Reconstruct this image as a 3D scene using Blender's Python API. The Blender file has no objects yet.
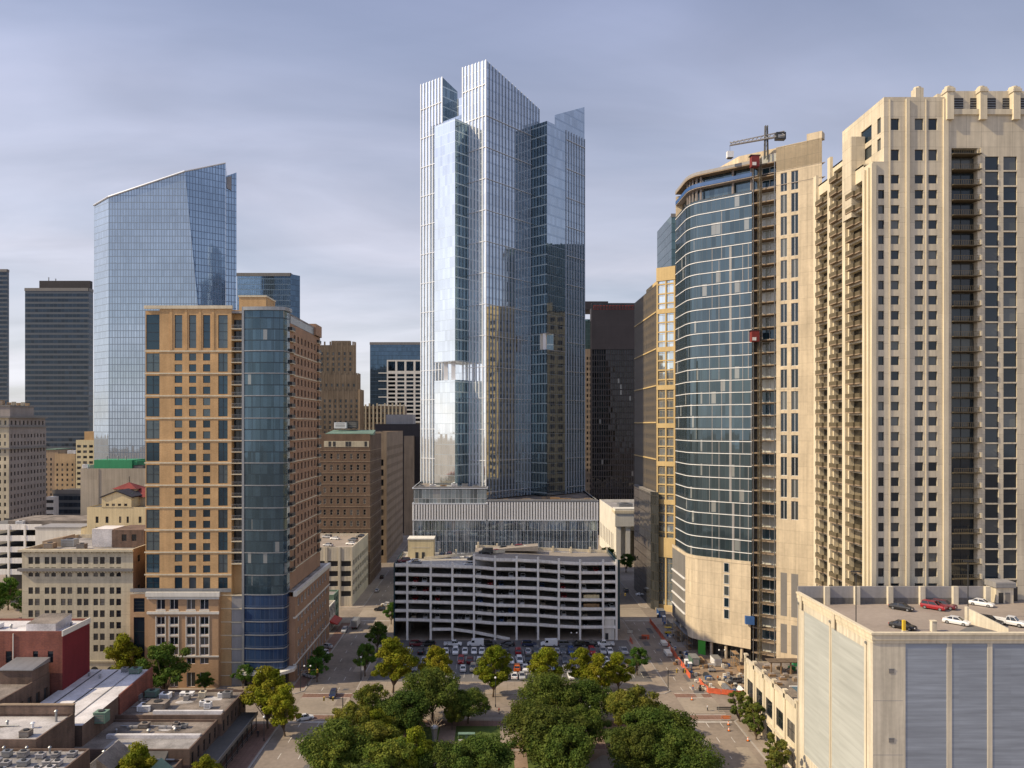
import bpy, math, random
from mathutils import Vector
random.seed(7)
R = math.radians
SC = bpy.context.scene
COL = SC.collection

# ------------------------------------------------------------------ camera, sky, sun, exposure
CAMH, FPX, VX, VY = 76.0, 756.0, 492.0, 425.0
cam_d = bpy.data.cameras.new('camera'); cam = bpy.data.objects.new('camera', cam_d); COL.objects.link(cam)
cam.location = (0, 0, CAMH); cam.rotation_euler = (R(90), 0, 0)
cam_d.sensor_width = 36; cam_d.lens = 36 * FPX / 1024
cam_d.shift_x = (512 - VX) / 1024; cam_d.shift_y = (VY - 384) / 1024
cam_d.clip_start = 1; cam_d.clip_end = 20000
SC.camera = cam
SC.render.resolution_x, SC.render.resolution_y = 1024, 768

SUN_EL, SUN_AZ = 38.0, 11.0            # degrees; azimuth measured from -X towards the camera (-Y)
sd = Vector((-math.cos(R(SUN_EL)) * math.cos(R(SUN_AZ)), -math.cos(R(SUN_EL)) * math.sin(R(SUN_AZ)), math.sin(R(SUN_EL))))
sl = bpy.data.lights.new('sun', 'SUN'); sun = bpy.data.objects.new('sun', sl); COL.objects.link(sun)
sl.energy = 4.9; sl.angle = R(0.6); sl.color = (1.0, 0.82, 0.55)
sun.rotation_euler = sd.to_track_quat('Z', 'Y').to_euler(); sun.location = (-200, -100, 300)

W = bpy.data.worlds.new('World'); SC.world = W; W.use_nodes = True
def world():
    nt = W.node_tree; nt.nodes.clear()
    n = nt.nodes.new; l = nt.links.new
    out = n('ShaderNodeOutputWorld'); bg = n('ShaderNodeBackground'); bg.inputs['Strength'].default_value = 0.1
    l(bg.outputs[0], out.inputs[0])
    sky = n('ShaderNodeTexSky'); sky.sky_type = 'NISHITA'; sky.sun_disc = False
    sky.sun_elevation = R(SUN_EL)
    # Nishita: rotation 0 puts the sun at +Y, growing clockwise seen from above
    sky.sun_rotation = math.atan2(sd.x, sd.y)
    sky.air_density = 1.0; sky.dust_density = 1.4; sky.ozone_density = 1.6
    tc = n('ShaderNodeTexCoord'); sep = n('ShaderNodeSeparateXYZ'); l(tc.outputs['Generated'], sep.inputs[0])
    def M(op, a, b=None, clamp=False):
        m = n('ShaderNodeMath'); m.operation = op; m.use_clamp = clamp
        for i, v in enumerate((a, b)):
            if v is None: continue
            if isinstance(v, (int, float)): m.inputs[i].default_value = v
            else: l(v, m.inputs[i])
        return m.outputs[0]
    z = M('MAXIMUM', sep.outputs['Z'], 0.0)
    k = M('ADD', z, 0.16)
    cx = M('DIVIDE', sep.outputs['X'], k); cy = M('DIVIDE', sep.outputs['Y'], k)
    cmb = n('ShaderNodeCombineXYZ'); l(M('MULTIPLY', cx, 0.62), cmb.inputs[0]); l(M('MULTIPLY', cy, 1.25), cmb.inputs[1])
    cmb.inputs[2].default_value = 3.1
    no = n('ShaderNodeTexNoise'); no.inputs['Scale'].default_value = 0.75; no.inputs['Detail'].default_value = 7; no.inputs['Roughness'].default_value = 0.52; no.inputs['Distortion'].default_value = 0.5
    l(cmb.outputs[0], no.inputs['Vector'])
    rp = n('ShaderNodeValToRGB'); rp.color_ramp.elements[0].position = 0.30; rp.color_ramp.elements[1].position = 0.60
    rp.color_ramp.elements[0].color = (0.44, 0.44, 0.44, 1); rp.color_ramp.elements[1].color = (0.97, 0.97, 0.97, 1)
    l(no.outputs['Fac'], rp.inputs[0])
    # cloud sheet: lilac grey overhead, paler towards the horizon, brighter round the sun
    cr = n('ShaderNodeValToRGB'); e = cr.color_ramp.elements
    e[0].position = 0.0; e[0].color = (0.92, 0.92, 0.95, 1); e[1].position = 0.52; e[1].color = (0.385, 0.44, 0.66, 1)
    q = cr.color_ramp.elements.new(0.16); q.color = (0.765, 0.775, 0.89, 1)
    l(z, cr.inputs[0])
    no2 = n('ShaderNodeTexNoise'); no2.inputs['Scale'].default_value = 1.7; no2.inputs['Detail'].default_value = 5; no2.inputs['Distortion'].default_value = 0.8
    l(cmb.outputs[0], no2.inputs['Vector'])
    dp = n('ShaderNodeVectorMath'); dp.operation = 'DOT_PRODUCT'; l(tc.outputs['Generated'], dp.inputs[0]); dp.inputs[1].default_value = sd
    glow = M('POWER', M('MAXIMUM', dp.outputs['Value'], 0.0), 4.0)
    br = M('ADD', M('ADD', M('MULTIPLY', no2.outputs['Fac'], 5.6), 9.4 - 2.8), M('MULTIPLY', glow, 9.0))
    sc = n('ShaderNodeVectorMath'); sc.operation = 'SCALE'; l(cr.outputs[0], sc.inputs[0]); l(br, sc.inputs['Scale'])
    mx = n('ShaderNodeMix'); mx.data_type = 'RGBA'; l(rp.outputs[0], mx.inputs['Factor']); l(sky.outputs[0], mx.inputs[6]); l(sc.outputs[0], mx.inputs[7])
    l(mx.outputs[2], bg.inputs['Color'])
world()
SC.view_settings.view_transform = 'Standard'; SC.view_settings.look = 'None'
SC.view_settings.exposure = 0.05; SC.view_settings.gamma = 1.0
SC.cycles.max_bounces = 6; SC.cycles.diffuse_bounces = 3; SC.cycles.glossy_bounces = 3; SC.cycles.transmission_bounces = 3
SC.cycles.sample_clamp_indirect = 6.0

def X(px, Y): return (px - VX) * Y / FPX
def Z(py, Y): return CAMH - (py - VY) * Y / FPX
def GY(py, z=0.0): return (CAMH - z) * FPX / (py - VY)
def tpx(O, d, px):            # distance along ground direction d from O to where it shows at column px
    k = (px - VX) / FPX
    return (k * O[1] - O[0]) / (d[0] - k * d[1])

# ------------------------------------------------------------------ materials
MATS = {}
class NT:
    def __init__(s, name):
        s.m = bpy.data.materials.new(name); s.m.use_nodes = True; s.t = s.m.node_tree; s.t.nodes.clear()
        s.out = s.t.nodes.new('ShaderNodeOutputMaterial'); s.b = s.t.nodes.new('ShaderNodeBsdfPrincipled')
        s.l(s.b.outputs[0], s.out.inputs[0]); MATS[name] = s.m
    def n(s, t): return s.t.nodes.new(t)
    def l(s, a, b): s.t.links.new(a, b)
    def set(s, node, key, v):
        if v is None: return
        i = node.inputs[key]
        if isinstance(v, (int, float)):
            i.default_value = v if not hasattr(i.default_value, '__len__') else (v, v, v)
        elif isinstance(v, (tuple, list)): i.default_value = tuple(v) + ((1,) if len(v) == 3 and len(i.default_value) == 4 else ())
        else: s.l(v, i)
    def math(s, op, a, b=None, c=None, clamp=False):
        m = s.n('ShaderNodeMath'); m.operation = op; m.use_clamp = clamp
        s.set(m, 0, a); s.set(m, 1, b); s.set(m, 2, c); return m.outputs[0]
    def mix(s, f, a, b, blend='MIX'):
        m = s.n('ShaderNodeMix'); m.data_type = 'RGBA'; m.blend_type = blend
        s.set(m, 'Factor', f); s.set(m, 6, a); s.set(m, 7, b); return m.outputs[2]
    def uv(s): return s.n('ShaderNodeTexCoord').outputs['UV']
    def obj(s): return s.n('ShaderNodeTexCoord').outputs['Object']
    def pos(s): return s.n('ShaderNodeNewGeometry').outputs['Position']
    def scale(s, v, xyz):
        m = s.n('ShaderNodeVectorMath'); m.operation = 'MULTIPLY'; s.l(v, m.inputs[0]); m.inputs[1].default_value = xyz; return m.outputs[0]
    def noise(s, v, sc, det=4, rough=0.55):
        m = s.n('ShaderNodeTexNoise'); s.l(v, m.inputs['Vector']); m.inputs['Scale'].default_value = sc; m.inputs['Detail'].default_value = det; m.inputs['Roughness'].default_value = rough
        return m.outputs['Fac']
    def rng(s, v, a, b, c, d):
        m = s.n('ShaderNodeMapRange'); s.set(m, 0, v); m.inputs[1].default_value = a; m.inputs[2].default_value = b; m.inputs[3].default_value = c; m.inputs[4].default_value = d
        return m.outputs[0]
    def rand(s):              # one random number per piece
        a = s.n('ShaderNodeObjectInfo').outputs['Random']; b = s.n('ShaderNodeNewGeometry').outputs['Random Per Island']
        return s.math('FRACT', s.math('ADD', a, b))
    def end(s, col, rough=0.8, metal=0.0, spec=0.4):
        s.set(s.b, 'Base Color', col); s.set(s.b, 'Roughness', rough); s.set(s.b, 'Metallic', metal); s.set(s.b, 'Specular IOR Level', spec); return s.m

def dim(c, k): return tuple(min(1, v * k) for v in c)
def solid(name, c, rough=0.7, var=0.18, streak=0.15, sc=0.12, metal=0.0, joints=None):
    """stone, concrete, stucco, roofing: patches, fine grain, rain streaks down walls, panel joints"""
    t = NT(name); uv = t.uv()
    a = t.noise(uv, sc, 5); b = t.noise(uv, sc * 14, 3); st = t.noise(t.scale(uv, (1.1, 0.05, 1)), 1.0, 4)
    f = t.math('ADD', t.rng(a, 0.3, 0.7, 1 - var, 1 + var), t.math('ADD', t.rng(b, 0.3, 0.7, -var * .45, var * .45), t.rng(st, 0.35, 0.65, -streak, streak * .4)))
    if joints:
        sp = t.n('ShaderNodeSeparateXYZ'); t.l(uv, sp.inputs[0])
        for k, p in enumerate(joints):
            if p: 
                fr = t.math('FRACT', t.math('DIVIDE', sp.outputs[k], p)); ln = t.math('LESS_THAN', fr, 0.07 / p)
                f = t.math('MULTIPLY', f, t.math('SUBTRACT', 1.0, t.math('MULTIPLY', ln, 0.35)))
        wn = t.n('ShaderNodeTexWhiteNoise'); wn.noise_dimensions = '2D'; cb = t.n('ShaderNodeCombineXYZ')
        t.l(t.math('FLOOR', t.math('DIVIDE', sp.outputs[0], joints[0] or 50)), cb.inputs[0]); t.l(t.math('FLOOR', t.math('DIVIDE', sp.outputs[1], joints[1] or 50)), cb.inputs[1])
        t.l(cb.outputs[0], wn.inputs['Vector']); f = t.math('MULTIPLY', f, t.rng(wn.outputs['Value'], 0, 1, .93, 1.06))
    m = t.n('ShaderNodeVectorMath'); m.operation = 'SCALE'; m.inputs[0].default_value = c; t.l(f, m.inputs['Scale'])
    return t.end(m.outputs[0], rough, metal)
def brick(name, c1, c2, mortar=(0.3, 0.28, 0.25), var=0.2):
    t = NT(name); uv = t.uv(); bk = t.n('ShaderNodeTexBrick'); t.l(uv, bk.inputs['Vector'])
    bk.inputs['Scale'].default_value = 1.0; bk.inputs['Brick Width'].default_value = 0.42; bk.inputs['Row Height'].default_value = 0.16; bk.inputs['Mortar Size'].default_value = 0.012
    for k, v in (('Color1', c1), ('Color2', c2), ('Mortar', mortar)): bk.inputs[k].default_value = v + (1,)
    a = t.noise(uv, 0.15, 5); st = t.noise(t.scale(uv, (0.9, 0.05, 1)), 1.0, 4)
    f = t.math('ADD', t.rng(a, 0.3, 0.7, 1 - var, 1 + var), t.rng(st, 0.35, 0.65, -var * .6, var * .3))
    m = t.n('ShaderNodeVectorMath'); m.operation = 'SCALE'; t.l(bk.outputs[0], m.inputs[0]); t.l(f, m.inputs['Scale'])
    return t.end(m.outputs[0], 0.85)
def glass(name, dark, light, lightp=0.2, metal=0.0, spec=0.7, rough=0.06):
    """window panes: dark rooms, some with a drawn blind, each pane its own tone"""
    t = NT(name); r = t.rand(); r2 = t.math('FRACT', t.math('MULTIPLY', r, 37.3))
    c = t.mix(t.math('MULTIPLY', r2, 0.7), dark, dim(dark, 2.2)); c = t.mix(t.math('MULTIPLY', t.math('LESS_THAN', r, lightp), t.rng(r2, 0, 1, .25, .9)), c, light)
    return t.end(c, rough, metal, spec)
def curtain(name, gl, pw, ph, mw=0.07, mh=0.12, mull=(0.5, 0.52, 0.55), sp=0.0, spc=(0.2, 0.22, 0.25), metal=0.8, rough=0.04, var=0.22, tilt=0.006, blind=0.0, off=(0.0, 0.0), mm=0.5, streak=0.0):
    """glass curtain wall laid out in metres: panels with their own tint and slight tilt, mullions, spandrels"""
    t = NT(name); s = t.n('ShaderNodeSeparateXYZ'); t.l(t.uv(), s.inputs[0])
    u = t.math('DIVIDE', t.math('ADD', s.outputs[0], off[0]), pw); v = t.math('DIVIDE', t.math('ADD', s.outputs[1], off[1]), ph)
    fu, fv = t.math('FRACT', u), t.math('FRACT', v); iu, iv = t.math('FLOOR', u), t.math('FLOOR', v)
    cb = t.n('ShaderNodeCombineXYZ'); t.l(iu, cb.inputs[0]); t.l(iv, cb.inputs[1])
    wn = t.n('ShaderNodeTexWhiteNoise'); wn.noise_dimensions = '2D'; t.l(cb.outputs[0], wn.inputs['Vector'])
    big = t.noise(t.scale(t.uv(), (0.03, 0.05, 1)), 1.0, 3)
    f = t.math('ADD', t.rng(wn.outputs['Value'], 0, 1, 1 - var, 1 + var), t.math('ADD', t.rng(big, .3, .7, -.08, .08), t.rng(t.noise(t.scale(t.uv(), (0.09, 1.3, 1)), 1.0, 5), .3, .7, -streak, streak)))
    m = t.n('ShaderNodeVectorMath'); m.operation = 'SCALE'; m.inputs[0].default_value = gl; t.l(f, m.inputs['Scale']); c = m.outputs[0]
    met = metal; ro = rough
    if blind:
        bl = t.math('MULTIPLY', t.math('LESS_THAN', t.math('FRACT', t.math('MULTIPLY', wn.outputs['Value'], 13.7)), blind), 0.6)
        c = t.mix(bl, c, (0.42, 0.42, 0.40)); met = t.math('MULTIPLY', t.math('SUBTRACT', 1.0, bl), metal)
    if sp:
        sm = t.math('LESS_THAN', fv, sp); c = t.mix(sm, c, spc)
    mk = t.math('MAXIMUM', t.math('LESS_THAN', fu, mw / pw), t.math('LESS_THAN', fv, mh / ph))
    c = t.mix(t.math('MULTIPLY', mk, .5) if streak else mk, c, mull); met = t.math('ADD', t.math('MULTIPLY', met, t.math('SUBTRACT', 1.0, mk)), t.math('MULTIPLY', mk, mm)); ro = t.rng(mk, 0, 1, rough, .4)
    g = t.n('ShaderNodeNewGeometry'); sub = t.n('ShaderNodeVectorMath'); sub.operation = 'SUBTRACT'; t.l(wn.outputs['Color'], sub.inputs[0]); sub.inputs[1].default_value = (.5, .5, .5)
    sl_ = t.n('ShaderNodeVectorMath'); sl_.operation = 'SCALE'; t.l(sub.outputs[0], sl_.inputs[0]); sl_.inputs['Scale'].default_value = tilt * 2
    ad = t.n('ShaderNodeVectorMath'); t.l(g.outputs['Normal'], ad.inputs[0]); t.l(sl_.outputs[0], ad.inputs[1])
    nm = t.n('ShaderNodeVectorMath'); nm.operation = 'NORMALIZE'; t.l(ad.outputs[0], nm.inputs[0])
    bp = t.n('ShaderNodeBump'); bp.inputs['Strength'].default_value = 0.05; bp.inputs['Distance'].default_value = 0.1
    t.l(t.noise(t.uv(), 0.35, 2), bp.inputs['Height']); t.l(nm.outputs[0], bp.inputs['Normal']); t.l(bp.outputs[0], t.b.inputs['Normal'])
    return t.end(c, ro, met, 0.6)
def leafmat(name, c1, c2, c3):
    t = NT(name); r = t.rand(); n1 = t.noise(t.obj(), 0.35, 2)
    c = t.mix(r, c1, c2); c = t.mix(t.rng(n1, .42, .62, 0, .8), c, c3); orr = t.n('ShaderNodeObjectInfo').outputs['Random']; hs = t.n('ShaderNodeHueSaturation'); t.set(hs, 'Hue', t.rng(orr, 0, 1, .49, .525)); t.set(hs, 'Value', t.rng(t.math('FRACT', t.math('MULTIPLY', orr, 7.7)), 0, 1, .8, 1.25)); t.l(c, hs.inputs['Color']); c = hs.outputs[0]
    d = t.n('ShaderNodeBsdfTranslucent'); t.l(c, d.inputs[0]); mx = t.n('ShaderNodeMixShader'); mx.inputs[0].default_value = .3
    t.end(c, .75, 0, .15); t.l(t.b.outputs[0], mx.inputs[1]); t.l(d.outputs[0], mx.inputs[2]); t.l(mx.outputs[0], t.out.inputs[0]); return t.m
def paint(name):
    t = NT(name); c = t.n('ShaderNodeObjectInfo').outputs['Color']; t.b.inputs['Coat Weight'].default_value = .6; t.b.inputs['Coat Roughness'].default_value = .08
    return t.end(c, .38, .1, .5)

solid('asphalt', (0.235, 0.195, 0.16), .9, .28, 0, .06)
solid('lot_asphalt', (0.12, 0.115, 0.115), .9, .25, 0, .07)
solid('paving', (0.30, 0.25, 0.205), .9, .18, 0, .06, joints=(2.2, 2.2))
solid('kerb', (0.36, 0.33, 0.30), .9, .15, .05)
solid('brick_paving', (0.21, 0.125, 0.095), .9, .25, 0, .12, joints=(1.1, 1.1))
solid('road_patch', (0.30, 0.255, 0.205), .9, .2, 0, .08)
solid('white_line', (0.62, 0.60, 0.56), .8, .3, 0, .6)
solid('dirt', (0.26, 0.19, 0.13), .95, .3, 0, .1)
solid('grass', (0.075, 0.11, 0.022), .95, .4, 0, .2)
solid('bare_path', (0.27, 0.19, 0.14), .95, .25, 0, .15)
solid('beige_stone', (0.60, 0.53, 0.405), .8, .10, .14, .06, joints=(3.4, 3.36))
solid('beige_trim', (0.66, 0.58, 0.43), .8, .09, .14)
solid('tan_precast', (0.60, 0.50, 0.36), .8, .13, .14, .07, joints=(3.3, 3.95))
solid('sandstone', (0.40, 0.29, 0.175), .85, .16, .15)
solid('cream_stone', (0.52, 0.46, 0.335), .85, .13, .14, joints=(0, 3.38))
solid('cream_stucco', (0.70, 0.59, 0.36), .85, .1, .12)
solid('gold_stone', (0.56, 0.415, 0.20), .75, .1, .08)
solid('grey_stone', (0.33, 0.29, 0.265), .85, .12, .12)
solid('blank_concrete', (0.40, 0.345, 0.27), .9, .08, .15, joints=(4, 0))
solid('white_concrete', (0.82, 0.79, 0.74), .8, .08, .14)
solid('white_wall', (0.70, 0.67, 0.60), .85, .07, .1)
solid('garage_cream', (0.62, 0.56, 0.445), .8, .10, .22, .09)
solid('deck_concrete', (0.31, 0.26, 0.22), .9, .16, 0, .07)
solid('deck_grey', (0.29, 0.255, 0.22), .9, .2, 0, .08)
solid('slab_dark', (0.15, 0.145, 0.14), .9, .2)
solid('garage_floor', (0.42, 0.40, 0.37), .9, .2, 0, .1)
solid('roof_grey', (0.27, 0.255, 0.245), .9, .5, 0, .2)
solid('roof_brown', (0.20, 0.17, 0.145), .9, .55, 0, .2)
solid('roof_white', (0.60, 0.58, 0.58), .8, .3, 0, .16)
solid('roof_pale', (0.42, 0.40, 0.39), .85, .4, 0, .2)
solid('roof_dark', (0.09, 0.085, 0.08), .9, .25, 0, .12)
solid('green_metal', (0.035, 0.26, 0.115), .6, .1, .1)
solid('copper_green', (0.14, 0.22, 0.17), .7, .2, .1)
solid('red_tile', (0.19, 0.032, 0.027), .8, .25, .1, .4)
solid('dark_brown', (0.033, 0.028, 0.032), .6, .15, .1, joints=(0, 4.0))
solid('brown_stone', (0.30, 0.225, 0.155), .85, .16, .15)
solid('dark_frame', (0.035, 0.037, 0.04), .5, .1, 0)
solid('steel', (0.33, 0.34, 0.35), .45, .12, .1, metal=.6)
solid('white_metal', (0.80, 0.80, 0.80), .4, .05, .05)
solid('alu_fin', (0.70, 0.73, 0.78), .35, .04, .03, metal=.25)
solid('blue_fin', (0.42, 0.46, 0.52), .35, .04, .03, metal=.3)
solid('grey_panel', (0.30, 0.29, 0.29), .6, .1, .1)
solid('louvre_grey', (0.20, 0.19, 0.18), .6, .1, .05)
solid('red_paint', (0.42, 0.035, 0.025), .6, .15, .1)
solid('orange_mesh', (0.60, 0.13, 0.06), .7, .2, .05, .8)
solid('orange_paint', (0.80, 0.20, 0.03), .6, .1, 0)
solid('yellow_paint', (0.75, 0.50, 0.04), .6, .1, 0)
solid('bright_green', (0.07, 0.34, 0.04), .7, .1, 0)
solid('blue_sheet', (0.035, 0.10, 0.27), .6, .2, 0)
solid('teal_glass', (0.02, 0.05, 0.065), .15, .15, .1)
solid('wood', (0.30, 0.19, 0.10), .85, .25, 0, .5)
solid('bark', (0.13, 0.095, 0.065), .95, .25, 0, .8)
solid('railing_olive', (0.125, 0.10, 0.06), .7, .15, 0)
solid('rubber', (0.018, 0.018, 0.02), .8, .1, 0)
solid('interior_dark', (0.05, 0.05, 0.052), .9, .2, 0)
solid('pool_blue', (0.03, 0.11, 0.18), .15, .1, 0)
brick('tan_brick', (0.60, 0.375, 0.175), (0.52, 0.315, 0.14), (0.48, 0.36, 0.22), .17)
brick('pink_shade_brick', (0.40, 0.235, 0.145), (0.34, 0.195, 0.12), (0.36, 0.27, 0.2), .12)  # tower's shaded street side: shade put into a darker brick colour
brick('podium_brick', (0.50, 0.305, 0.17), (0.43, 0.26, 0.14), (0.42, 0.31, 0.2), .12)
brick('red_brick', (0.27, 0.085, 0.055), (0.19, 0.058, 0.045), (0.2, 0.12, 0.1), .3)
brick('crimson_paint', (0.185, 0.018, 0.024), (0.15, 0.016, 0.022), (0.16, 0.02, 0.025), .15)
brick('old_brick', (0.17, 0.105, 0.075), (0.12, 0.08, 0.06), (0.13, 0.11, 0.1), .35)
brick('hotel_brick', (0.185, 0.118, 0.075), (0.15, 0.095, 0.06), (0.17, 0.13, 0.1), .2)
glass('pane_dark', (0.010, 0.014, 0.018), (0.22, 0.20, 0.17), .22)
glass('pane_blue', (0.008, 0.016, 0.024), (0.13, 0.14, 0.135), .28, .0, .55)
glass('pane_teal', (0.020, 0.046, 0.066), (0.13, 0.165, 0.175), .35, .35, .7)
glass('pane_warm', (0.02, 0.018, 0.015), (0.32, 0.27, 0.19), .3)
glass('car_glass', (0.012, 0.014, 0.016), (0.02, 0.02, 0.022), .2, .1, .9)
glass('pane_site', (0.14, 0.15, 0.13), (0.62, 0.62, 0.54), .6)
solid('hoist_red', (0.20, 0.03, 0.025), .6, .2, .05)
paint('car_paint')
solid('lamp_red', (0.4, 0.01, 0.01), .3, 0, 0); solid('lamp_clear', (0.7, 0.7, 0.68), .2, 0, 0)

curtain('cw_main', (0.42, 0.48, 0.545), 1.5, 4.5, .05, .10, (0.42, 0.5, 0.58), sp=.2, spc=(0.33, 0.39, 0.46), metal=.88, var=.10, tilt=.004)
curtain('cw_main_bay', (0.74, 0.79, 0.82), 1.5, 4.5, .05, .14, (0.42, 0.5, 0.56), sp=.0, metal=.9, var=.08, tilt=.004)  # sun-side copy of the tower glass, brightness put into its colour
curtain('cw_main_shaded', (0.17, 0.24, 0.285), 1.5, 4.5, .05, .5, (0.5, 0.58, 0.6), metal=.75, var=.25, tilt=.006)  # shaded copy for returns and recesses, the shade put into its colour
curtain('cw_podium', (0.26, 0.33, 0.38), 1.55, 4.5, .12, .16, (0.62, 0.63, 0.65), metal=.7, var=.5, tilt=.012, blind=.12)
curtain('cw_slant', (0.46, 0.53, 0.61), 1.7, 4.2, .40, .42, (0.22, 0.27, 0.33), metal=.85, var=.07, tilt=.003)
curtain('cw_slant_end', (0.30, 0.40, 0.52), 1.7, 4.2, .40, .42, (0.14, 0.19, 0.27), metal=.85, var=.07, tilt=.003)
curtain('cw_blue', (0.30, 0.42, 0.54), 1.6, 4.0, .12, .5, (0.2, 0.28, 0.36), metal=.8, var=.1, tilt=.012)
curtain('cw_stripe', (0.030, 0.045, 0.066), 3.0, 4.1, .1, 1.6, (0.088, 0.098, 0.11), metal=.5, var=.25, tilt=.01, mm=.1)
curtain('cw_black', (0.018, 0.018, 0.023), 1.6, 4.0, .14, .9, (0.030, 0.028, 0.031), metal=.3, var=.6, tilt=.01, mm=.2, blind=.012)
curtain('cw_teal', (0.075, 0.125, 0.165), 2.1, 3.24, .10, .32, (0.04, 0.065, 0.085), metal=.6, var=.22, tilt=.008, blind=.025, rough=.05)
curtain('cw_cobalt', (0.035, 0.07, 0.155), 1.4, 3.9, .10, .22, (0.08, 0.115, 0.19), metal=.35, var=.22, tilt=.005, rough=.2)
curtain('cw_aris', (0.085, 0.125, 0.15), 1.55, 3.95, .07, .10, (0.075, 0.085, 0.095), metal=.65, var=.22, tilt=.007, blind=.03)
curtain('cw_golddark', (0.085, 0.09, 0.092), 1.5, 3.9, .16, .25, (0.075, 0.07, 0.062), metal=.6, var=.25, tilt=.01)
curtain('cw_goldbay', (0.58, 0.66, 0.70), 1.5, 3.9, .10, .2, (0.45, 0.36, 0.2), metal=.8, var=.2, tilt=.01)
curtain('cw_greenish', (0.12, 0.19, 0.19), 1.5, 3.9, .10, .3, (0.08, 0.12, 0.12), metal=.6, var=.15)
curtain('cw_navy', (0.07, 0.12, 0.18), 1.5, 4.0, .1, .4, (0.06, 0.10, 0.15), metal=.7, var=.15)
curtain('corrugated_blue', (0.265, 0.30, 0.355), 9.0, 0.75, .02, .10, (0.225, 0.255, 0.305), metal=.1, rough=.6, var=.05, tilt=.0, mm=.1, streak=.22)
curtain('corrugated_cream', (0.43, 0.45, 0.43), 9.0, 0.75, .02, .10, (0.38, 0.40, 0.385), metal=.0, rough=.6, var=.04, tilt=.0, mm=0., streak=.11)
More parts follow.
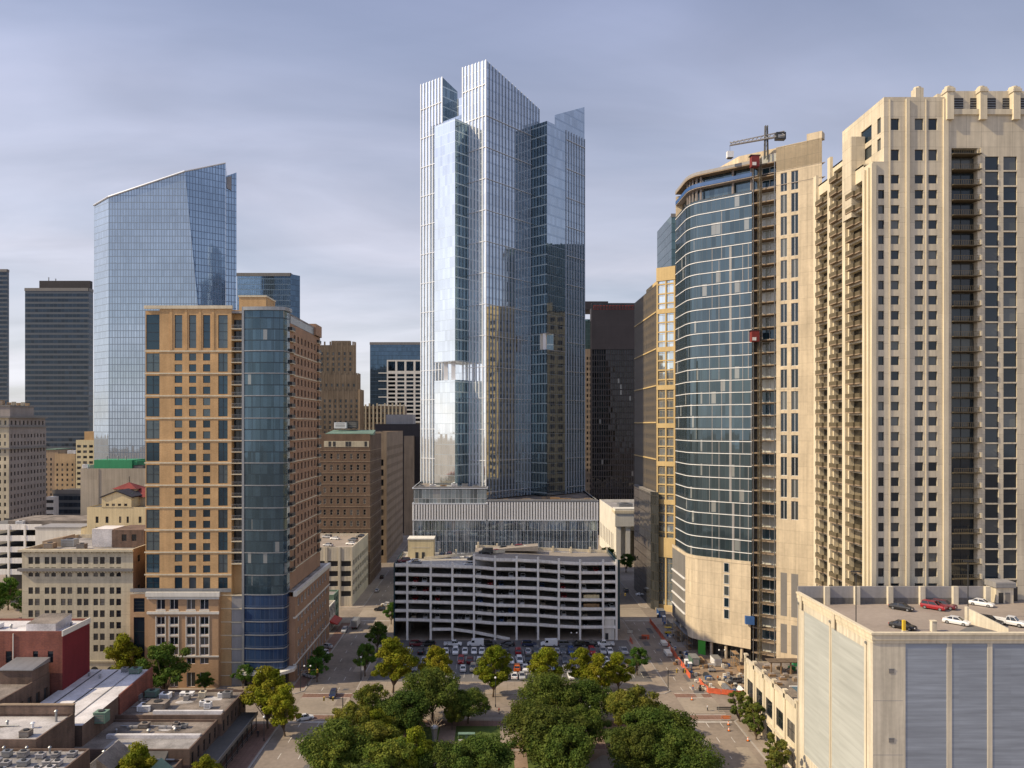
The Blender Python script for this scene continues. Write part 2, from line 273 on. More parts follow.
# ------------------------------------------------------------------ mesh helpers
class MB:
    def __init__(s): s.v = []; s.f = []; s.mi = []; s.mats = []
    def k(s, m):
        if m not in s.mats: s.mats.append(m)
        return s.mats.index(m)
    def poly(s, pts, m):
        i = len(s.v); s.v += [tuple(p) for p in pts]; s.f.append(tuple(range(i, i + len(pts)))); s.mi.append(s.k(m))
    def box(s, x0, x1, y0, y1, z0, z1, m, faces='bkflrt'):
        p = [(x0,y0,z0),(x1,y0,z0),(x1,y1,z0),(x0,y1,z0),(x0,y0,z1),(x1,y0,z1),(x1,y1,z1),(x0,y1,z1)]
        F = {'b': (3,2,1,0), 't': (4,5,6,7), 'f': (0,1,5,4), 'k': (2,3,7,6), 'r': (1,2,6,5), 'l': (3,0,4,7)}
        i = len(s.v); s.v += p; k = s.k(m)
        for c in faces: s.f.append(tuple(i + j for j in F[c])); s.mi.append(k)
    def obox(s, O, u, L, D, z0, z1, m, back=0.0):
        """box on a wall: starts at O, runs L along u, stands out D from the wall (outward normal = u turned right) and sinks back into it"""
        n = (u[1], -u[0]); a = (O[0] - n[0]*back, O[1] - n[1]*back); T = D + back
        q = [(a[0] + n[0]*T, a[1] + n[1]*T), (a[0] + u[0]*L + n[0]*T, a[1] + u[1]*L + n[1]*T), (a[0] + u[0]*L, a[1] + u[1]*L), a]
        s.prism(q, z0, z1, m)
    def prism(s, q, z0, z1, m, top=None, cap=True, side=None):
        """q counter-clockwise seen from above; z1 may be a list of heights"""
        n = len(q); z1s = z1 if isinstance(z1, (list, tuple)) else [z1] * n
        z0s = z0 if isinstance(z0, (list, tuple)) else [z0] * n
        i = len(s.v); s.v += [(q[j][0], q[j][1], z0s[j]) for j in range(n)] + [(q[j][0], q[j][1], z1s[j]) for j in range(n)]
        k = s.k(m)
        for j in range(n):
            j2 = (j + 1) % n
            if side is None or j in side: s.f.append((i+j, i+j2, i+n+j2, i+n+j)); s.mi.append(k)
        if cap:
            s.f.append(tuple(i + n + j for j in range(n))); s.mi.append(s.k(top or m))
            s.f.append(tuple(i + j for j in reversed(range(n)))); s.mi.append(k)
    def tube(s, a, b, r, m, n=6, r2=None, cap=True):
        a, b = Vector(a), Vector(b); d = (b - a).normalized(); x = d.orthogonal().normalized(); y = d.cross(x)
        i = len(s.v); r2 = r if r2 is None else r2; k = s.k(m)
        for c, rr in ((a, r), (b, r2)):
            for j in range(n):
                t = 2 * math.pi * j / n; s.v.append(tuple(c + x * (rr * math.cos(t)) + y * (rr * math.sin(t))))
        for j in range(n): s.f.append((i+j, i+(j+1) % n, i+n+(j+1) % n, i+n+j)); s.mi.append(k)
        if cap: s.f.append(tuple(i + j for j in reversed(range(n)))); s.mi.append(k); s.f.append(tuple(i+n+j for j in range(n))); s.mi.append(k)
    def cyl(s, x, y, r, z0, z1, m, n=14, r2=None): s.tube((x, y, z0), (x, y, z1), r, m, n, r2)
    def ball(s, c, r, m, n=8, h=5, sz=1.0):
        i = len(s.v); k = s.k(m)
        for a in range(1, h):
            t = math.pi * a / h
            for j in range(n): p = 2*math.pi*j/n; s.v.append((c[0]+r*math.sin(t)*math.cos(p), c[1]+r*math.sin(t)*math.sin(p), c[2]+sz*r*math.cos(t)))
        s.v += [(c[0], c[1], c[2]+sz*r), (c[0], c[1], c[2]-sz*r)]; T = i + n*(h-1)
        for a in range(h-2):
            for j in range(n): s.f.append((i+a*n+j, i+(a+1)*n+j, i+(a+1)*n+(j+1) % n, i+a*n+(j+1) % n)); s.mi.append(k)
        for j in range(n):
            s.f.append((T, i+j, i+(j+1) % n)); s.mi.append(k); e = i+(h-2)*n; s.f.append((T+1, e+(j+1) % n, e+j)); s.mi.append(k)
    def mesh(s, name, off=(0, 0, 0), smooth=False):
        me = bpy.data.meshes.new(name); ox, oy, oz = off
        me.from_pydata([(x-ox, y-oy, z-oz) for x, y, z in s.v], [], s.f)
        for m in s.mats: me.materials.append(MATS[m])
        me.polygons.foreach_set('material_index', s.mi)
        uvs = me.uv_layers.new(name='UVMap'); dat = [0.0] * (2 * len(me.loops)); V = s.v
        for p in me.polygons:
            n = p.normal
            if abs(n.z) > 0.75:
                for li in p.loop_indices: v = V[me.loops[li].vertex_index]; dat[2*li] = v[0]; dat[2*li+1] = v[1]
            else:
                L = math.hypot(n.x, n.y) or 1; ux, uy = -n.y / L, n.x / L
                for li in p.loop_indices: v = V[me.loops[li].vertex_index]; dat[2*li] = v[0]*ux + v[1]*uy; dat[2*li+1] = v[2]
        uvs.data.foreach_set('uv', dat)
        if smooth: me.polygons.foreach_set('use_smooth', [True] * len(me.polygons))
        me.update(); return me
    def build(s, name, parent=None, loc=(0, 0, 0), smooth=False):
        w = [0, 0, 0]; p = parent
        while p is not None: w = [w[i] + p.location[i] for i in range(3)]; p = p.parent
        o = bpy.data.objects.new(name, s.mesh(name, (w[0]+loc[0], w[1]+loc[1], w[2]+loc[2]), smooth)); o.location = loc; COL.objects.link(o); o.parent = parent
        return o
def tag(o, label=None, cat=None, group=None, kind=None):
    if label: o['label'] = label
    if cat: o['category'] = cat
    if group: o['group'] = group
    if kind: o['kind'] = kind
    return o
LABELS = {}
def empty(name, loc, label, cat, group=None, rz=0.0):
    o = bpy.data.objects.new(name, None); COL.objects.link(o); o.location = loc; o.rotation_euler.z = rz; o.empty_display_size = 1
    return tag(o, label, cat, group)
def kids(o): return [c for c in CHILD.get(o.name, [])]
CHILD = {}
def copy_tree(o, loc, rz=0.0, label=None, s=1.0, color=None):
    c = o.copy(); COL.objects.link(c); c.location = loc; c.rotation_euler.z = rz; c.scale = (s, s, s)
    if label: c['label'] = label
    if color: c.color = color
    for ch in o.children:
        d = ch.copy(); COL.objects.link(d); d.parent = c
        if color: d.color = color
        for g in ch.children:
            e = g.copy(); COL.objects.link(e); e.parent = d
            if color: e.color = color
    return c

# ------------------------------------------------------------------ buildings
WIN = {}; RAIL = {}
def win_mesh(w, h, style, pane, frame, only=None):
    key = (round(w, 2), round(h, 2), style, pane, frame, only)
    if key in WIN: return WIN[key]
    b = MB(); a = w / 2; t = 0.09
    if only != 'frame': b.poly([(-a, 0, 0), (a, 0, 0), (a, 0, h), (-a, 0, h)], pane)
    def bar(x0, x1, z0, z1): b.box(x0, x1, -0.07, 0.0, z0, z1, frame, 'flrtb')
    if only == 'pane': style = 'bare'
    if style != 'bare':
        bar(-a, -a+t, 0, h); bar(a-t, a, 0, h); bar(-a+t, a-t, 0, t); bar(-a+t, a-t, h-t, h)
    if style in ('pair', 'cross'): bar(-t*.6, t*.6, t, h-t)
    if style == 'sash': bar(-a+t, a-t, h*.5-t*.5, h*.5+t*.5)
    if style == 'cross':
        bar(-a+t, -t*.6, h*.5-t*.5, h*.5+t*.5); bar(t*.6, a-t, h*.5-t*.5, h*.5+t*.5)
    if style == 'tall':
        for k in (1, 2, 3): bar(-a+t, a-t, h*k/4-t*.5, h*k/4+t*.5)
    WIN[key] = b.mesh(only or 'window'); return WIN[key]

class Bld:
    def __init__(s, name, label, cat, base, group=None):
        s.root = empty(name, base, label, cat, group); s.p = {}; s.w = []; s.rep = {}
    def mb(s, part): return s.p.setdefault(part, MB())
    def facade(s, part, wall, O, u, W_, z0, z1, cols, rows, depth=.3, style='frame', pane='pane_dark', frame='dark_frame', skip=None, reveal=None):
        """wall from O along u, W_ wide, z0..z1, with recessed openings cols x rows (metres along u / absolute z); windows become parts"""
        b = s.mb(part); n = (u[1], -u[0]); k = wall
        def P(a, z, d=0.0): return (O[0] + u[0]*a - n[0]*d, O[1] + u[1]*a - n[1]*d, z)
        def q(a0, a1, c0, c1): 
            if a1 - a0 > 1e-4 and c1 - c0 > 1e-4: b.poly([P(a0, c0), P(a1, c0), P(a1, c1), P(a0, c1)], k)
        cols = sorted(c for c in cols if c[0] >= -.01 and c[1] <= W_ + .01); rows = sorted(r for r in rows if r[0] >= z0 - .01 and r[1] <= z1 + .01)
        if not cols or not rows: q(0, W_, z0, z1); return
        zc = z0
        for j, (c0, c1) in enumerate(rows):
            q(0, W_, zc, c0); a = 0.0
            for i, (a0, a1) in enumerate(cols):
                if skip and skip(i, j): continue
                q(a, a0, c0, c1); a = a1; rv = reveal or wall
                b.poly([P(a0, c0), P(a1, c0), P(a1, c0, depth), P(a0, c0, depth)], rv); b.poly([P(a0, c1, depth), P(a1, c1, depth), P(a1, c1), P(a0, c1)], rv)
                b.poly([P(a0, c0), P(a0, c0, depth), P(a0, c1, depth), P(a0, c1)], rv); b.poly([P(a1, c0, depth), P(a1, c0), P(a1, c1), P(a1, c1, depth)], rv)
                if pane: s.w.append((P((a0+a1)/2, c0, depth), u, a1-a0, c1-c0, style, pane, frame))
            q(a, W_, c0, c1); zc = c1
        q(0, W_, zc, z1)
    def win(s, c, u, w, h, style='frame', pane='pane_dark', frame='dark_frame'): s.w.append((c, u, w, h, style, pane, frame))
    def repeat(s, name, mesh_fn, pts):
        """equal parts (balconies ...): pts = (x, y, z, rotation)"""
        s.rep.setdefault(name, []).append((mesh_fn, pts))
    def roof(s, x0, x1, y0, y1, z, wall, top, par=1.0, t=.35, part='roof', wpart='wall'):
        b = s.mb(part); b.poly([(x0+t, y0+t, z-par), (x1-t, y0+t, z-par), (x1-t, y1-t, z-par), (x0+t, y1-t, z-par)], top)
        w = s.mb(wpart)
        for a in ((x0+t, y0+t, x1-t, y0+t), (x1-t, y0+t, x1-t, y1-t), (x1-t, y1-t, x0+t, y1-t), (x0+t, y1-t, x0+t, y0+t)):
            w.poly([(a[2], a[3], z-par), (a[0], a[1], z-par), (a[0], a[1], z), (a[2], a[3], z)], wall)
        w.poly([(x0, y0, z), (x1, y0, z), (x1-t, y0+t, z), (x0+t, y0+t, z)], wall); w.poly([(x1, y0, z), (x1, y1, z), (x1-t, y1-t, z), (x1-t, y0+t, z)], wall)
        w.poly([(x1, y1, z), (x0, y1, z), (x0+t, y1-t, z), (x1-t, y1-t, z)], wall); w.poly([(x0, y1, z), (x0, y0, z), (x0+t, y0+t, z), (x0+t, y1-t, z)], wall)
    def shell(s, x0, x1, y0, y1, z0, z1, wall, F=None, Rt=None, L=None, top='roof_grey', par=1.0, part='wall', roof=True, wk=None):
        """rectangular block; F/Rt/L = dict(cols, rows, ...) windows on the front (-y), right (+x), left (-x) face"""
        for d, O, u, W_ in ((F, (x0, y0), (1, 0), x1-x0), (Rt, (x1, y0), (0, 1), y1-y0), (L, (x0, y1), (0, -1), y1-y0), (None, (x1, y1), (-1, 0), x1-x0)):
            d = dict(d or {}); s.facade(part, d.pop('wall', wall), O, u, W_, z0, z1, d.pop('cols', []), d.pop('rows', []), **d)
        if roof: s.roof(x0, x1, y0, y1, z1, wall, top, par, wpart=part)
    def unit(s, x, y, z, sx, sy, sz, m='steel', part='rooftop_unit', fan=True):
        """one piece of roof plant: a bevel-lidded cabinet on skids with a fan ring and louvre slots, a part of its own"""
        b = MB(); b.box(x-sx/2, x+sx/2, y-sy/2, y+sy/2, z+.15, z+sz, m); b.box(x-sx/2-.06, x+sx/2+.06, y-sy/2-.06, y+sy/2+.06, z+sz, z+sz+.1, m)
        for e in (-.4, .4): b.box(x+sx*e-.08, x+sx*e+.08, y-sy/2-.1, y+sy/2+.1, z, z+.15, 'dark_frame')
        for i in range(3): b.box(x-sx*.4, x+sx*.4, y-sy/2-.02, y-sy/2, z+.15+(sz-.15)*(.2+.25*i), z+.15+(sz-.15)*(.32+.25*i), 'louvre_grey', 'flrtb')
        if fan: b.cyl(x, y, min(sx, sy)*.32, z+sz+.1, z+sz+.3, 'dark_frame', 10)
        b.build(part, s.root)
    def vent(s, x, y, z, r=.25, h=.8, m='steel'):
        b = MB(); b.cyl(x, y, r, z, z+h, m, 8); b.tube((x, y, z+h), (x, y, z+h+.25), r*1.7, m, 8, r*.6); b.build('roof_vent', s.root)
    def done(s):
        for k, b in s.p.items(): b.build(k, s.root)
        bx, by, bz = s.root.location
        def area(w): c, u = w[0], w[1]; d = Vector((-c[0], -c[1], CAMH-c[2])); n = Vector((u[1], -u[0], 0)); return w[2]*w[3]*max(0, n.dot(d.normalized()))/d.length_squared
        ws = sorted(s.w, key=area, reverse=True)
        for c, u, w, h, st, pa, fr in ws[:100]:
            sp_ = st != 'bare' and w*h*(FPX/c[1])**2 > 55
            o = bpy.data.objects.new('window', win_mesh(w, h, st, pa, fr, 'frame' if sp_ else None)); COL.objects.link(o); o.parent = s.root
            if sp_: d = bpy.data.objects.new('pane', win_mesh(w, h, st, pa, fr, 'pane')); COL.objects.link(d); d.parent = o
            o.location = (c[0]-bx, c[1]-by, c[2]-bz); o.rotation_euler.z = math.atan2(u[1], u[0])
        if len(ws) > 100:
            b = MB()
            for c, u, w, h, st, pa, fr in ws[100:]:
                me = win_mesh(w, h, st, pa, fr); i = len(b.v)
                for v in me.vertices: b.v.append((c[0]+u[0]*v.co.x-u[1]*v.co.y, c[1]+u[1]*v.co.x+u[0]*v.co.y, c[2]+v.co.z))
                for p in me.polygons: b.f.append(tuple(i+j for j in p.vertices)); b.mi.append(b.k(me.materials[p.material_index].name))
            tag(b.build('window', s.root), kind='stuff')
        for name, lst in s.rep.items():
            pts = [(fn, q) for fn, qs in lst for q in qs]
            pts.sort(key=lambda t: (t[1][0]**2 + t[1][1]**2 + (t[1][2]-CAMH)**2))
            for me, (x, y, z, r) in pts[:100]:
                o = bpy.data.objects.new(name, me); COL.objects.link(o); o.parent = s.root; o.location = (x-bx, y-by, z-bz); o.rotation_euler.z = r
                if me.name in RAIL: d = bpy.data.objects.new('railing', RAIL[me.name]); COL.objects.link(d); d.parent = o
            if len(pts) > 100:
                b = MB()
                for me, (x, y, z, r) in [q for me_, p_ in pts[100:] for q in ([(me_, p_)] + ([(RAIL[me_.name], p_)] if me_.name in RAIL else []))]:
                    i = len(b.v); cs, sn = math.cos(r), math.sin(r)
                    for v in me.vertices: b.v.append((x+cs*v.co.x-sn*v.co.y, y+sn*v.co.x+cs*v.co.y, z+v.co.z))
                    for p in me.polygons: b.f.append(tuple(i+j for j in p.vertices)); b.mi.append(b.k(me.materials[p.material_index].name))
                tag(b.build(name, s.root), kind='stuff')
        return s.root
def even(W_, n, w, m0=0.0, m1=None):
    m1 = m0 if m1 is None else m1; p = (W_ - m0 - m1) / n
    return [(m0 + p*(i+.5) - w/2, m0 + p*(i+.5) + w/2) for i in range(n)]
def rows_at(z0, n, pitch, sill, h): return [(z0 + pitch*i + sill, z0 + pitch*i + sill + h) for i in range(n)]
def pxc(x0, Y, pairs): return [(X(a, Y)-x0, X(b, Y)-x0) for a, b in pairs]
def pyr(Y, pairs): return [(Z(b, Y), Z(a, Y)) for a, b in pairs]
def plain(mb, x0, x1, y0, y1, z0, z1, m, top=None):
    mb.box(x0, x1, y0, y1, z0, z1, m, 'fklr'); mb.poly([(x0,y0,z1),(x1,y0,z1),(x1,y1,z1),(x0,y1,z1)], top or m)
# ------------------------------------------------------------------ ground, roads, pavements
b = MB(); b.poly([(-5000, -1500, 0), (5000, -1500, 0), (5000, 9000, 0), (-5000, 9000, 0)], 'asphalt'); tag(b.build('road'), kind='structure')
BX = [(-270, -171), (-155, -53.6), (-39, 51), (62, 152), (168, 260)]
BY = [(85, 196), (213.5, 296.5), (314, 397), (414.5, 497), (515, 597), (615, 720)]
for iy, (y0, y1) in enumerate(BY):
    for ix, (x0, x1) in enumerate(BX):
        b = MB(); k = .35; c = 2.2
        def oct_(i, zt): return [(x0+c+i*.4, y0+i), (x1-c-i*.4, y0+i), (x1-i, y0+c+i*.4), (x1-i, y1-c-i*.4), (x1-c-i*.4, y1-i), (x0+c+i*.4, y1-i), (x0+i, y1-c-i*.4), (x0+i, y0+c+i*.4)]
        b.prism(oct_(0, 0), 0, .13, 'kerb', cap=False); o_, i_ = oct_(0, 0), oct_(k, 0)
        for j in range(8): b.poly([(*o_[j], .13), (*o_[(j+1) % 8], .13), (*i_[(j+1) % 8], .13), (*i_[j], .13)], 'kerb')
        b.poly([(*p, .13) for p in i_], 'paving')
        tag(b.build('pavement'), kind='structure')
def sheet(name, x0, x1, y0, y1, z, m, kind='structure'):
    b = MB(); b.poly([(x0, y0, z), (x1, y0, z), (x1, y1, z), (x0, y1, z)], m); return tag(b.build(name), kind=kind)
# brick crossings and a paler road sheet at the two corners nearest the park, pale crossings beyond
for x0, x1 in ((-53.2, -39.4), (51.4, 61.6)):
    sheet('road_surface', x0, x1, 199.2, 210.2, .004, 'road_patch')
    for y in (194.6, 210.4): sheet('crossing', x0, x1, y, y+3.8, .008, 'brick_paving')
    sheet('road_surface', x0, x1, 299, 311, .004, 'road_patch')
    for y in (294.5, 311.5): sheet('crossing', x0, x1, y, y+3.0, .008, 'road_patch')
mk = MB()
def line(x0, x1, y0, y1, z=.006): mk.poly([(x0, y0, z), (x1, y0, z), (x1, y1, z), (x0, y1, z)], 'white_line')
for xs, ya, yb in (((-48.8, -44.1), 100, 192), ((-48.8, -44.1), 216, 292), ((54.6, 58.2), 100, 192), ((54.6, 58.2), 216, 292), ((-48.8, -44.1), 318, 392)):
    for xx in xs:
        y = ya
        while y < yb: line(xx-.07, xx+.07, y, y+3); y += 9
for x0, x1 in ((-53.0, -39.6), (51.6, 61.4)):
    line(x0, x1, 193.2, 193.7); line(x0, x1, 293.2, 293.7)
    for y in (194.7, 198.1, 210.5, 213.9): line(x0, x1, y, y+.22, .012)
for i in range(5): line(57.2+i*1.0, 57.7+i*1.0, 216.5, 219.5)
tag(mk.build('road_marking'), kind='structure')
rp_ = MB(); rr = random.Random(3)
for i in range(26):
    x = rr.choice((-47.5, -43, 54, 58)) + rr.uniform(-2, 2); y = rr.uniform(110, 290); w = rr.uniform(.5, 1.6); l = rr.uniform(1.5, 9)
    rp_.poly([(x-w, y, .010+i*.00006), (x+w*.9, y+.2, .010+i*.00006), (x+w, y+l, .010+i*.00006), (x-w*.95, y+l-.2, .010+i*.00006)], rr.choice(('asphalt', 'lot_asphalt', 'road_patch')))
tag(rp_.build('road_patch'), kind='structure')
sheet('parking_lot', -37, 47.5, 223.5, 266.5, .136, 'lot_asphalt')
mk = MB()
for yr in (229.5, 237.5, 245.5, 253.5):
    for i in range(31): line(-35.5+i*2.7, -35.4+i*2.7, yr-2.5, yr+2.5, .141)
tag(mk.build('road_marking'), kind='structure')
sheet('pavement_strip', -60.5, -54.2, 120, 192, .136, 'brick_paving'); sheet('pavement_strip', -57.6, -54.2, 218, 290, .136, 'brick_paving')
# the park: lawns, bare paths, brick plaza
sheet('park_ground', -37, 49, 90, 194, .136, 'bare_path')
for x0, x1, y0, y1 in ((-36, -13, 128, 190), (-9, 5, 158, 176), (8, 22, 150, 189), (27, 47, 140, 189), (-9, 4, 181, 191)): sheet('lawn', x0, x1, y0, y1, .141, 'grass', 'stuff')
sheet('path', 2.0, 7.2, 176, 193, .146, 'paving'); sheet('path', -37, 49, 177, 179.8, .150, 'brick_paving'); sheet('path', -36, 49, 190.5, 194, .148, 'brick_paving')
b = MB()
b.poly([(19, 166, .152), (23.5, 163, .152), (29, 171, .152), (25.5, 174, .152)], 'paving'); tag(b.build('path'), kind='structure')

# ------------------------------------------------------------------ tall glass tower in the middle
A = (-2.6, 325.0); ang = R(48.0); tu = (math.cos(ang), math.sin(ang)); tv = (-math.sin(ang), math.cos(ang))
def T(a, v): return (A[0]+tu[0]*a+tv[0]*v, A[1]+tu[1]*a+tv[1]*v)
Lr = tpx(A, tu, 584.5); Ll = tpx(A, tv, 421.0)
r1 = tpx(A, tu, 531); v1 = tpx(A, tv, 469.3); vM = tpx(A, tv, 462.7); vL = tpx(A, tv, 442.2)
dr = tpx(T(r1, 0), (-tv[0], -tv[1]), 547); dl = tpx(T(0, v1), (-tu[0], -tu[1]), 455)
BR0 = T(r1, -dr); lrb = tpx(BR0, tu, 584.5); lrf = tpx(BR0, tu, 566)
BL0 = T(-dl, v1); lbl = tpx(BL0, tv, 434.5)
def zt(P, py): return Z(py, P[1])
t = Bld('glass_tower', 'tallest tower, pale blue glass with white fins, corner prow and slanted notched crown', 'skyscraper', (0, 345, 44))
zb = 44.0
FIN = []
def tface(name, a, c, z0, za, zc, m, fins=None, belts=True):
    """one glazed plane from ground point a to c (left to right seen from outside), tops za and zc"""
    b = t.mb(name); b.poly([(*a, z0), (*c, z0), (*c, zc), (*a, za)], m)
    L = math.dist(a, c); u = ((c[0]-a[0])/L, (c[1]-a[1])/L)
    if fins:
        n = max(2, round(L/fins)); f = t.mb('fins')
        for i in range(n+1):
            e = L*i/n; zz = za+(zc-za)*i/n
            O = (a[0]+u[0]*(e-.07), a[1]+u[1]*(e-.07)); fw = .42 if u[1] < 0 else .10; f.obox(O, u, fw, .38, z0, zz, 'alu_fin' if u[1] < 0 else 'blue_fin')
    if belts:
        k = z0 + 3.0
        while k < min(za, zc) - 1:
            f = MB(); f.obox(a, u, L, .41, k, k+(.26 if u[1] < 0 else .14), 'alu_fin'); f.build('trim', t.root); k += 13.5
zA = zt(A, 60); PM = T(0, vM); zM = zt(PM, 67.6); PE = T(r1, 0); Pf = T(r1+ .0, 0)
zroof = Z(88, 325)
P539 = T(tpx(A, tu, 539), 0); z539 = zt(P539, 108.5)
back = 34.0
# main prow: left finned face, right finned face, hidden faces
tface('glazing', PM, A, zb, zM, zA, 'cw_main_bay', 2.0)
tface('glazing', A, P539, zb, zA, z539, 'cw_main', 2.2)
p3_, p4_ = T(tpx(A, tu, 539), back), T(0+0, back)
pE2 = T(tpx(A, tu, 539), vM)
t.mb('glazing').poly([(*P539, zb), (*pE2, zb), (*pE2, zroof), (*P539, z539)], 'cw_main')
t.mb('glazing').poly([(*pE2, zb), (*PM, zb), (*PM, zM), (*pE2, zroof)], 'cw_main')
t.mb('roof').poly([(*A, zA-.05), (*P539, z539-.05), (*pE2, zroof-.1), (*PM, zM-.05)], 'grey_panel')
# core between the two left pillars
cz = Z(93, T(4, vM)[1]); ca = T(5, vL+4); cb_ = T(5, vM-3)
q = [ca, cb_, T(30, vM-3), T(30, vL+4)]
t.mb('glazing').prism(q, zb, cz, 'cw_main_bay', top='grey_panel')
# left pillar
PL0, PL1 = T(0, Ll), T(0, vL); zl0, zl1 = zt(PL0, 84.6), zt(PL1, 77)
tface('glazing', PL0, PL1, zb, zl0, zl1, 'cw_main_bay', 2.0)
plb = T(tpx(PL1, tu, 457.5), vL); zlb = zt(plb, 91.6)
plc = T(tpx(PL1, tu, 457.5), Ll)
tface('glazing', PL1, plb, zb, zl1, zlb, 'cw_main_shaded', None, False)
t.mb('glazing').poly([(*plb, zb), (*plc, zb), (*plc, zlb-4), (*plb, zlb)], 'cw_main'); t.mb('glazing').poly([(*plc, zb), (*PL0, zb), (*PL0, zl0), (*plc, zlb-4)], 'cw_main')
t.mb('roof').poly([(*PL0, zl0-.05), (*PL1, zl1-.05), (*plb, zlb-.05), (*plc, zlb-4.05)], 'grey_panel')
# left bay with its sky lobby gap
BL1 = T(-dl, v1 + lbl); zbt = zt(BL0, 118.5)
g0, g1 = Z(381, 335), Z(363, 335)
for z0, z1 in ((zb, g0), (g1, zbt)):
    tface('bay_glazing', BL1, BL0, z0, z1, z1, 'cw_main_bay', None, False)
    tface('bay_glazing', BL0, T(0, v1), z0, z1, z1, 'cw_main_shaded', None, False)
    tface('bay_glazing', T(0, v1+lbl), BL1, z0, z1, z1, 'cw_main_bay', None, False)
    for za_, zc_ in ((z1-.06, z1), (z0-.02, z0+.3)): b = MB(); b.prism([BL1, BL0, T(0, v1), T(0, v1+lbl)], za_, zc_, 'alu_fin'); b.build('bay_slab', t.root)
t.mb('lobby_wall').poly([(*T(-.05, v1+lbl), g0), (*T(-.05, v1), g0), (*T(-.05, v1), g1), (*T(-.05, v1+lbl), g1)], 'cw_main_bay')
for e in (.25, .62):
    c = T(-dl*.75, v1 + lbl*e); b = MB(); b.prism([(c[0]-.9, c[1]-.5), (c[0]+.9, c[1]-.5), (c[0]+.9, c[1]+.5), (c[0]-.9, c[1]+.5)], g0, g1, 'white_metal'); b.build('lobby_column', t.root)
# right bay
BR1 = (BR0[0]+tu[0]*lrb, BR0[1]+tu[1]*lrb); BRf = (BR0[0]+tu[0]*lrf, BR0[1]+tu[1]*lrf); zrt = zt(BR0, 120.8)
h0, h1 = Z(350, 345), Z(334, 345)
BRg = (BR0[0]+tu[0]*lrf*.5, BR0[1]+tu[1]*lrf*.5)
for z0, z1 in ((zb, h0), (h1, zrt)):
    tface('bay_glazing', T(r1, 0), BR0, z0, z1, z1, 'cw_main_shaded', None, False)
    tface('bay_glazing', BR0, BRf, z0, z1, z1, 'cw_main', None, False)
tface('glazing', BRf, BR1, zb, zrt, zrt, 'cw_main', 2.2)
Bk = T(r1+lrb, back); BRi = T(r1, back)
t.mb('glazing').poly([(*BR1, zb), (*Bk, zb), (*Bk, zrt), (*BR1, zrt)], 'cw_main')
t.mb('glazing').poly([(*Bk, zb), (*T(0, back), zb), (*T(0, back), zrt), (*Bk, zrt)], 'cw_main')
t.mb('glazing').poly([(*T(0, back), zb), (*PM, zb), (*PM, zrt), (*T(0, back), zrt)], 'cw_main')
t.mb('roof').poly([(*T(r1, 0), zrt), (*BR0, zrt), (*BR1, zrt), (*Bk, zrt), (*BRi, zrt)], 'grey_panel')
for za_, zc_ in ((h1-.02, h1+.3), (h0-.3, h0)): b = MB(); b.prism([BR0, BRf, T(r1+lrf, 0), T(r1, 0)], za_, zc_, 'alu_fin'); b.build('bay_slab', t.root)
t.mb('lobby_back').poly([(*T(r1, -.4), h0), (*T(r1+lrf, -.4), h0), (*T(r1+lrf, -.4), h1), (*T(r1, -.4), h1)], 'cw_main_shaded')
for e in (.03,):
    c = T(r1 + lrf*e, -dr*.8); b = MB(); b.prism([(c[0]-.7, c[1]-.4), (c[0]+.7, c[1]-.4), (c[0]+.7, c[1]+.4), (c[0]-.7, c[1]+.4)], h0, h1, 'white_metal'); b.build('lobby_column', t.root)
n0 = T(r1, -tpx(T(r1, 0), (-tv[0], -tv[1]), 540)); n1 = (BR0[0]+tu[0]*tpx(BR0, tu, 553.5), BR0[1]+tu[1]*tpx(BR0, tu, 553.5))
tface('bay_glazing', T(r1, 0), n0, h0, h1, h1, 'cw_main_shaded', None, False); tface('bay_glazing', n1, BRf, h0, h1, h1, 'cw_main', None, False)
k_ = (BR0[0]+tu[0]*2.6+tv[0]*2.2, BR0[1]+tu[1]*2.6+tv[1]*2.2); b = MB(); b.poly([(*n0, h0), (*k_, h0), (*k_, h1), (*n0, h1)], 'white_wall'); b.poly([(*k_, h0), (*n1, h0), (*n1, h1), (*k_, h1)], 'cw_main_shaded'); b.build('lobby_screen', t.root)
sc0 = (BR0[0]+tu[0]*tpx(BR0, tu, 554.7), BR0[1]+tu[1]*tpx(BR0, tu, 554.7))
b = MB(); b.poly([(*sc0, zrt), (*BR1, zrt), (*BR1, zt(BR1, 107)), (*sc0, zt(sc0, 115))], 'cw_main')
e1, e0 = T(r1+lrb, -dr+6), None
b.poly([(*BR1, zrt), (*e1, zrt), (*e1, zt(e1, 110)), (*BR1, zt(BR1, 107))], 'cw_main'); b.poly([(*e1, zrt), (*sc0, zrt), (*sc0, zt(sc0, 115)), (*e1, zt(e1, 110))], 'cw_main')
b.build('crown_screen', t.root)
for i in range(3):
    c = T(r1+3+i*5, 14); t.unit(c[0], c[1], zrt, 4, 3, 3, 'white_metal')
t.done()
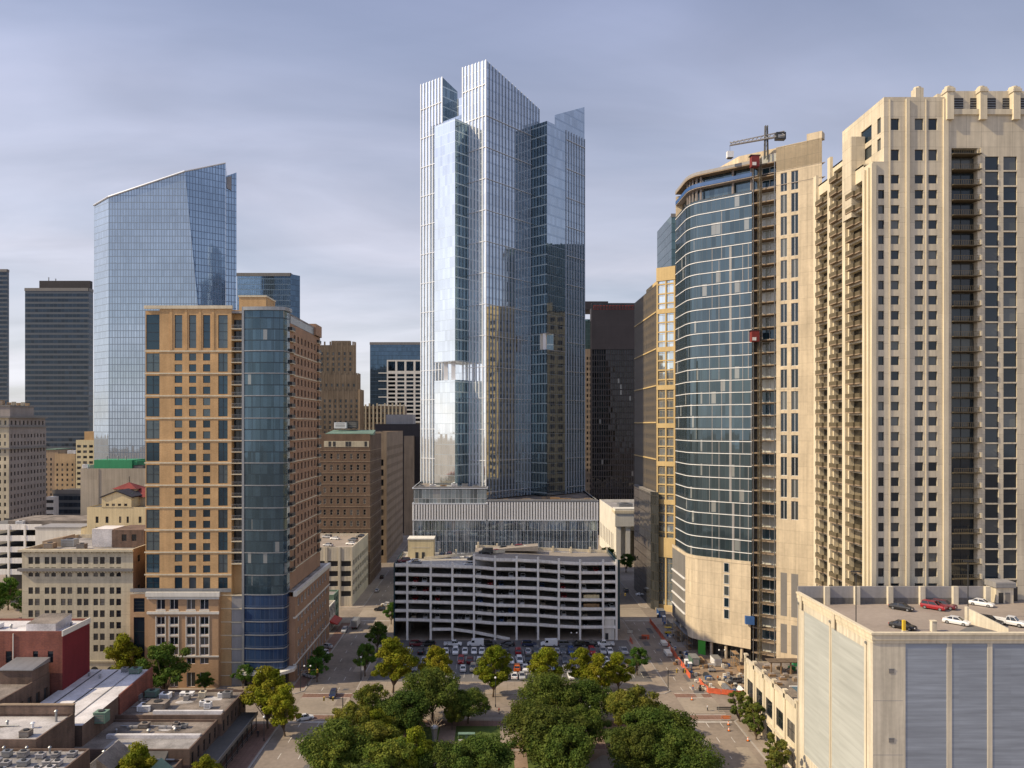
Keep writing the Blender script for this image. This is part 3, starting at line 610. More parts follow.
# its podium: two wings, louvre band, ribbed glass
t = Bld('podium', 'low glass and louvre podium with roof terrace at the foot of the pale blue tower', 'building', (5, 318, 0))
def podium(x0, x1, zt_, zl1, zl0, y1):
    y0 = 318
    for nm, z0, z1, m in (('glazing', 0, zl0, 'cw_podium'), ('glazing', zl1, zt_, 'cw_podium')):
        if z1 - z0 < .3: continue
        t.mb(nm).prism([(x0, y0), (x1, y0), (x1, y1), (x0, y1)], z0, z1, m, cap=False)
    t.mb('louvre_band').prism([(x0, y0), (x1, y0), (x1, y1), (x0, y1)], zl0, zl1, 'louvre_grey', cap=False)
    for O, u, L in (((x0, y0), (1, 0), x1-x0), ((x1, y0), (0, 1), y1-y0), ((x0, y1), (0, -1), y1-y0)):
        n = round(L/1.15)
        for i in range(n+1): t.mb('louvre_band').obox((O[0]+u[0]*(L*i/n-.34), O[1]+u[1]*(L*i/n-.34)), u, .68, .5, zl0, zl1, 'white_metal')
        n = round(L/1.55)
        for i in range(n+1): t.mb('fins').obox((O[0]+u[0]*(L*i/n-.06), O[1]+u[1]*(L*i/n-.06)), u, .12, .35, 0, zl0, 'alu_fin')
        for z in (zl0, zl1, zt_-.5): f = MB(); f.obox((O[0]-u[0]*.4, O[1]-u[1]*.4), u, L+.8, .55, z-.2, z+.25, 'alu_fin'); f.build('trim', t.root)
    b = t.mb('roof'); b.poly([(x0, y0, zt_-.9), (x1, y0, zt_-.9), (x1, y1, zt_-.9), (x0, y1, zt_-.9)], 'roof_brown')
    t.mb('parapet').prism([(x0, y0), (x1, y0), (x1, y0+.3), (x0, y0+.3)], zt_-1, zt_+.25, 'grey_panel')
podium(-33.0, -2.3, 49.9, 42.9, 36.0, 393); podium(-2.0, 44.2, 44.5, 43.9, 36.0, 393)
rr = random.Random(5)
for i in range(26):
    x = rr.uniform(0, 42); y = rr.uniform(319.5, 336)
    if x < 24 and y > 322+.9*x*.5: continue
    b = MB(); w = rr.uniform(.8, 2.2); b.box(x-w, x+w, y-.5, y+.5, 43.6, 43.6+rr.uniform(.5, 1.1), rr.choice(('wood', 'roof_brown', 'brown_stone'))); b.build('planter', t.root)
for i in range(6): t.unit(-30+i*4.6, 324, 49.0, 2.6, 2.2, rr.uniform(1.0, 2.2), rr.choice(('white_metal', 'steel', 'wood')))
t.done()

# ------------------------------------------------------------------ parking garage in the middle
g = Bld('parking_garage', 'white open-deck parking garage with ramped floors behind the parking lot', 'parking garage', (5.5, 267, 0))
GY0, GY1 = 267.0, 292.0; gx0, gx1 = X(395, GY0), X(617.5, GY0)
prof = [(395, 565.2), (407, 565.2), (474, 567.0), (495, 568.9), (516.6, 569.3), (538, 570.2), (558.7, 571.8), (580, 572.7), (617.5, 572.7)]
def pz(x, k):
    px = VX + x*FPX/GY0
    for (a, ya), (c, yc) in zip(prof, prof[1:]):
        if px <= c + 1e-6: return Z(ya + (yc-ya)*max(0, px-a)/(c-a) + 9.07*k, GY0)
    return Z(572.7+9.07*k, GY0)
gcols = [X(p, GY0) for p in (407.4, 430.8, 452.4, 474, 495, 516.6, 538, 558.7, 580, 603)]
brk = [gx0] + gcols + [gx1]; xs4 = X(474, GY0)
def strip(part, k, xa, xb, y0, y1, zl, zh, m, top=None):
    pts = [x for x in brk if xa-1e-6 <= x <= xb+1e-6]
    b = MB()
    for a, c in zip(pts, pts[1:]):
        za, zc = pz(a, k), pz(c, k)
        b.prism([(a, y0), (c, y0), (c, y1), (a, y1)], [za+zl, zc+zl, zc+zl, za+zl], [za+zh, zc+zh, zc+zh, za+zh], m, top=top)
    b.build(part, g.root)
for k in range(-1, 7):
    xa = xs4 if k < 0 else gx0
    strip('spandrel', k, xa, gx1, GY0, GY0+.3, -.45, .5, 'white_concrete')
    strip('floor_slab', k, xa, gx1, GY0+.3, GY1, -.75, -.40, 'garage_floor', top='deck_grey' if k < 0 else None)
    strip('spandrel', k, xa, gx1, GY1, GY1+.3, -.45, .5, 'white_concrete')
g.mb('back_wall').box(gx0, gx1, GY1+.31, GY1+.6, 0, pz(gx1, 0), 'garage_floor')
for y in (GY0+9, GY0+17):
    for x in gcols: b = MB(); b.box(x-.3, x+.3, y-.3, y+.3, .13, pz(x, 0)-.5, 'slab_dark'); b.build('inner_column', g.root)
for i, x in enumerate(gcols + [gx1-.4]):
    zt_ = (pz(x, -1) if x >= xs4-.1 else pz(x, 0)) + 1.5
    b = MB(); b.box(x-.36, x+.36, GY0-.45, GY0-.003, .13, zt_, 'white_concrete'); b.box(x-.42, x+.42, GY0-.5, GY0-.002, .13, .6, 'white_concrete'); b.build('column', g.root)
b = MB(); b.box(gx0-.5, gx0-.01, GY0-.1, GY1, .13, pz(gx0, 0)+.6, 'teal_glass'); b.box(gx0-.56, gx0-.5, GY0+1, GY1-1, .5, 1.2, 'steel'); b.build('end_screen', g.root)
b = MB(); b.box(gx1+.01, gx1+.9, GY0-.1, GY1, 4, pz(gx1, -1)+.6, 'teal_glass'); b.box(gx1+.9, gx1+.96, GY0+1, GY1-1, 5, 5.4, 'steel'); b.build('end_screen', g.root)
b = MB(); x0, x1 = X(604, GY0), X(614.5, GY0); b.box(x0, x1, GY0+.32, GY0+3, .13, pz(x1, 6)-.5, 'white_wall'); b.box(x0+.5, x0+1.6, GY0+.28, GY0+.32, .13, 2.4, 'dark_frame'); b.box(x0+.2, x1, GY0+.05, GY0+.35, pz(x1, 6)+.5, pz(x1, 5)-.5, 'white_wall'); b.build('stair_enclosure', g.root)
# entrance ramp at the lowest level
b = MB(); pts = [(X(p, GY0), Z(y, GY0)) for p, y in ((431, 629.6), (452, 629.5), (474, 632.5), (495, 636.5), (510, 639.5))]
for (xa, za), (xc, zc) in zip(pts, pts[1:]): b.prism([(xa, GY0+.4), (xc, GY0+.4), (xc, GY0+.7), (xa, GY0+.7)], [za-.5, zc-.5, zc-.5, za-.5], [za+.5, zc+.5, zc+.5, za+.5], 'white_concrete'); b.prism([(xa, GY0+.7), (xc, GY0+.7), (xc, GY0+7), (xa, GY0+7)], [za-.6, zc-.6, zc-.6, za-.6], [za-.4, zc-.4, zc-.4, za-.4], 'deck_grey')
b.build('ramp', g.root)
# roof: upper deck behind on the left, ramp kerbs, stair house
zl = pz(gx0, 0)
b = MB(); xq = X(408.5, 285), X(434, 285); zs = pz(gx0, 0)-.4
b.box(xq[0], xq[1], 283, 290, zs, zs+7.0, 'cream_stucco'); b.box(xq[0]-.2, xq[1]+.2, 282.8, 290.2, zs+7, zs+7.4, 'white_wall')
b.box(xq[0]+1.5, xq[1]-1.5, 282.95, 283, zs+3.9, zs+4.3, 'beige_trim')
for e in (2.8, 5.2): b.box(xq[0]+e, xq[0]+e+1.1, 282.93, 283, zs, zs+2.3, 'dark_frame')
b.build('stair_house', g.root)
b = MB(); zk = pz(xs4, -1)
b.prism([(X(424, 281), 280.7), (X(505, 281), 280.7), (X(505, 281), 281.0), (X(424, 281), 281.0)], [zs, zk-.4, zk-.4, zs], [zs+.9, zk+.7, zk+.7, zs+.9], 'beige_trim'); b.build('ramp_wall', g.root)
b = MB(); b.prism([(X(478, 284), 284), (X(538, 284), 284), (X(538, 290), 290.5), (X(478, 290), 290.5)], zk-.4, [zk-.3, zk+1.5, zk+1.5, zk-.3], 'deck_grey'); b.build('ramp', g.root)
for i, px in enumerate((440, 456, 478, 497, 512, 536, 553, 571, 590, 607)):
    x = X(px, 291.5); b = MB(); z0 = (pz(x, -1) if x > xs4 else pz(x, 0)) - .3
    b.box(x-.35, x+.35, GY1-.6, GY1-.1, z0, z0+2.2, 'beige_trim'); b.build('parapet_post', g.root)
b = MB()
b.prism([(xs4+.4, GY1-.1), (gx1, GY1-.1), (gx1, GY1+.3), (xs4+.4, GY1+.3)], [pz(xs4, -1)-.4, pz(gx1, -1)-.4]*1 + [pz(gx1, -1)-.4, pz(xs4, -1)-.4], [pz(xs4, -1)+.6, pz(gx1, -1)+.6, pz(gx1, -1)+.6, pz(xs4, -1)+.6], 'beige_trim'); b.build('parapet', g.root)
g.done()
# ------------------------------------------------------------------ right: beige balcony tower
t = Bld('apartment_tower', 'beige high-rise with square windows, ribbed pilasters and stacked balconies behind the roof deck', 'apartment tower', (100, 168, 0))
Y0 = 168.0; mx0 = X(872.5, Y0); mx1 = X(1090, Y0); pit = 3.36; ztop = Z(97, Y0)
zrow = [Z(y, Y0) for y in [0]]
def srows(n, ytop=0): return [(Z(183.5+15.13*i, Y0), Z(174.8+15.13*i, Y0)) for i in range(n)]
wr = srows(29); upper = [(Z(160.5, Y0), Z(149.5, Y0)), (Z(130, Y0), Z(118.5, Y0))]
# low wing strip (872-884), main block strip up to the ribs
zw = Z(161.5, Y0)
xa, xb, xc, xd, xe = mx0, X(884, Y0), X(945.5, Y0), X(951.5, Y0), X(977.6, Y0)
t.facade('wall', 'beige_stone', (xa, Y0), (1, 0), xb-xa, 0, zw, pxc(xa, Y0, [(878.2, 884)]), wr, .35, 'frame', 'pane_blue')
colsA = pxc(xb, Y0, [(890.9, 899.2), (914.8, 923.4), (928.4, 937.3)]); 
t.facade('wall', 'beige_stone', (xb, Y0), (1, 0), xc-xb, 0, ztop, colsA, wr + upper, .35, 'frame', 'pane_blue')
for px, w in ((873.2, 1.0), (889.8, .3), (907.2, .75), (926, .22), (945.2, 1.1)):
    x = X(px, Y0); z1 = zw if px < 884 else ztop
    t.mb('rib').box(x-w/2, x+w/2, Y0-.38 if w > .5 else Y0-.13, Y0-.003, 0, z1-.5, 'beige_trim')
# window rings
# balcony bay
zb1 = Z(148, Y0)
t.facade('wall', 'beige_stone', (xc, Y0), (1, 0), xd-xc, 0, ztop-4, [], [])
b = t.mb('wall'); b.box(xd, xe, Y0+2.2, Y0+2.5, 0, ztop-5, 'beige_stone', 'f'); b.box(xd, xe, Y0, Y0+2.2, zb1, ztop-4, 'beige_stone', 'fb')
b.poly([(xd, Y0, 0), (xd, Y0+2.2, 0), (xd, Y0+2.2, zb1), (xd, Y0, zb1)], 'beige_stone'); b.poly([(xe, Y0+2.2, 0), (xe, Y0, 0), (xe, Y0, zb1), (xe, Y0+2.2, zb1)], 'beige_stone')
bal = MB(); bw = xe-xd
bal.box(-bw/2, bw/2+.5, -.7, 2.15, -.09, .09, 'railing_olive'); rl = MB(); rl.box(-bw/2, bw/2+.4, -.86, -.82, 1.0, 1.08, 'railing_olive')
for i in range(16): x = -bw/2+.1+i*(bw+.2)/15; rl.box(x-.03, x+.03, -.85, -.82, .12, 1.0, 'railing_olive', 'flr')
rl.box(bw/2+.1, bw/2+.5, -.9, -.5, .12, 1.2, 'beige_trim'); rl.box(bw/2+.36, bw/2+.4, -.5, 0, .4, 1.0, 'railing_olive')
bal_me = bal.mesh('balcony'); RAIL[bal_me.name] = rl.mesh('railing')
pts = []
for i in range(30):
    z = Z(184.2+15.13*(i-2), Y0) - .25 if i >= 2 else Z((154.5, 170)[i], Y0)
    pts.append((( xd+xe)/2, Y0, z, 0)); t.win(((xd+xe)/2, Y0+1.4, z+.12), (1, 0), bw-.1, pit-.45, 'pair', 'pane_blue')
t.repeat('balcony', bal_me, pts)
# window wall and its mirror beyond the frame
xf = X(1019, Y0)
gw = [(Z(160.5, Y0), Z(147.5, Y0))] + [(Z(185.2+15.13*i, Y0), Z(171.6+15.13*i, Y0)) for i in range(-1, 29)]
gw = sorted(set((round(a, 3), round(c, 3)) for a, c in gw[1:]))
t.facade('wall', 'beige_stone', (xe, Y0), (1, 0), xf-xe, 0, ztop-4, pxc(xe, Y0, [(985, 998.6), (1003.4, 1017)]), gw, .3, 'frame', 'pane_blue')
t.facade('wall', 'beige_stone', (xf, Y0), (1, 0), mx1-xf, 0, ztop-4, even(mx1-xf, 3, 2.6), gw, .3, 'frame', 'pane_blue')
# crown on the right half: piers and louvred plant floor
zc0, zc1 = ztop-4, Z(89, Y0)
t.mb('crown').box(xc-.01, mx1, Y0-.4, Y0+12, zc0, zc0+1.2, 'beige_trim'); 
t.mb('crown').box(xc+1, mx1, Y0+.6, Y0+10, zc0+1.2, zc0+5.6, 'beige_stone')
for i in range(8):
    x = X(951, Y0)+i*3.62
    if x > mx1-1: break
    t.mb('plant_opening').box(x+1.0, x+3.1, Y0+.55, Y0+.6, zc0+1.6, zc0+4.0, 'interior_dark', 'flrtb')
    for j in range(4): t.mb('plant_opening').box(x+1.0, x+3.1, Y0+.5, Y0+.55, zc0+1.8+j*.55, zc0+1.9+j*.55, 'steel')
for i in range(5):
    x = X(948.5, Y0)+i*7.35
    b = MB(); b.box(x-.75, x+.75, Y0-.8, Y0+1.2, zc0-1.2, zc1+.2, 'beige_trim'); b.box(x-.95, x+.95, Y0-1.0, Y0+1.3, zc1-.9, zc1-.3, 'beige_stone'); b.cyl(x, Y0+.2, .7, zc1+.2, zc1+.55, 'beige_trim', 10); b.build('crown_pier', t.root)
    b = MB(); xx = x-3.0; b.box(xx-.9, xx+.9, Y0+6, Y0+8, zc0+5.6, zc1+3.0, 'beige_stone'); b.cyl(xx, Y0+7, .85, zc1+3, zc1+3.4, 'beige_trim', 10); b.build('roof_pier', t.root)
t.mb('crown').box(xc+2, mx1, Y0+6.5, Y0+9, zc0+5.6, zc1+1.8, 'beige_stone')
# left side: stepped wings with balconies, lit by the sun
xL = mx0; dY = [(172.6, 180.2), (181.8, 188.2), (189.6, 196.4)]
ztops = [Z(163, 172), Z(158, 182), Z(177, 190)]
t.facade('side_wall', 'beige_trim', (xL, 172.4), (0, -1), 4.4, 0, zw, [], [])
for px_ in (169.3, 171.0): t.mb('side_wall').box(xL-.45, xL-.003, px_-.25, px_+.25, 0, zw-1, 'beige_trim')
sb = MB(); L = 6.2
sb.box(-.6, .1, -L/2, L/2, -.12, .14, 'brown_stone')
sb.box(-1.1, -.6, -L/2+2.2, L/2-.1, -.12, .14, 'brown_stone')
rl = MB()
for (xx, ya, yb) in ((-1.07, -L/2+2.2, L/2-.1), (-.58, -L/2, -L/2+2.2)):
    rl.box(xx, xx+.05, ya, yb, .14, 1.12, 'railing_olive')
rl.box(-1.07, -.58, -L/2+2.18, -L/2+2.23, .14, 1.1, 'railing_olive'); rl.box(-1.07, -.1, L/2-.16, L/2-.1, .14, 1.1, 'railing_olive'); rl.box(-.6, 0, -L/2, -L/2+.05, .14, 1.1, 'railing_olive')
sb_me = sb.mesh('balcony'); RAIL[sb_me.name] = rl.mesh('railing'); pts = []
for (ya, yb), zt_ in zip(dY, ztops):
    W_ = yb-ya; ym = (ya+yb)/2
    zz = [Z(184.2+15.13*(i-2), Y0)-.2 for i in range(33)]
    zz = [z for z in zz if 3 < z < zt_-4]
    rws = sorted((z+.15, z+2.75) for z in zz)
    t.facade('side_wall', 'beige_trim', (xL+.3, yb), (0, -1), W_, 0, zt_, [(.5, W_-.7)], rws, 1.3, 'pair', 'pane_warm')
    for z in zz: pts.append((xL+.3, ym, z, 0))
    t.mb('side_wall').box(xL-.4, xL+.3, yb-.02, yb+1.5, 0, zt_+2.5, 'beige_trim'); t.mb('side_wall').box(xL+.3, xL+3, ya-.2, yb+1.4, zt_-.4, zt_, 'beige_trim', 'tlfk')
    t.mb('side_wall').box(xL+3, xL+3.4, ya-.2, yb+1.4, zt_-12, zt_+2, 'beige_stone', 'lt')
t.repeat('balcony', sb_me, pts)
# upper block set back behind the wings
xu = X(884, Y0)
rw = [(Z(157, 174), Z(145, 174)), (Z(140, 174), Z(125, 174))]
t.facade('wall', 'beige_stone', (xu, 188), (0, -1), 20, zw-14, ztop, [(9.5, 14.5), (17, 18.6)], rw, .3, 'frame', 'pane_blue')
t.mb('wall').box(xL+.4, xu, Y0+.01, Y0+3, zw-.4, zw, 'beige_trim', 'ktl')
t.mb('wall').box(xu-3.2, xu-.02, 176.5, 181, zw-10, Z(139, 178), 'beige_stone', 'flkt')
t.mb('wall').poly([(mx1, Y0, 0), (mx1, 196, 0), (mx1, 196, ztop-4), (mx1, Y0, ztop-4)], 'beige_stone'); t.mb('wall').poly([(mx1, 197.8, 0), (xL-.4, 197.8, 0), (xL-.4, 197.8, ztop-20), (mx1, 197.8, ztop-20)], 'beige_stone')
t.mb('roof').poly([(xu, Y0, ztop-.02), (xc, Y0, ztop-.02), (mx1, 188, ztop-.02), (xu, 188, ztop-.02)], 'roof_grey')
t.mb('roof').poly([(xL-.4, 188, ztop-20), (mx1, 188, ztop-20), (mx1, 197.8, ztop-20), (xL-.4, 197.8, ztop-20)], 'roof_grey')
t.mb('wall').poly([(mx1, 188, ztop-20), (xu, 188, ztop-20), (xu, 188, ztop), (mx1, 188, ztop)], 'beige_stone')
t.done()

# its low podium on the street with an arcade wall and the pool deck
t = Bld('podium_building', 'low beige podium with arched windows and a pool terrace beside the right street', 'building', (70, 180, 0))
px0, pya, pyb, pz_ = 66.0, 163.6, 196.5, 14.6
n = 5; pw = (pyb-pya)/n
cols = [(pw*i+1.1, pw*(i+1)-1.1) for i in range(n)]
t.facade('wall', 'cream_stucco' if 0 else 'beige_trim', (px0, pyb), (0, -1), pyb-pya, 0, pz_, cols, [(.6, 4.0), (6.4, 10.6)], .25, 'cross', 'pane_dark')
t.mb('wall').poly([(px0, pyb, 0), (px0, pyb, pz_), (84, pyb, pz_), (84, pyb, 0)], 'beige_trim')
for i in range(n+1):
    y = pya+pw*i; b = MB(); b.box(px0-.3, px0-.003, y-.45, y+.45, 0, pz_+1.6, 'beige_trim'); b.box(px0-.4, px0+.5, y-.62, y+.62, pz_+1.6, pz_+2.0, 'beige_stone'); b.build('pilaster', t.root)
t.mb('cornice').box(px0-.3, px0+.3, pya, pyb, pz_, pz_+1.0, 'beige_stone')
t.mb('cornice').box(px0-.35, px0-.004, pya, pyb, 4.8, 5.3, 'beige_stone')
t.mb('terrace').poly([(px0+.3, pya, pz_-.3), (84.3, pya, pz_-.3), (84.3, pyb, pz_-.3), (px0+.3, pyb, pz_-.3)], 'roof_brown')
b = MB(); b.poly([(70.5, 168, pz_-.27), (75.5, 168, pz_-.27), (75.5, 178, pz_-.27), (70.5, 178, pz_-.27)], 'pool_blue'); b.box(70.1, 75.9, 178, 178.4, pz_-.3, pz_-.1, 'white_metal'); b.build('pool', t.root)
b = MB()
for i in range(6):
    b.box(69+i*2.4, 69.3+i*2.4, 187, 187.3, pz_-.3, pz_+2.6, 'wood')
b.box(68.6, 81.6, 186.8, 190, pz_+2.6, pz_+2.8, 'bark'); b.build('pergola', t.root)
for i in range(16):
    b = MB(); xx_, yy_ = 68+(i*3.7) % 14, 179.5+(i*5.3) % 15; b.box(xx_-.8, xx_+.8, yy_-.5, yy_+.5, pz_-.3, pz_+.2+.25*(i % 4), ('wood', 'brown_stone', 'leaf_street', 'bark')[i % 4] if i % 4 != 2 else 'green_metal'); b.box(xx_-.5, xx_+.5, yy_-.3, yy_+.3, pz_+.2+.25*(i % 4), pz_+.5+.25*(i % 4), 'grey_stone'); b.build('terrace_seat', t.root)
t.done()

# ------------------------------------------------------------------ right foreground: parking block with cars on the roof
t = Bld('parking_block', 'large cream parking block with ribbed grey-blue panels and cars on its open roof deck', 'parking garage', (95, 131, 0))
fx0, fy0, fy1 = 66.0, 131.0, 163.0; fx1 = 118.0; zt_ = 40.1; zd = 37.4
w = t.mb('wall')
def flat(mb, O, u, a0, a1, z0, z1, m, d=0.0):
    n = (u[1], -u[0]); P = lambda a, z: (O[0]+u[0]*a-n[0]*d, O[1]+u[1]*a-n[1]*d, z); mb.poly([P(a0, z0), P(a1, z0), P(a1, z1), P(a0, z1)], m)
fc = pxc(fx0, fy0, [(905.5, 947), (952, 987.5), (992.5, 1028), (1033, 1070), (1075, 1110)]); zp = Z(643.5, fy0)
t.facade('wall', 'garage_cream', (fx0, fy0), (1, 0), fx1-fx0, 0, zt_-1.9, [c for c in fc if c[1] < fx1-fx0], [(2.0, zp)], .08, pane=None)
for c in fc:
    if c[1] < fx1-fx0:
        b = MB(); flat(b, (fx0, fy0), (1, 0), c[0], c[1], 2.0, zp, 'corrugated_blue', .08); b.build('wall_panel', t.root)
lw = fy1-fy0; lc = [(lw-.0-(22.4+7.9), lw-17.0), (lw-15.6, lw-2.6)]
def yl(px): return fx0*FPX/(px-VX)
lc = [(fy1-yl(804), fy1-yl(829)), (fy1-yl(831.5), fy1-yl(864))]
t.facade('wall', 'garage_cream', (fx0, fy1), (0, -1), lw, 0, zt_-1.9, lc, [(6.5, 36.6)], .08, pane=None)
for c in lc:
    b = MB(); flat(b, (fx0, fy1), (0, -1), c[0], c[1], 6.5, 36.6, 'corrugated_cream', .08); b.build('wall_panel', t.root)
b = t.mb('cornice')
for z0, z1, d in ((zt_-1.9, zt_-1.3, .12), (zt_-1.3, zt_-.35, .3), (zt_-.35, zt_, .5)):
    b.box(fx0-d, fx1, fy0-d, fy0+.35, z0, z1, 'beige_trim'); b.box(fx0-d, fx0+.35, fy0+.352, fy1, z0, z1, 'beige_trim')
for e in (.04, .52): b.box(fx0-.5, fx0-.31, fy1-lw*e-1.6, fy1-lw*e-.6, zt_-3.2, zt_-.4, 'beige_stone')
t.mb('roof_deck').poly([(fx0+.35, fy0+.35, zd), (fx1, fy0+.35, zd), (fx1, fy1, zd), (fx0+.35, fy1, zd)], 'deck_concrete')
t.mb('roof_deck').poly([(X(987, 163), fy1, zd+.002), (fx1, fy1, zd+.002), (fx1, Y0-.8, zd+.002), (X(987, 163), Y0-.8, zd+.002)], 'deck_concrete')
t.mb('wall').box(fx0, X(987, 163), fy1, fy1+.4, 0, 41.2, 'grey_panel', 'fkrlt')
t.mb('wall').box(fx1-.3, fx1, fy0+.35, fy1, 0, zt_, 'garage_cream')
t.mb('wall').box(fx0+.36, fx0+.6, fy0+.36, fy1-.1, zd, zt_-.3, 'garage_cream', 'r'); t.mb('wall').box(fx0+.4, fx1, fy0+.36, fy0+.5, zd, zt_-.3, 'garage_cream', 'k')
for px in (826, 856, 889, 921, 954, 986):
    x = X(px, 163); b = MB(); b.box(x-.55, x+.55, fy1-.75, fy1-.003, zd, 41.3, 'garage_cream'); b.build('pier', t.root)
b = MB(); b.box(fx0+.7, X(987, 163), fy1-.06, fy1-.004, zd+.1, zd+1.35, 'slab_dark'); b.build('kerb_wall', t.root)
for a_ in (2.2, 16.4, 31.5): b = MB(); b.tube((fx0-.12, fy0+a_, .5), (fx0-.12, fy0+a_, zt_-2.2), .07, 'beige_trim', 6); b.box(fx0-.3, fx0-.02, fy0+a_-.2, fy0+a_+.2, zt_-2.6, zt_-2.2, 'steel'); b.build('downpipe', t.root)
for xx_, zz_ in ((69.2, 33), (69.2, 21), (70.6, 12)): b = MB(); b.box(xx_-.45, xx_+.45, fy0-.08, fy0-.003, zz_, zz_+.7, 'louvre_grey'); b.box(xx_-.5, xx_+.5, fy0-.12, fy0-.003, zz_+.7, zz_+.8, 'steel'); b.build('wall_vent', t.root)
b = MB()
for zz_ in (9.4, 18.8, 28.2): b.box(fx0+.05, fx0+5.2, fy0-.015, fy0-.003, zz_, zz_+.06, 'grey_panel')
b.build('wall_joint', t.root)
# ramp wall, bollards, stair house, light poles
b = MB(); xr0, xr1 = X(968, 147), X(1003, 141); b.prism([(xr0, 147), (xr1, 139.5), (xr1+.3, 139.9), (xr0+.3, 147.4)], zd, [zd+3.0, zd+1.0, zd+1.0, zd+3.0], 'garage_cream'); b.box(xr0-.3, xr0+.2, 146.8, 147.6, zd, zd+3.2, 'garage_cream'); b.build('ramp_wall', t.root)
b = MB(); b.poly([(xr0-8, 139, zd+.004), (xr1, 133, zd+.004), (xr1, 139, zd+.004), (xr0, 146, zd+.004)], 'slab_dark'); b.build('ramp_opening', t.root)
sx0, sx1 = X(989, 166), X(1006, 166)
b = MB(); b.box(sx0, sx1, 163.6, 167, zd, zd+3.4, 'garage_cream'); b.box(sx0-.3, sx1+.3, 163.2, 167.1, zd+3.4, zd+4.6, 'grey_panel')
for i in range(3): b.box(sx0-.34, sx1+.34, 163.15, 163.2, zd+3.6+i*.33, zd+3.75+i*.33, 'steel')
b.box(sx0+.5, sx0+1.5, 163.55, 163.6, zd, zd+2.3, 'dark_frame'); b.box(sx0+1.9, sx0+3.0, 163.55, 163.6, zd, zd+2.3, 'louvre_grey'); b.build('stair_house', t.root)
b = MB(); b.box(sx1+.4, sx1+2.2, 165.5, 167, zd, zd+3.2, 'dark_frame'); b.box(sx1+.5, sx1+2.1, 165.4, 165.5, zd+1, zd+2.9, 'interior_dark'); b.build('plant_cabinet', t.root)
b = MB(); x = X(901, 142); b.box(x-.25, x+.25, 140.8, 141.3, zd, zd+2.2, 'yellow_paint'); b.box(x-.32, x+.32, 140.7, 141.4, zd, zd+.3, 'garage_cream'); b.build('bollard', t.root)
b = MB(); x = X(931.5, 142); b.box(x-.45, x+.45, 141, 141.8, zd, zd+1.9, 'garage_cream'); b.box(x-.5, x+.5, 140.9, 141.9, zd+1.9, zd+2.05, 'beige_trim'); b.build('bollard', t.root)
t.done()

# ------------------------------------------------------------------ right: curved tower under construction
t = Bld('tower_under_construction', 'unfinished tower with curved glass front, hoist shaft and blank beige base wrapped in fencing', 'building', (80, 245, 0))
Q = (82.5, 240.0); ca_ = R(-38); cu = (math.cos(ca_), math.sin(ca_))
def C(a, d=0.0): n = (cu[1], -cu[0]); return (Q[0]+cu[0]*a+n[0]*d, Q[1]+cu[1]*a+n[1]*d)
# plan of the glass part: straight street side, rounded corner, straight front up to the shaft
cen = None
arc = [(66.0, 271.5), (66.0, 258.4)]
P0, P1_ = (66.0, 256.5), C(-15.5)
for i in range(1, 9):
    s = i/9; a = (66.0, 258.4); m_ = C(-20.9); c = C(-17)
    arc.append(((1-s)**2*a[0]+2*s*(1-s)*m_[0]+s*s*c[0], (1-s)**2*a[1]+2*s*(1-s)*m_[1]+s*s*c[1]))
arc.append(C(-17)); arc.append(C(-7)); arc.append(C(0))
zg0, zg1 = 31.2, 150.6; fl = 3.95
gl = t.mb('curtain_wall')
for a, c in zip(arc, arc[1:]): gl.poly([(*a, zg0), (*c, zg0), (*c, zg1), (*a, zg1)], 'cw_aris')
def ring(mb, pts, z0, z1, out, inn, m):
    """band following the plan, standing out `out` and reaching in `inn`"""
    N = []
    for i in range(len(pts)):
        a = pts[max(0, i-1)]; c = pts[min(len(pts)-1, i+1)]; L = math.dist(a, c); N.append(((c[1]-a[1])/L, -(c[0]-a[0])/L))
    o_ = [(p[0]+n[0]*out, p[1]+n[1]*out) for p, n in zip(pts, N)]; i_ = [(p[0]-n[0]*inn, p[1]-n[1]*inn) for p, n in zip(pts, N)]
    for j in range(len(pts)-1): mb.prism([o_[j], o_[j+1], i_[j+1], i_[j]], z0, z1, m)
k = 0; z = zg0
while z < zg1+.1:
    ring(t.mb('slab_edge'), arc, z-.11, z+.11, .18, .3, 'white_metal'); z += fl; k += 1
rr = random.Random(11)
for pos in (-14, -10.8, -7.3, -3.9, -1.2):      # light vertical seams and lift strips
    zz = zg0
    while zz < zg1-20:
        ln = fl*rr.choice((3, 4, 5)); dx = rr.choice((0, 0, .9))
        t.mb('seam').obox(C(pos+dx), cu, .18 if pos != -7.3 else .75, .06, zz+.2, min(zg1, zz+ln)-.2, 'grey_panel'); zz += ln
# unfinished top floors: slabs, columns, blue safety mesh, sloping roof plate
ins = [(p[0]+.3, p[1]+.5) for p in arc]
cap = arc + [C(22), (99, 271.5)]
for z in (150.6, 154.9):
    b = MB(); b.prism(cap, z-.2, z, 'grey_stone'); b.build('open_slab', t.root)
rz = [161.5 - .12*max(0, 20-i*2) for i in range(len(arc))]
top_ = [(p[0]-.25, p[1]-.3) for p in arc]
inn_ = [(p[0]+2.2, p[1]+1.4) for p in arc]
for a, c in zip(inn_, inn_[1:]): t.mb('setback_glazing').poly([(*a, 150.62), (*c, 150.62), (*c, 158.5), (*a, 158.5)], 'cw_aris')
t.mb('roof_plate').prism(top_ + [C(1.5), (90, 271.5)], 158.6, 159.0, 'brown_stone')
for p in arc[1::2] + [C(-1)]:
    q_ = (p[0]+1.2, p[1]+1.0); b = MB(); b.box(q_[0]-.28, q_[0]+.28, q_[1]-.28, q_[1]+.28, 150.6, 158.6, 'grey_stone'); b.build('open_column', t.root)
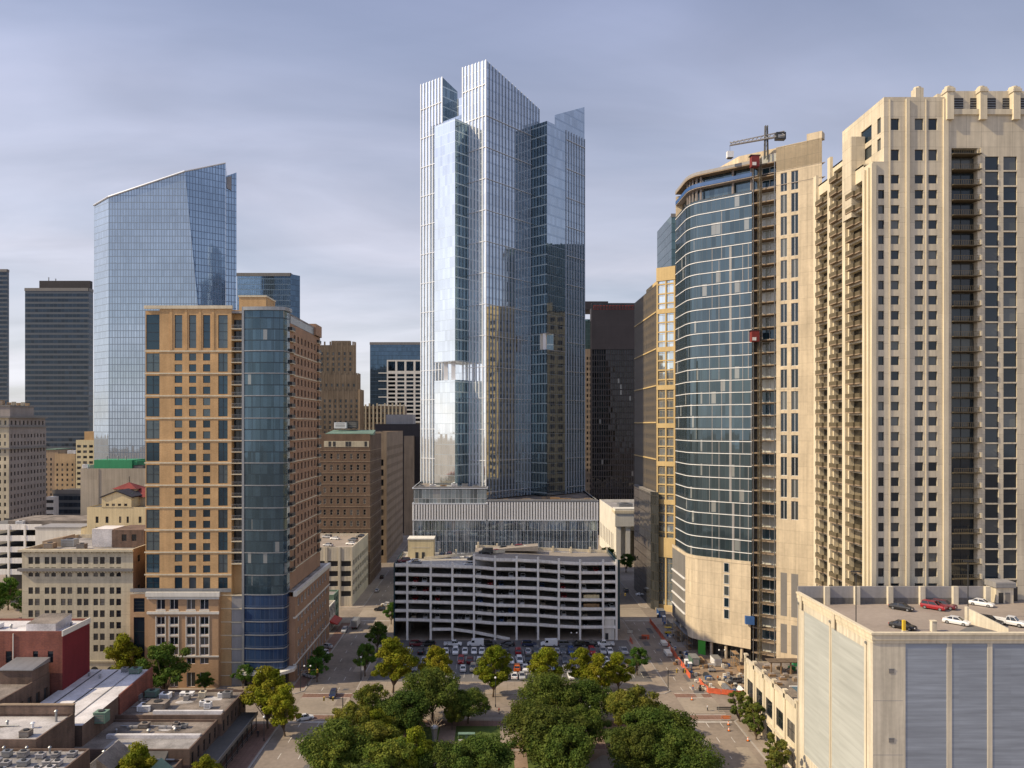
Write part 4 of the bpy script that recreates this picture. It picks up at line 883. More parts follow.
ring(t.mb('safety_mesh'), arc, 155.0, 156.2, .1, .05, 'blue_sheet'); ring(t.mb('edge_railing'), top_, 159.0, 159.9, .02, .02, 'grey_panel')
t.mb('core_wall').prism([C(-6, -5), C(12, -5), C(12, -12), C(-16, -12)], 31, 164.0, 'tan_precast', cap=True)
# blank base: curved cheek, slots, grey street flank
base = [(65.6, 275.0), (65.6, 259.2)] + [(p[0]-.35, p[1]-.45) for p in arc[2:10]] + [C(-17, .55), C(-7, .55), C(-.2, .55)]
zb0, zb1 = 4.9, 31.6
bw_ = t.mb('base_wall')
for i, (a, c) in enumerate(zip(base, base[1:])): bw_.poly([(*a, zb0 if i > 3 else zb0+2), (*c, zb0 if i > 2 else zb0+2), (*c, zb1), (*a, zb1)], 'tan_precast' if i > 1 else 'louvre_grey')
ring(t.mb('base_wall'), base, zb1, zb1+1.0, .1, .5, 'tan_precast')
t.mb('base_soffit').poly([(*p, zb0+.02) for p in reversed(base)] + [(*C(-.2, -12), zb0+.02), (80, 275, zb0+.02)][::-1], 'grey_panel')
for i, z in enumerate((11.5, 15.5, 19.5, 23.5)): ring(t.mb('flank_rail'), base[:3], z, z+.5, .35, .0, 'white_metal')
for k in range(5): t.win((*C(-8.0, .62), 13.4+k*fl*.95), cu, 1.7, 3.0, 'frame', 'pane_blue', 'white_metal')
for a in (-13.5, -8.6, -3.4): 
    b = MB(); b.cyl(*C(a, -.6), .5, 0, zb0, 'tan_precast', 12); b.build('ground_column', t.root)
b = MB(); a_, c_ = C(-13.6, -2.0), C(-1, -2.0); b.poly([(*a_, 0.1), (*c_, 0.1), (*c_, zb0), (*a_, zb0)], 'cw_golddark'); b.build('shopfront', t.root)
b = MB(); a_, c_ = C(-17.8, .2), C(-15.2, .3); b.poly([(*a_, .1), (*c_, .1), (*c_, zb0), (*a_, zb0)], 'bright_green'); b.build('sheathing', t.root)
for y in (266, 274):
    b = MB(); b.cyl(66.6, y, .5, 0, zb0+2, 'tan_precast', 12); b.build('ground_column', t.root)
# hoist shaft: open floors, dark bay, hoist mast and cars
s0, s1 = .15, tpx(Q, cu, 776) - .0
t.mb('shaft').obox(C(s0, -3.0), cu, s1-s0, .2, 0, 161, 'slab_dark')
z = 3.95
i = 0
while z < 158:
    t.mb('shaft_slab').obox(C(s0), cu, s1-s0-.1, .25, z-.17, z+.17, 'brown_stone', back=2.9)
    pane = rr.random()
    t.win((*C((s0+s1)/2+.9, -2.78), z+.2), cu, 4.8, fl-.6, 'pair', 'pane_site' if pane < .75 else 'pane_teal', 'white_metal')
    z += fl; i += 1
for e in (.3, 2.4, s1-.6):
    t.mb('scaffold').prism([(C(e)[0]-.1, C(e)[1]-.5), (C(e)[0]+.1, C(e)[1]-.5), (C(e)[0]+.1, C(e)[1]-.3), (C(e)[0]-.1, C(e)[1]-.3)], 0, 158, 'steel')
hm = C(2.9, 1.3)
b = MB()
for dx in (-.55, .55):
    for dy in (-.55, .55): b.box(hm[0]+dx*.7-.07, hm[0]+dx*.7+.07, hm[1]+dy-.07, hm[1]+dy+.07, 0, 160, 'railing_olive')
z = 0
while z < 160:
    b.box(hm[0]-.6, hm[0]+.6, hm[1]-.6, hm[1]-.5, z, z+.12, 'railing_olive'); b.tube((hm[0]-.4, hm[1]-.55, z), (hm[0]+.4, hm[1]-.55, z+2), .05, 'railing_olive', 4); b.tube((hm[0]-.4, hm[1]+.55, z+2), (hm[0]-.4, hm[1]-.55, z), .05, 'railing_olive', 4); z += 2
b.build('hoist_mast', t.root)
for zc_, m in ((Z(168, 238), 'hoist_red'), (Z(342, 238), 'hoist_red')):
    b = MB(); c = C(1.6, 2.2); b.prism([(c[0]-1.2, c[1]-1), (c[0]+1.2, c[1]-1), (c[0]+1.2, c[1]+1), (c[0]-1.2, c[1]+1)], zc_, zc_+3.4, m)
    b.prism([(c[0]-1.0, c[1]-1.05), (c[0]+.2, c[1]-1.05), (c[0]+.2, c[1]-1), (c[0]-1.0, c[1]-1)], zc_+.3, zc_+1.3, 'white_concrete'); b.box(c[0]-1.6, c[0]+1.6, c[1]-1.1, c[1]+1.1, zc_+3.4, zc_+3.6, 'dark_frame'); b.build('hoist_car', t.root)
b = MB(); c = C(-.6, 1.0); b.prism([(c[0]-1.2, c[1]-.8), (c[0]+1.2, c[1]-1.7), (c[0]+1.2, c[1]-.6), (c[0]-1.2, c[1]+.4)], Z(625, 238), Z(617, 238), 'blue_sheet'); b.build('debris_chute', t.root)
# beige right part: paired windows two floors high, dark louvre strips at the base
W_ = tpx(Q, cu, 822) - s1; O_ = C(s1); 
cw = [(tpx(O_, cu, a), tpx(O_, cu, c)) for a, c in ((780.6, 787.0), (791.2, 798.2))]
zr = []
for k in range(18):
    yb_ = 277.5 - 21.7*4 + 21.7*k if 0 else 236 + 21.75*(k-2) + 0
    z1 = Z(yb_-18.5, 235); z0 = Z(yb_, 235)
    if z0 > 42 and z1 < 156: zr.append((z0, z1))
lv = [(Z(655-40, 235)+.0, Z(572, 235)), (5.5, Z(623, 235)-.0)]
t.facade('wall', 'tan_precast', O_, cu, W_, 0, 162.4, cw, zr + lv, .3, 'pair', 'pane_blue', 'white_metal', skip=lambda i, j: j < 2)
for (a0, a1) in cw:
    for z0, z1 in lv:
        n_ = (cu[1], -cu[0]); p, q_ = C(s1+a0, .02), C(s1+a1, .02)
        b = MB(); b.poly([(*p, z0), (*q_, z0), (*q_, z1), (*p, z1)], 'louvre_grey'); b.build('louvre', t.root)
e_ = C(s1+W_); f_ = (e_[0]+9, e_[1]+30)
t.mb('wall').poly([(*e_, 0), (*f_, 0), (*f_, 162.4), (*e_, 162.4)], 'tan_precast'); t.mb('wall').poly([(*f_, 0), (66, 275.1, 0), (66, 275.1, 31), (66, 271.6, 31), (66, 271.6, 158), (*f_, 162.4)], 'tan_precast')
t.mb('wall').obox(C(s1+W_-4.4), cu, 4.4, .0, 162.4, 164.4, 'tan_precast', back=3)
for a, zq in ((-9, 161.5), (-3, 162.5), (4, 163.4)): t.mb('wall').obox(C(a, -4.5), cu, 7.2, .1, 155, zq, 'tan_precast', back=.6)
t.mb('wall').prism([C(s1), C(s1+W_), f_, C(s1, -10)], 155, 162.3, 'tan_precast')
t.done()
# crane on the roof
c = C(4.0, -1.5); cz = 164.0
t = Bld('crane', 'small grey derrick crane with lattice jib and white counterweight on the unfinished tower', 'crane', (c[0], c[1], cz-4))
b = MB()
for dx in (-.5, .5):
    for dy in (-.5, .5): b.tube((c[0]+dx, c[1]+dy, cz-4), (c[0]+dx*.6, c[1]+dy*.6, cz+6.5), .17, 'dark_frame', 5)
for k in range(6): b.tube((c[0]-.5, c[1]-.5, cz-4+k*1.7), (c[0]+.5, c[1]-.5, cz-2.3+k*1.7), .06, 'dark_frame', 4)
b.build('mast', t.root)
b = MB(); j0, j1 = Vector((c[0]+5, c[1]-2.0, cz+2.6)), Vector((c[0]-10.5, c[1]+3, cz+1.4))
for dz, dy in ((0, -.5), (0, .5), (1.1, 0)): b.tube(j0+Vector((0, dy, dz*1.3)), j1+Vector((0, dy*.5, dz*.7)), .2, 'grey_panel', 5)
for k in range(13):
    p = j0.lerp(j1, k/13); q_ = j0.lerp(j1, (k+1)/13); b.tube(p+Vector((0, -.5, 0)), q_+Vector((0, 0, 1.2)), .1, 'grey_panel', 4); b.tube(p+Vector((0, 0, 1.2)), q_+Vector((0, .5, 0)), .1, 'grey_panel', 4)
b.build('jib', t.root)
b = MB(); b.tube(j1, j1+Vector((0, 0, -2)), .05, 'dark_frame', 4); b.box(j1.x-1, j1.x+1, j1.y-.7, j1.y+.7, j1.z-4, j1.z-2, 'white_metal'); b.box(j1.x-.7, j1.x+.7, j1.y-.8, j1.y+.8, j1.z-4.2, j1.z-4, 'dark_frame'); b.build('hoist_bucket', t.root)
b = MB(); b.box(c[0]+2.5, c[0]+5.5, c[1]-2, c[1]-.2, cz+1.6, cz+3.8, 'dark_frame'); b.box(c[0]+3, c[0]+5, c[1]-2.1, c[1]-2, cz+2, cz+3, 'steel'); b.build('winch', t.root)
t.done()
# ------------------------------------------------------------------ right, further back
t = Bld('office_tower', 'dark glass tower with golden stone corner bays next to the unfinished curved tower', 'office building', (75, 335, 0))
gx = 68.0; gy0, gy1 = 311.5, 359.0; gt = 134.0
c1 = (gx+6.5, gy0-5.0); c2 = (gx+13, gy0-6.5); c3 = (gx+40, gy0-6.5)
t.facade('side_wall', 'gold_stone', (gx, gy1), (0, -1), gy1-gy0, 0, gt, even(gy1-gy0, 11, 2.6, .6), rows_at(30, 26, 3.9, 1.2, 2.2), .25, 'bare', 'pane_dark')
for k in range(0, 8): b = MB(); b.box(gx-.46, gx-.015, gy0, gy1, 16+k*15.2, 16.5+k*15.2, 'gold_stone'); b.build('trim', t.root)
for k in range(31): y = gy0+(gy1-gy0)*k/30; t.mb('side_fin').box(gx-.34, gx-.01, y-.05, y+.05, 30, gt, 'louvre_grey')
fr = t.mb('bay_frame')
for a, c, n in (((gx, gy0), c1, 2), (c1, c2, 2), (c2, c3, 7)):
    L = math.dist(a, c); u = ((c[0]-a[0])/L, (c[1]-a[1])/L)
    t.mb('bay_glazing').poly([(*a, 0), (*c, 0), (*c, gt+4), (*a, gt+4)], 'cw_goldbay')
    for i in range(n+1):
        e = (L-.7)*i/n; fr.obox((a[0]+u[0]*e, a[1]+u[1]*e), u, .6, .5, 0, gt+5, 'gold_stone')
    z = 28.0; k = 0
    while z < gt+3:
        big = k % 4 == 0
        fr.obox((a[0], a[1]), u, L, .4 if not big else .6, z, z+(.55 if not big else 1.9), 'gold_stone'); z += 3.9; k += 1
    fr.obox((a[0], a[1]), u, L, .7, gt+1, gt+6.5, 'gold_stone'); fr.obox((a[0], a[1]), u, L, .7, 22, 30, 'gold_stone'); fr.obox((a[0], a[1]), u, L, .65, 0, 2.5, 'gold_stone')
t.mb('roof').prism([(gx, gy0), c1, c2, c3, (gx+40, gy1), (gx, gy1)], gt-.5, gt, 'roof_grey')
t.mb('rear_wall').poly([(gx+40, gy0-6.5, 0), (gx+40, gy1, 0), (gx+40, gy1, gt), (gx+40, gy0-6.5, gt)], 'gold_stone'); t.mb('rear_wall').poly([(gx+40, gy1, 0), (gx, gy1, 0), (gx, gy1, gt), (gx+40, gy1, gt)], 'gold_stone')
t.mb('roof').prism([(gx+4, gy0+4), (gx+30, gy0+4), (gx+30, gy1-6), (gx+4, gy1-6)], gt, gt+5, 'gold_stone', top='roof_grey')
lx = 65.8; lz = 48.5
t.mb('low_wing').prism([(lx, gy0+2), (lx+2.2, gy0-3.0), (gx-.5, gy0-.6), (gx-.5, gy1-9), (lx, gy1-9)], 0, lz, 'cw_golddark', top='roof_grey')
t.mb('low_wing').obox((lx, gy1-9), (0, -1), gy1-gy0-11, .2, lz-.8, lz, 'louvre_grey')
t.done()
t = Bld('glass_block', 'slim dark green glass tower edge showing left of the unfinished roof', 'office building', (90, 335, 0))
x0 = X(671.5, 345); t.mb('glazing').prism([(x0, 345), (x0+20, 345), (x0+20, 375), (x0, 375)], 0, Z(215, 345), 'cw_greenish', top='roof_grey')
t.mb('coping').prism([(x0-.3, 344.7), (x0+20.3, 344.7), (x0+20.3, 345), (x0-.3, 345)], Z(215, 345)-1, Z(215, 345)+.6, 'louvre_grey'); t.done()
t = Bld('dark_tower', 'near black slab tower with fine red-brown rooftop trim, right of the pale blue tower', 'office building', (90, 520, 0))
dx0, dx1 = X(592, 522), X(652, 522); dz = Z(303, 522)
t.mb('glazing').prism([(dx0, 522), (dx1, 522), (dx1, 528), (dx0, 528)], 0, dz, 'cw_black', top='roof_dark')
for i in range(27): x = dx0+(dx1-dx0)*i/26; t.mb('mullion').box(x-.16, x+.16, 521.5, 521.99, 6, dz-9, 'dark_brown')
for i in range(3):
    y = 523+i*2; t.mb('mullion').box(dx0-.5, dx0-.01, y-.16, y+.16, 6, dz-9, 'dark_brown')
t.mb('crown_band').box(dx0-.6, dx1+.6, 521.3, 521.99, dz-32, dz-3.6, 'dark_brown'); t.mb('crown_band').box(dx0-.6, dx0-.01, 522, 528, dz-12, dz-3.6, 'dark_brown')
for i in range(18): x = dx0+1+i*(dx1-dx0-2)/18; b = MB(); b.box(x, x+1.4, 521.2, 521.98, dz-4.6, dz-1.6, 'red_tile'); b.box(x+.2, x+1.2, 521.15, 521.2, dz-4.2, dz-2.2, 'dark_brown'); b.build('roof_trim', t.root)
t.done()
t = Bld('side_tower', 'narrow tower strip with lit windows between the pale blue and near black towers', 'office building', (70, 560, 0))
sx0, sx1 = X(574, 568), X(592, 568)
t.shell(sx0, sx1, 568, 600, 0, Z(349, 568), 'brown_stone', F=dict(cols=even(sx1-sx0, 6, 1.3), rows=rows_at(20, 27, 4.0, 1.0, 2.2), depth=.3, style='bare', pane='pane_warm'), top='roof_dark')
t.mb('upper_glazing').prism([(sx0, 569), (sx1, 569), (sx1, 590), (sx0, 590)], Z(349, 568)+.02, Z(319, 568), 'cw_greenish', top='roof_dark')
t.mb('canopy').prism([(sx0, 567), (sx1+12, 567), (sx1+12, 590), (sx0, 590)], Z(310, 568), Z(301.5, 568), 'dark_brown')
for x in (sx0+1, sx0+7, sx1-.6): t.mb('canopy_post').box(x-.3, x+.3, 570, 570.6, Z(319, 568), Z(310, 568), 'dark_brown')
t.done()
t = Bld('classical_hall', 'pale stone hall with heavy cornice and lit columns beyond the right street', 'building', (75, 414, 0))
hx, hy0, hy1, hz = 68.0, 414.0, 478.0, 29.0
t.shell(hx, hx+45, hy0+8, hy1, 0, hz, 'white_wall', top='roof_grey', par=1.6, L=dict(cols=even(hy1-hy0-8, 9, 2.4), rows=[(6, 15)], depth=.5, style='tall', pane='pane_dark'), F=dict(cols=[(9, 12), (15, 18), (21, 24), (27, 30)], rows=[(2, 17)], depth=.5, style='tall', pane='pane_warm'))
t.mb('portico').box(hx-.6, hx+45, hy0-.5, hy0+8, 20.5, hz+1.2, 'white_wall'); t.mb('portico').box(hx-1.0, hx+45, hy0-.9, hy0+8, hz-1.4, hz, 'beige_trim')
t.mb('portico').box(hx, hx+2.6, hy0, hy0+8, 0, 20.5, 'white_wall'); t.mb('portico').box(hx-.4, hx+45, hy0-.4, hy0+9, 0, 1.0, 'beige_trim')
for i in range(6):
    b = MB(); x = hx+6.5+i*6; b.box(x-1.2, x+1.2, hy0+.1, hy0+2.4, 1, 20.5, 'white_wall'); b.box(x-1.5, x+1.5, hy0-.1, hy0+2.6, 19.4, 20.45, 'beige_trim'); b.box(x-1.5, x+1.5, hy0-.1, hy0+2.6, 1, 1.9, 'beige_trim'); b.build('column', t.root)
t.unit(hx+10, hy0+30, hz-1.6, 8, 8, 2.6, 'steel'); t.unit(hx+24, hy0+34, hz-1.6, 6, 8, 3.2, 'white_metal'); t.done()

# ------------------------------------------------------------------ left: tan brick tower with the glass drum
t = Bld('apartment_tower', 'tan brick high-rise with a rounded teal glass corner and a cobalt glass base', 'apartment tower', (-80, 222, 0))
Y1 = 220.0; sx0 = X(145, Y1); zT = Z(309, Y1); zP = Z(592, Y1)
band = [Z(351+22.35*k, Y1) for k in range(11)]
bx0, bx1, bx2 = X(159.5, Y1), X(231.5, Y1), X(243.5, Y1)
wrw = []
for k in range(10):
    zb_ = band[k]
    for dy in (2.3, 13.3): wrw.append((Z(351+22.35*k+dy+7.3, Y1), Z(351+22.35*k+dy, Y1)))
wrw.append((Z(588.5, Y1), Z(577.5, Y1)))
top_rw = [(Z(348, Y1), Z(315, Y1))]
zsplit = band[0]
c3 = pxc(bx0, Y1, [(174.6, 182.2), (189, 196.2), (203, 210.2)])
t.facade('wall', 'tan_brick', (bx0, Y1), (1, 0), X(215, Y1)-bx0, zP, zsplit, c3, wrw, .3, 'frame', 'pane_teal')
t.facade('wall', 'tan_brick', (bx0, Y1), (1, 0), X(215, Y1)-bx0, zsplit, zT, c3, top_rw, .35, 'tall', 'pane_teal')
x_ = X(215, Y1)
tallr = [(Z(351+22.35*(k+1)-1.6, Y1), Z(351+22.35*k+2.2, Y1)) for k in range(10)] + [(Z(588.5, Y1), Z(577.5, Y1))]
t.facade('wall', 'tan_brick', (x_, Y1), (1, 0), bx1-x_, zP, zsplit, pxc(x_, Y1, [(218.2, 227.6)]), tallr, .3, 'cross', 'pane_teal')
t.facade('wall', 'tan_brick', (x_, Y1), (1, 0), bx1-x_, zsplit, zT+.8, pxc(x_, Y1, [(218.2, 227.6)]), top_rw, .3, 'tall', 'pane_teal')
# glass strip at the left edge
t.facade('wall', 'tan_brick', (sx0, Y1+.3), (1, 0), bx0-sx0, zP, zsplit, [(.25, bx0-sx0-.05)], tallr, .1, 'cross', 'pane_teal')
t.facade('wall', 'tan_brick', (sx0, Y1+.3), (1, 0), bx0-sx0, zsplit, zT-.5, [(.25, bx0-sx0-.05)], [(Z(349.5, Y1), Z(314.5, Y1))], .1, 'tall', 'pane_teal')
for i, z in enumerate(band): t.mb('string_course').box(sx0-.15, bx1+.02, Y1-.16, Y1-.003, z-.22, z+.16, 'beige_trim')
for px in (171, 213, 186, 200): x = X(px, Y1); t.mb('pilaster').box(x-.35, x+.35, Y1-.12, Y1-.004, Z(350, Y1), zT, 'tan_brick')
t.mb('coping').box(sx0-.2, bx1+.3, Y1-.35, Y1+.3, zT+.05, zT+1.0, 'beige_trim')
# recessed balcony slot
t.mb('wall').box(bx1, bx2, Y1+2.0, Y1+2.2, 0, zT, 'tan_brick', 'f'); t.mb('wall').poly([(bx1, Y1, 0), (bx1, Y1+2, 0), (bx1, Y1+2, zT), (bx1, Y1, zT)], 'tan_brick')
bl = MB(); bw = bx2-bx1
bl.box(-bw/2, bw/2, -.35, 1.98, -.1, .12, 'beige_trim'); bl.box(-bw/2, bw/2, -.33, -.29, 1.05, 1.12, 'steel')
for i in range(9): x = -bw/2+.15+i*(bw-.3)/8; bl.box(x-.025, x+.025, -.32, -.3, .12, 1.05, 'steel', 'flr')
bl_me = bl.mesh('balcony'); pts = []
for k in range(22):
    z = band[0] - 6.51*.5*(k-2) - .1
    if z < zP: break
    pts.append(((bx1+bx2)/2, Y1, z, 0)); t.win(((bx1+bx2)/2, Y1+1.98, z+.15), (1, 0), bw-.2, 2.75, 'pair', 'pane_blue')
t.repeat('balcony', bl_me, pts)
t.mb('pier').box(bx2-.3, bx2+.35, Y1-.6, Y1+2, 0, zT+.6, 'steel')
# glass drum: gently bowed front, turning the corner
dx0_, dx1_ = bx2+.35, -60.6
drum = [(dx0_ + (dx1_-dx0_)*i/10, Y1-.4-1.5*math.sin(math.pi*min(.5+.0, i/10)*.9) if 0 else Y1-.4-.55*(1-(2*(i/10)-1)**2)) for i in range(11)]
drum += [(-60.0, Y1+1.2), (-60.0, Y1+4.2)]
zm = Z(594, Y1)
for a, c in zip(drum, drum[1:]):
    t.mb('drum_glazing').poly([(*a, zm), (*c, zm), (*c, zT-.5), (*a, zT-.5)], 'cw_teal')
    t.mb('base_glazing').poly([(*a, Z(668, Y1)), (*c, Z(668, Y1)), (*c, zm), (*a, zm)], 'cw_cobalt')
    t.mb('drum_lobby').poly([(a[0]*.995-.35, a[1]+.8, 0), (c[0]*.995-.35, c[1]+.8, 0), (c[0]*.995-.35, c[1]+.8, Z(668, Y1)), (a[0]*.995-.35, a[1]+.8, Z(668, Y1))], 'cw_golddark')
for k in range(0, 11): ring(t.mb('drum_belt'), drum, band[0]-6.51*k-.12, band[0]-6.51*k+.14, .14, .1, 'steel')
for k in range(6): ring(t.mb('drum_belt'), drum, zm-.2-k*3.9, zm+.1-k*3.9, .14, .1, 'steel')
ring(t.mb('drum_roof'), drum, zT-.5, zT+.5, .7, 3, 'steel')
t.mb('drum_roof').prism([(dx0_, Y1), (dx1_, Y1), (-60, Y1+4), (-60, 262), (sx0, 262), (sx0, Y1+.4)], zT-1.2, zT-.6, 'roof_grey')
cn = [(p[0], p[1]-2.2) for p in drum[:11]] + [(-57.8, Y1+1), (-57.8, Y1+4)]
t.mb('canopy').prism([(dx0_-2, Y1)] + cn + [(-60, Y1+4.1)], Z(672.5, Y1), Z(669.5, Y1), 'white_wall')
# street side: balconies near the corner, brick with window columns
ya, yb = Y1+4.2, 264.0; xs = -60.0
zs = Z(592, Y1+2)
sc_ = [(4.6+4.4*i, 6.6+4.4*i) for i in range(8)]
rws = []
for k in range(23):
    z = band[0]+6.51-3.255*k
    if z > zs+2: rws.append((z+.5, z+2.5))
t.facade('side_wall', 'pink_shade_brick', (xs, ya), (0, 1), yb-ya, zs, zT-3.5, sc_, [r for r in rws if r[1] < zT-3.6], .35, 'frame', 'pane_teal')
bl = MB(); bl.box(0, .7, -1.9, 1.9, -.1, .12, 'beige_trim'); bl.box(.64, .68, -1.9, 1.9, .12, 1.1, 'dark_frame'); bl.box(0, .68, -1.9, -1.86, .12, 1.1, 'dark_frame'); bl_me = bl.mesh('balcony')
t.repeat('balcony', bl_me, [(xs, ya+2.1, band[0]+6.51-3.255*k, 0) for k in range(23) if band[0]+6.51-3.255*k > zs+1 and band[0]+6.51-3.255*k < zT-4] )
t.repeat('balcony', bl_me, [(xs, yb-3.1, band[0]+6.51-3.255*k, 0) for k in range(23) if band[0]+6.51-3.255*k > zs+1 and band[0]+6.51-3.255*k < zT-4])
for k in range(11):
    if band[k] > zs+1: t.mb('side_course').box(xs+.003, xs+.15, ya+4, yb-5, band[k]-.2, band[k]+.12, 'beige_trim')
t.mb('side_wall').box(xs-6, xs+.6, yb-9, yb-.2, zT-3.4, zT+.4, 'pink_shade_brick', 'frklt'); t.mb('side_wall').box(xs-5, xs-.02, ya+1, yb-9, zT-3.4, zT-1.2, 'steel', 'frkt')
t.mb('side_wall').poly([(xs, yb, 0), (sx0, yb, 0), (sx0, yb, zT-3.5), (xs, yb, zT-3.5)], 'pink_shade_brick'); t.mb('side_wall').poly([(sx0, yb, zP), (sx0, Y1+.3, zP), (sx0, Y1+.3, zT-.5), (sx0, yb, zT-3.5)], 'tan_brick')
t.mb('plant_house').box(X(239, 238), X(266, 238), 238, 248, zT-1, Z(297, 238), 'tan_brick'); t.mb('plant_house').box(X(239, 238)-.2, X(266, 238)+.2, 237.8, 248.2, Z(297, 238), Z(297, 238)+.5, 'beige_trim')
# podium: white-framed wing, left glass strip, street flank with cornice
px0, px1 = X(148, 218.2), X(218.5, 218.2); yP = 218.2
zq = Z(594.5, yP)
pc = pxc(px0, yP, [(156.5, 165), (169.7, 178.2), (186.6, 195.2), (200, 208.6)])
pr = pyr(yP, [(599.5, 609.5), (617, 624.5), (627.2, 634.5), (637.4, 644.8), (647.6, 655), (658, 664)])
t.facade('podium_wall', 'podium_brick', (px0, yP), (1, 0), px1-px0, 0, zq, pc, pr + [(.4, 4.6)], .3, 'pair', 'pane_dark', 'white_metal')
for a, c in pc:
    t.mb('window_surround').box(px0+a-.25, px0+a-.01, yP-.15, yP-.003, pr[4][0]-.3, pr[1][1]+.3, 'white_wall'); t.mb('window_surround').box(px0+c+.01, px0+c+.25, yP-.15, yP-.003, pr[4][0]-.3, pr[1][1]+.3, 'white_wall')
    for j in range(1, 5): t.mb('window_surround').box(px0+a, px0+c, yP-.1, yP-.004, pr[j][0]-.55, pr[j][0]-.03, 'white_wall')
    t.mb('window_surround').box(px0+a-.2, px0+c+.2, yP-.1, yP-.004, pr[0][0]-.5, pr[0][0]-.05, 'white_wall'); t.mb('window_surround').box(px0+a-.2, px0+c+.2, yP-.1, yP-.004, pr[0][1]+.05, pr[0][1]+.4, 'white_wall')
for z, d, h in ((zq-.5, .7, 1.3), (zq-1.3, .35, .8), (Z(614, yP), .35, .7), (Z(657, yP), .2, .4)): t.mb('podium_cornice').box(px0-d*.7, px1+d*.7, yP-d, yP-.002, z, z+h, 'white_wall')
t.mb('podium_wall').poly([(px1, yP, 0), (px1, Y1+.2, 0), (px1, Y1+.2, zq), (px1, yP, zq)], 'podium_brick')
t.mb('podium_roof').poly([(px0, yP, zq), (px1, yP, zq), (px1, Y1, zq), (px0, Y1, zq)], 'roof_grey')
t.mb('podium_wall').poly([(px1, Y1, 0), (bx1, Y1, 0), (bx1, Y1, zP), (px1, Y1, zP)], 'tan_brick')
for k in range(7): t.mb('string_course').box(px1+.02, bx1, Y1-.15, Y1-.003, zP-1-k*3.9, zP-.8-k*3.9, 'beige_trim')
for k in range(7): t.mb('slot_panel').box(bx1+.1, bx2-.3, Y1-.1, Y1+.1, zP-4.6-k*3.9, zP-1.2-k*3.9, 'grey_panel')
for k in range(8): t.mb('slot_panel').box(bx1, bx2-.3, Y1-.3, Y1+.2, zP-1.1-k*3.9, zP-.8-k*3.9, 'beige_trim')
lx = X(130.5, Y1)
t.facade('podium_wall', 'podium_brick', (lx, Y1-.2), (1, 0), px0-lx, 0, zP-.6, [(1.0, 4.2)], [(3, Z(617, Y1)), (Z(612, Y1), Z(598, Y1))], .25, 'tall', 'pane_blue')
t.mb('podium_roof').poly([(lx, Y1-.2, zP-.6), (px0, Y1-.2, zP-.6), (px0, 250, zP-.6), (lx, 250, zP-.6)], 'roof_grey'); t.mb('podium_wall').poly([(lx, 250, 0), (lx, Y1-.2, 0), (lx, Y1-.2, zP-.6), (lx, 250, zP-.6)], 'tan_brick')
b = MB(); b.box(lx, bx1, Y1-.3, Y1-.24, zP, zP+1.1, 'steel', 'fkt'); b.build('terrace_railing', t.root)
fx = -58.2; zf = Z(592, Y1+3)
fc_ = [(3.2+4.1*i, 5.6+4.1*i) for i in range(10)]
t.facade('podium_flank', 'pink_shade_brick', (fx, Y1+3.4), (0, 1), 47, 0, zf-1.4, fc_, [(5.6, 7.6), (9.4, 11.4), (13.2, 15.2), (17.0, 19.0), (21.6, 24.0)] + [(.5, 4.2)], .3, 'pair', 'pane_dark', 'white_metal')
t.mb('podium_flank').poly([(dx1_+.4, Y1+3.4, 0), (fx, Y1+3.4, 0), (fx, Y1+3.4, zf-1.4), (dx1_+.4, Y1+3.4, zf-1.4)], 'pink_shade_brick'); t.mb('podium_flank').poly([(fx, Y1+50.4, 0), (fx-20, Y1+50.4, 0), (fx-20, Y1+50.4, zf-1.4), (fx, Y1+50.4, zf-1.4)], 'pink_shade_brick')
for z, d, h in ((zf-1.4, .5, 1.4), (Z(618, 224), .2, .5), (5.0, .2, .4)): t.mb('podium_cornice').box(fx-.5, fx+d, Y1+3.1, Y1+50.6, z, z+h, 'white_wall')
t.mb('podium_roof').poly([(fx-4, Y1+3.4, zf-.1), (fx, Y1+3.4, zf-.1), (fx, Y1+50.4, zf-.1), (fx-4, Y1+50.4, zf-.1)], 'roof_grey')
t.done()

# ------------------------------------------------------------------ left: cream historic block
t = Bld('historic_block', 'cream six-storey historic block with paired windows and a bracketed cornice', 'building', (-120, 222, 0))
hY = 222.0; hx0, hx1 = X(22, hY), X(133, hY); hz = Z(549, hY)
hc = []
for i in range(6):
    x = 28.8+16.25*i*1.0; hc += pxc(hx0, hY, [(x-.4, x+4.2), (x+6.2, x+10.9)])
hc = [c for c in hc if c[1] < hx1-hx0]
hr = pyr(hY, [(572+.2552*a, 572+.2552*c) for a, c in ((-18, 18), (60, 86), (105, 131), (150, 177), (196, 222), (241, 267), (286, 312))] + [(557, 564)])
hr = [(a, c) for a, c in hr]
t.facade('wall', 'cream_stone', (hx0, hY), (1, 0), hx1-hx0, 0, hz, hc, hr, .2, 'sash', 'pane_dark')
t.facade('side_wall', 'old_brick', (hx1, hY), (0, 1), 30, 0, hz, even(30, 4, 1.6), hr[1::2], .25, 'sash', 'pane_dark')
t.facade('wall', 'cream_stone', (hx0, hY+30), (0, -1), 30, 0, hz, even(30, 6, 1.4), hr[1:6], .3, 'sash', 'pane_dark'); t.mb('wall').poly([(hx1, hY+30, 0), (hx0, hY+30, 0), (hx0, hY+30, hz), (hx1, hY+30, hz)], 'old_brick')
t.roof(hx0, hx1, hY, hY+30, hz, 'cream_stone', 'roof_grey', 1.1)
for y_, d, h in ((549.5, .8, .6), (568, .9, .8), (570, .45, .5), (660.5, .3, .45), (678, .35, .6)): z = Z(y_, hY); t.mb('cornice').box(hx0-d, hx1+d*.3, hY-d, hY-.003, z-h, z, 'cream_stone' if d < .9 else 'louvre_grey')
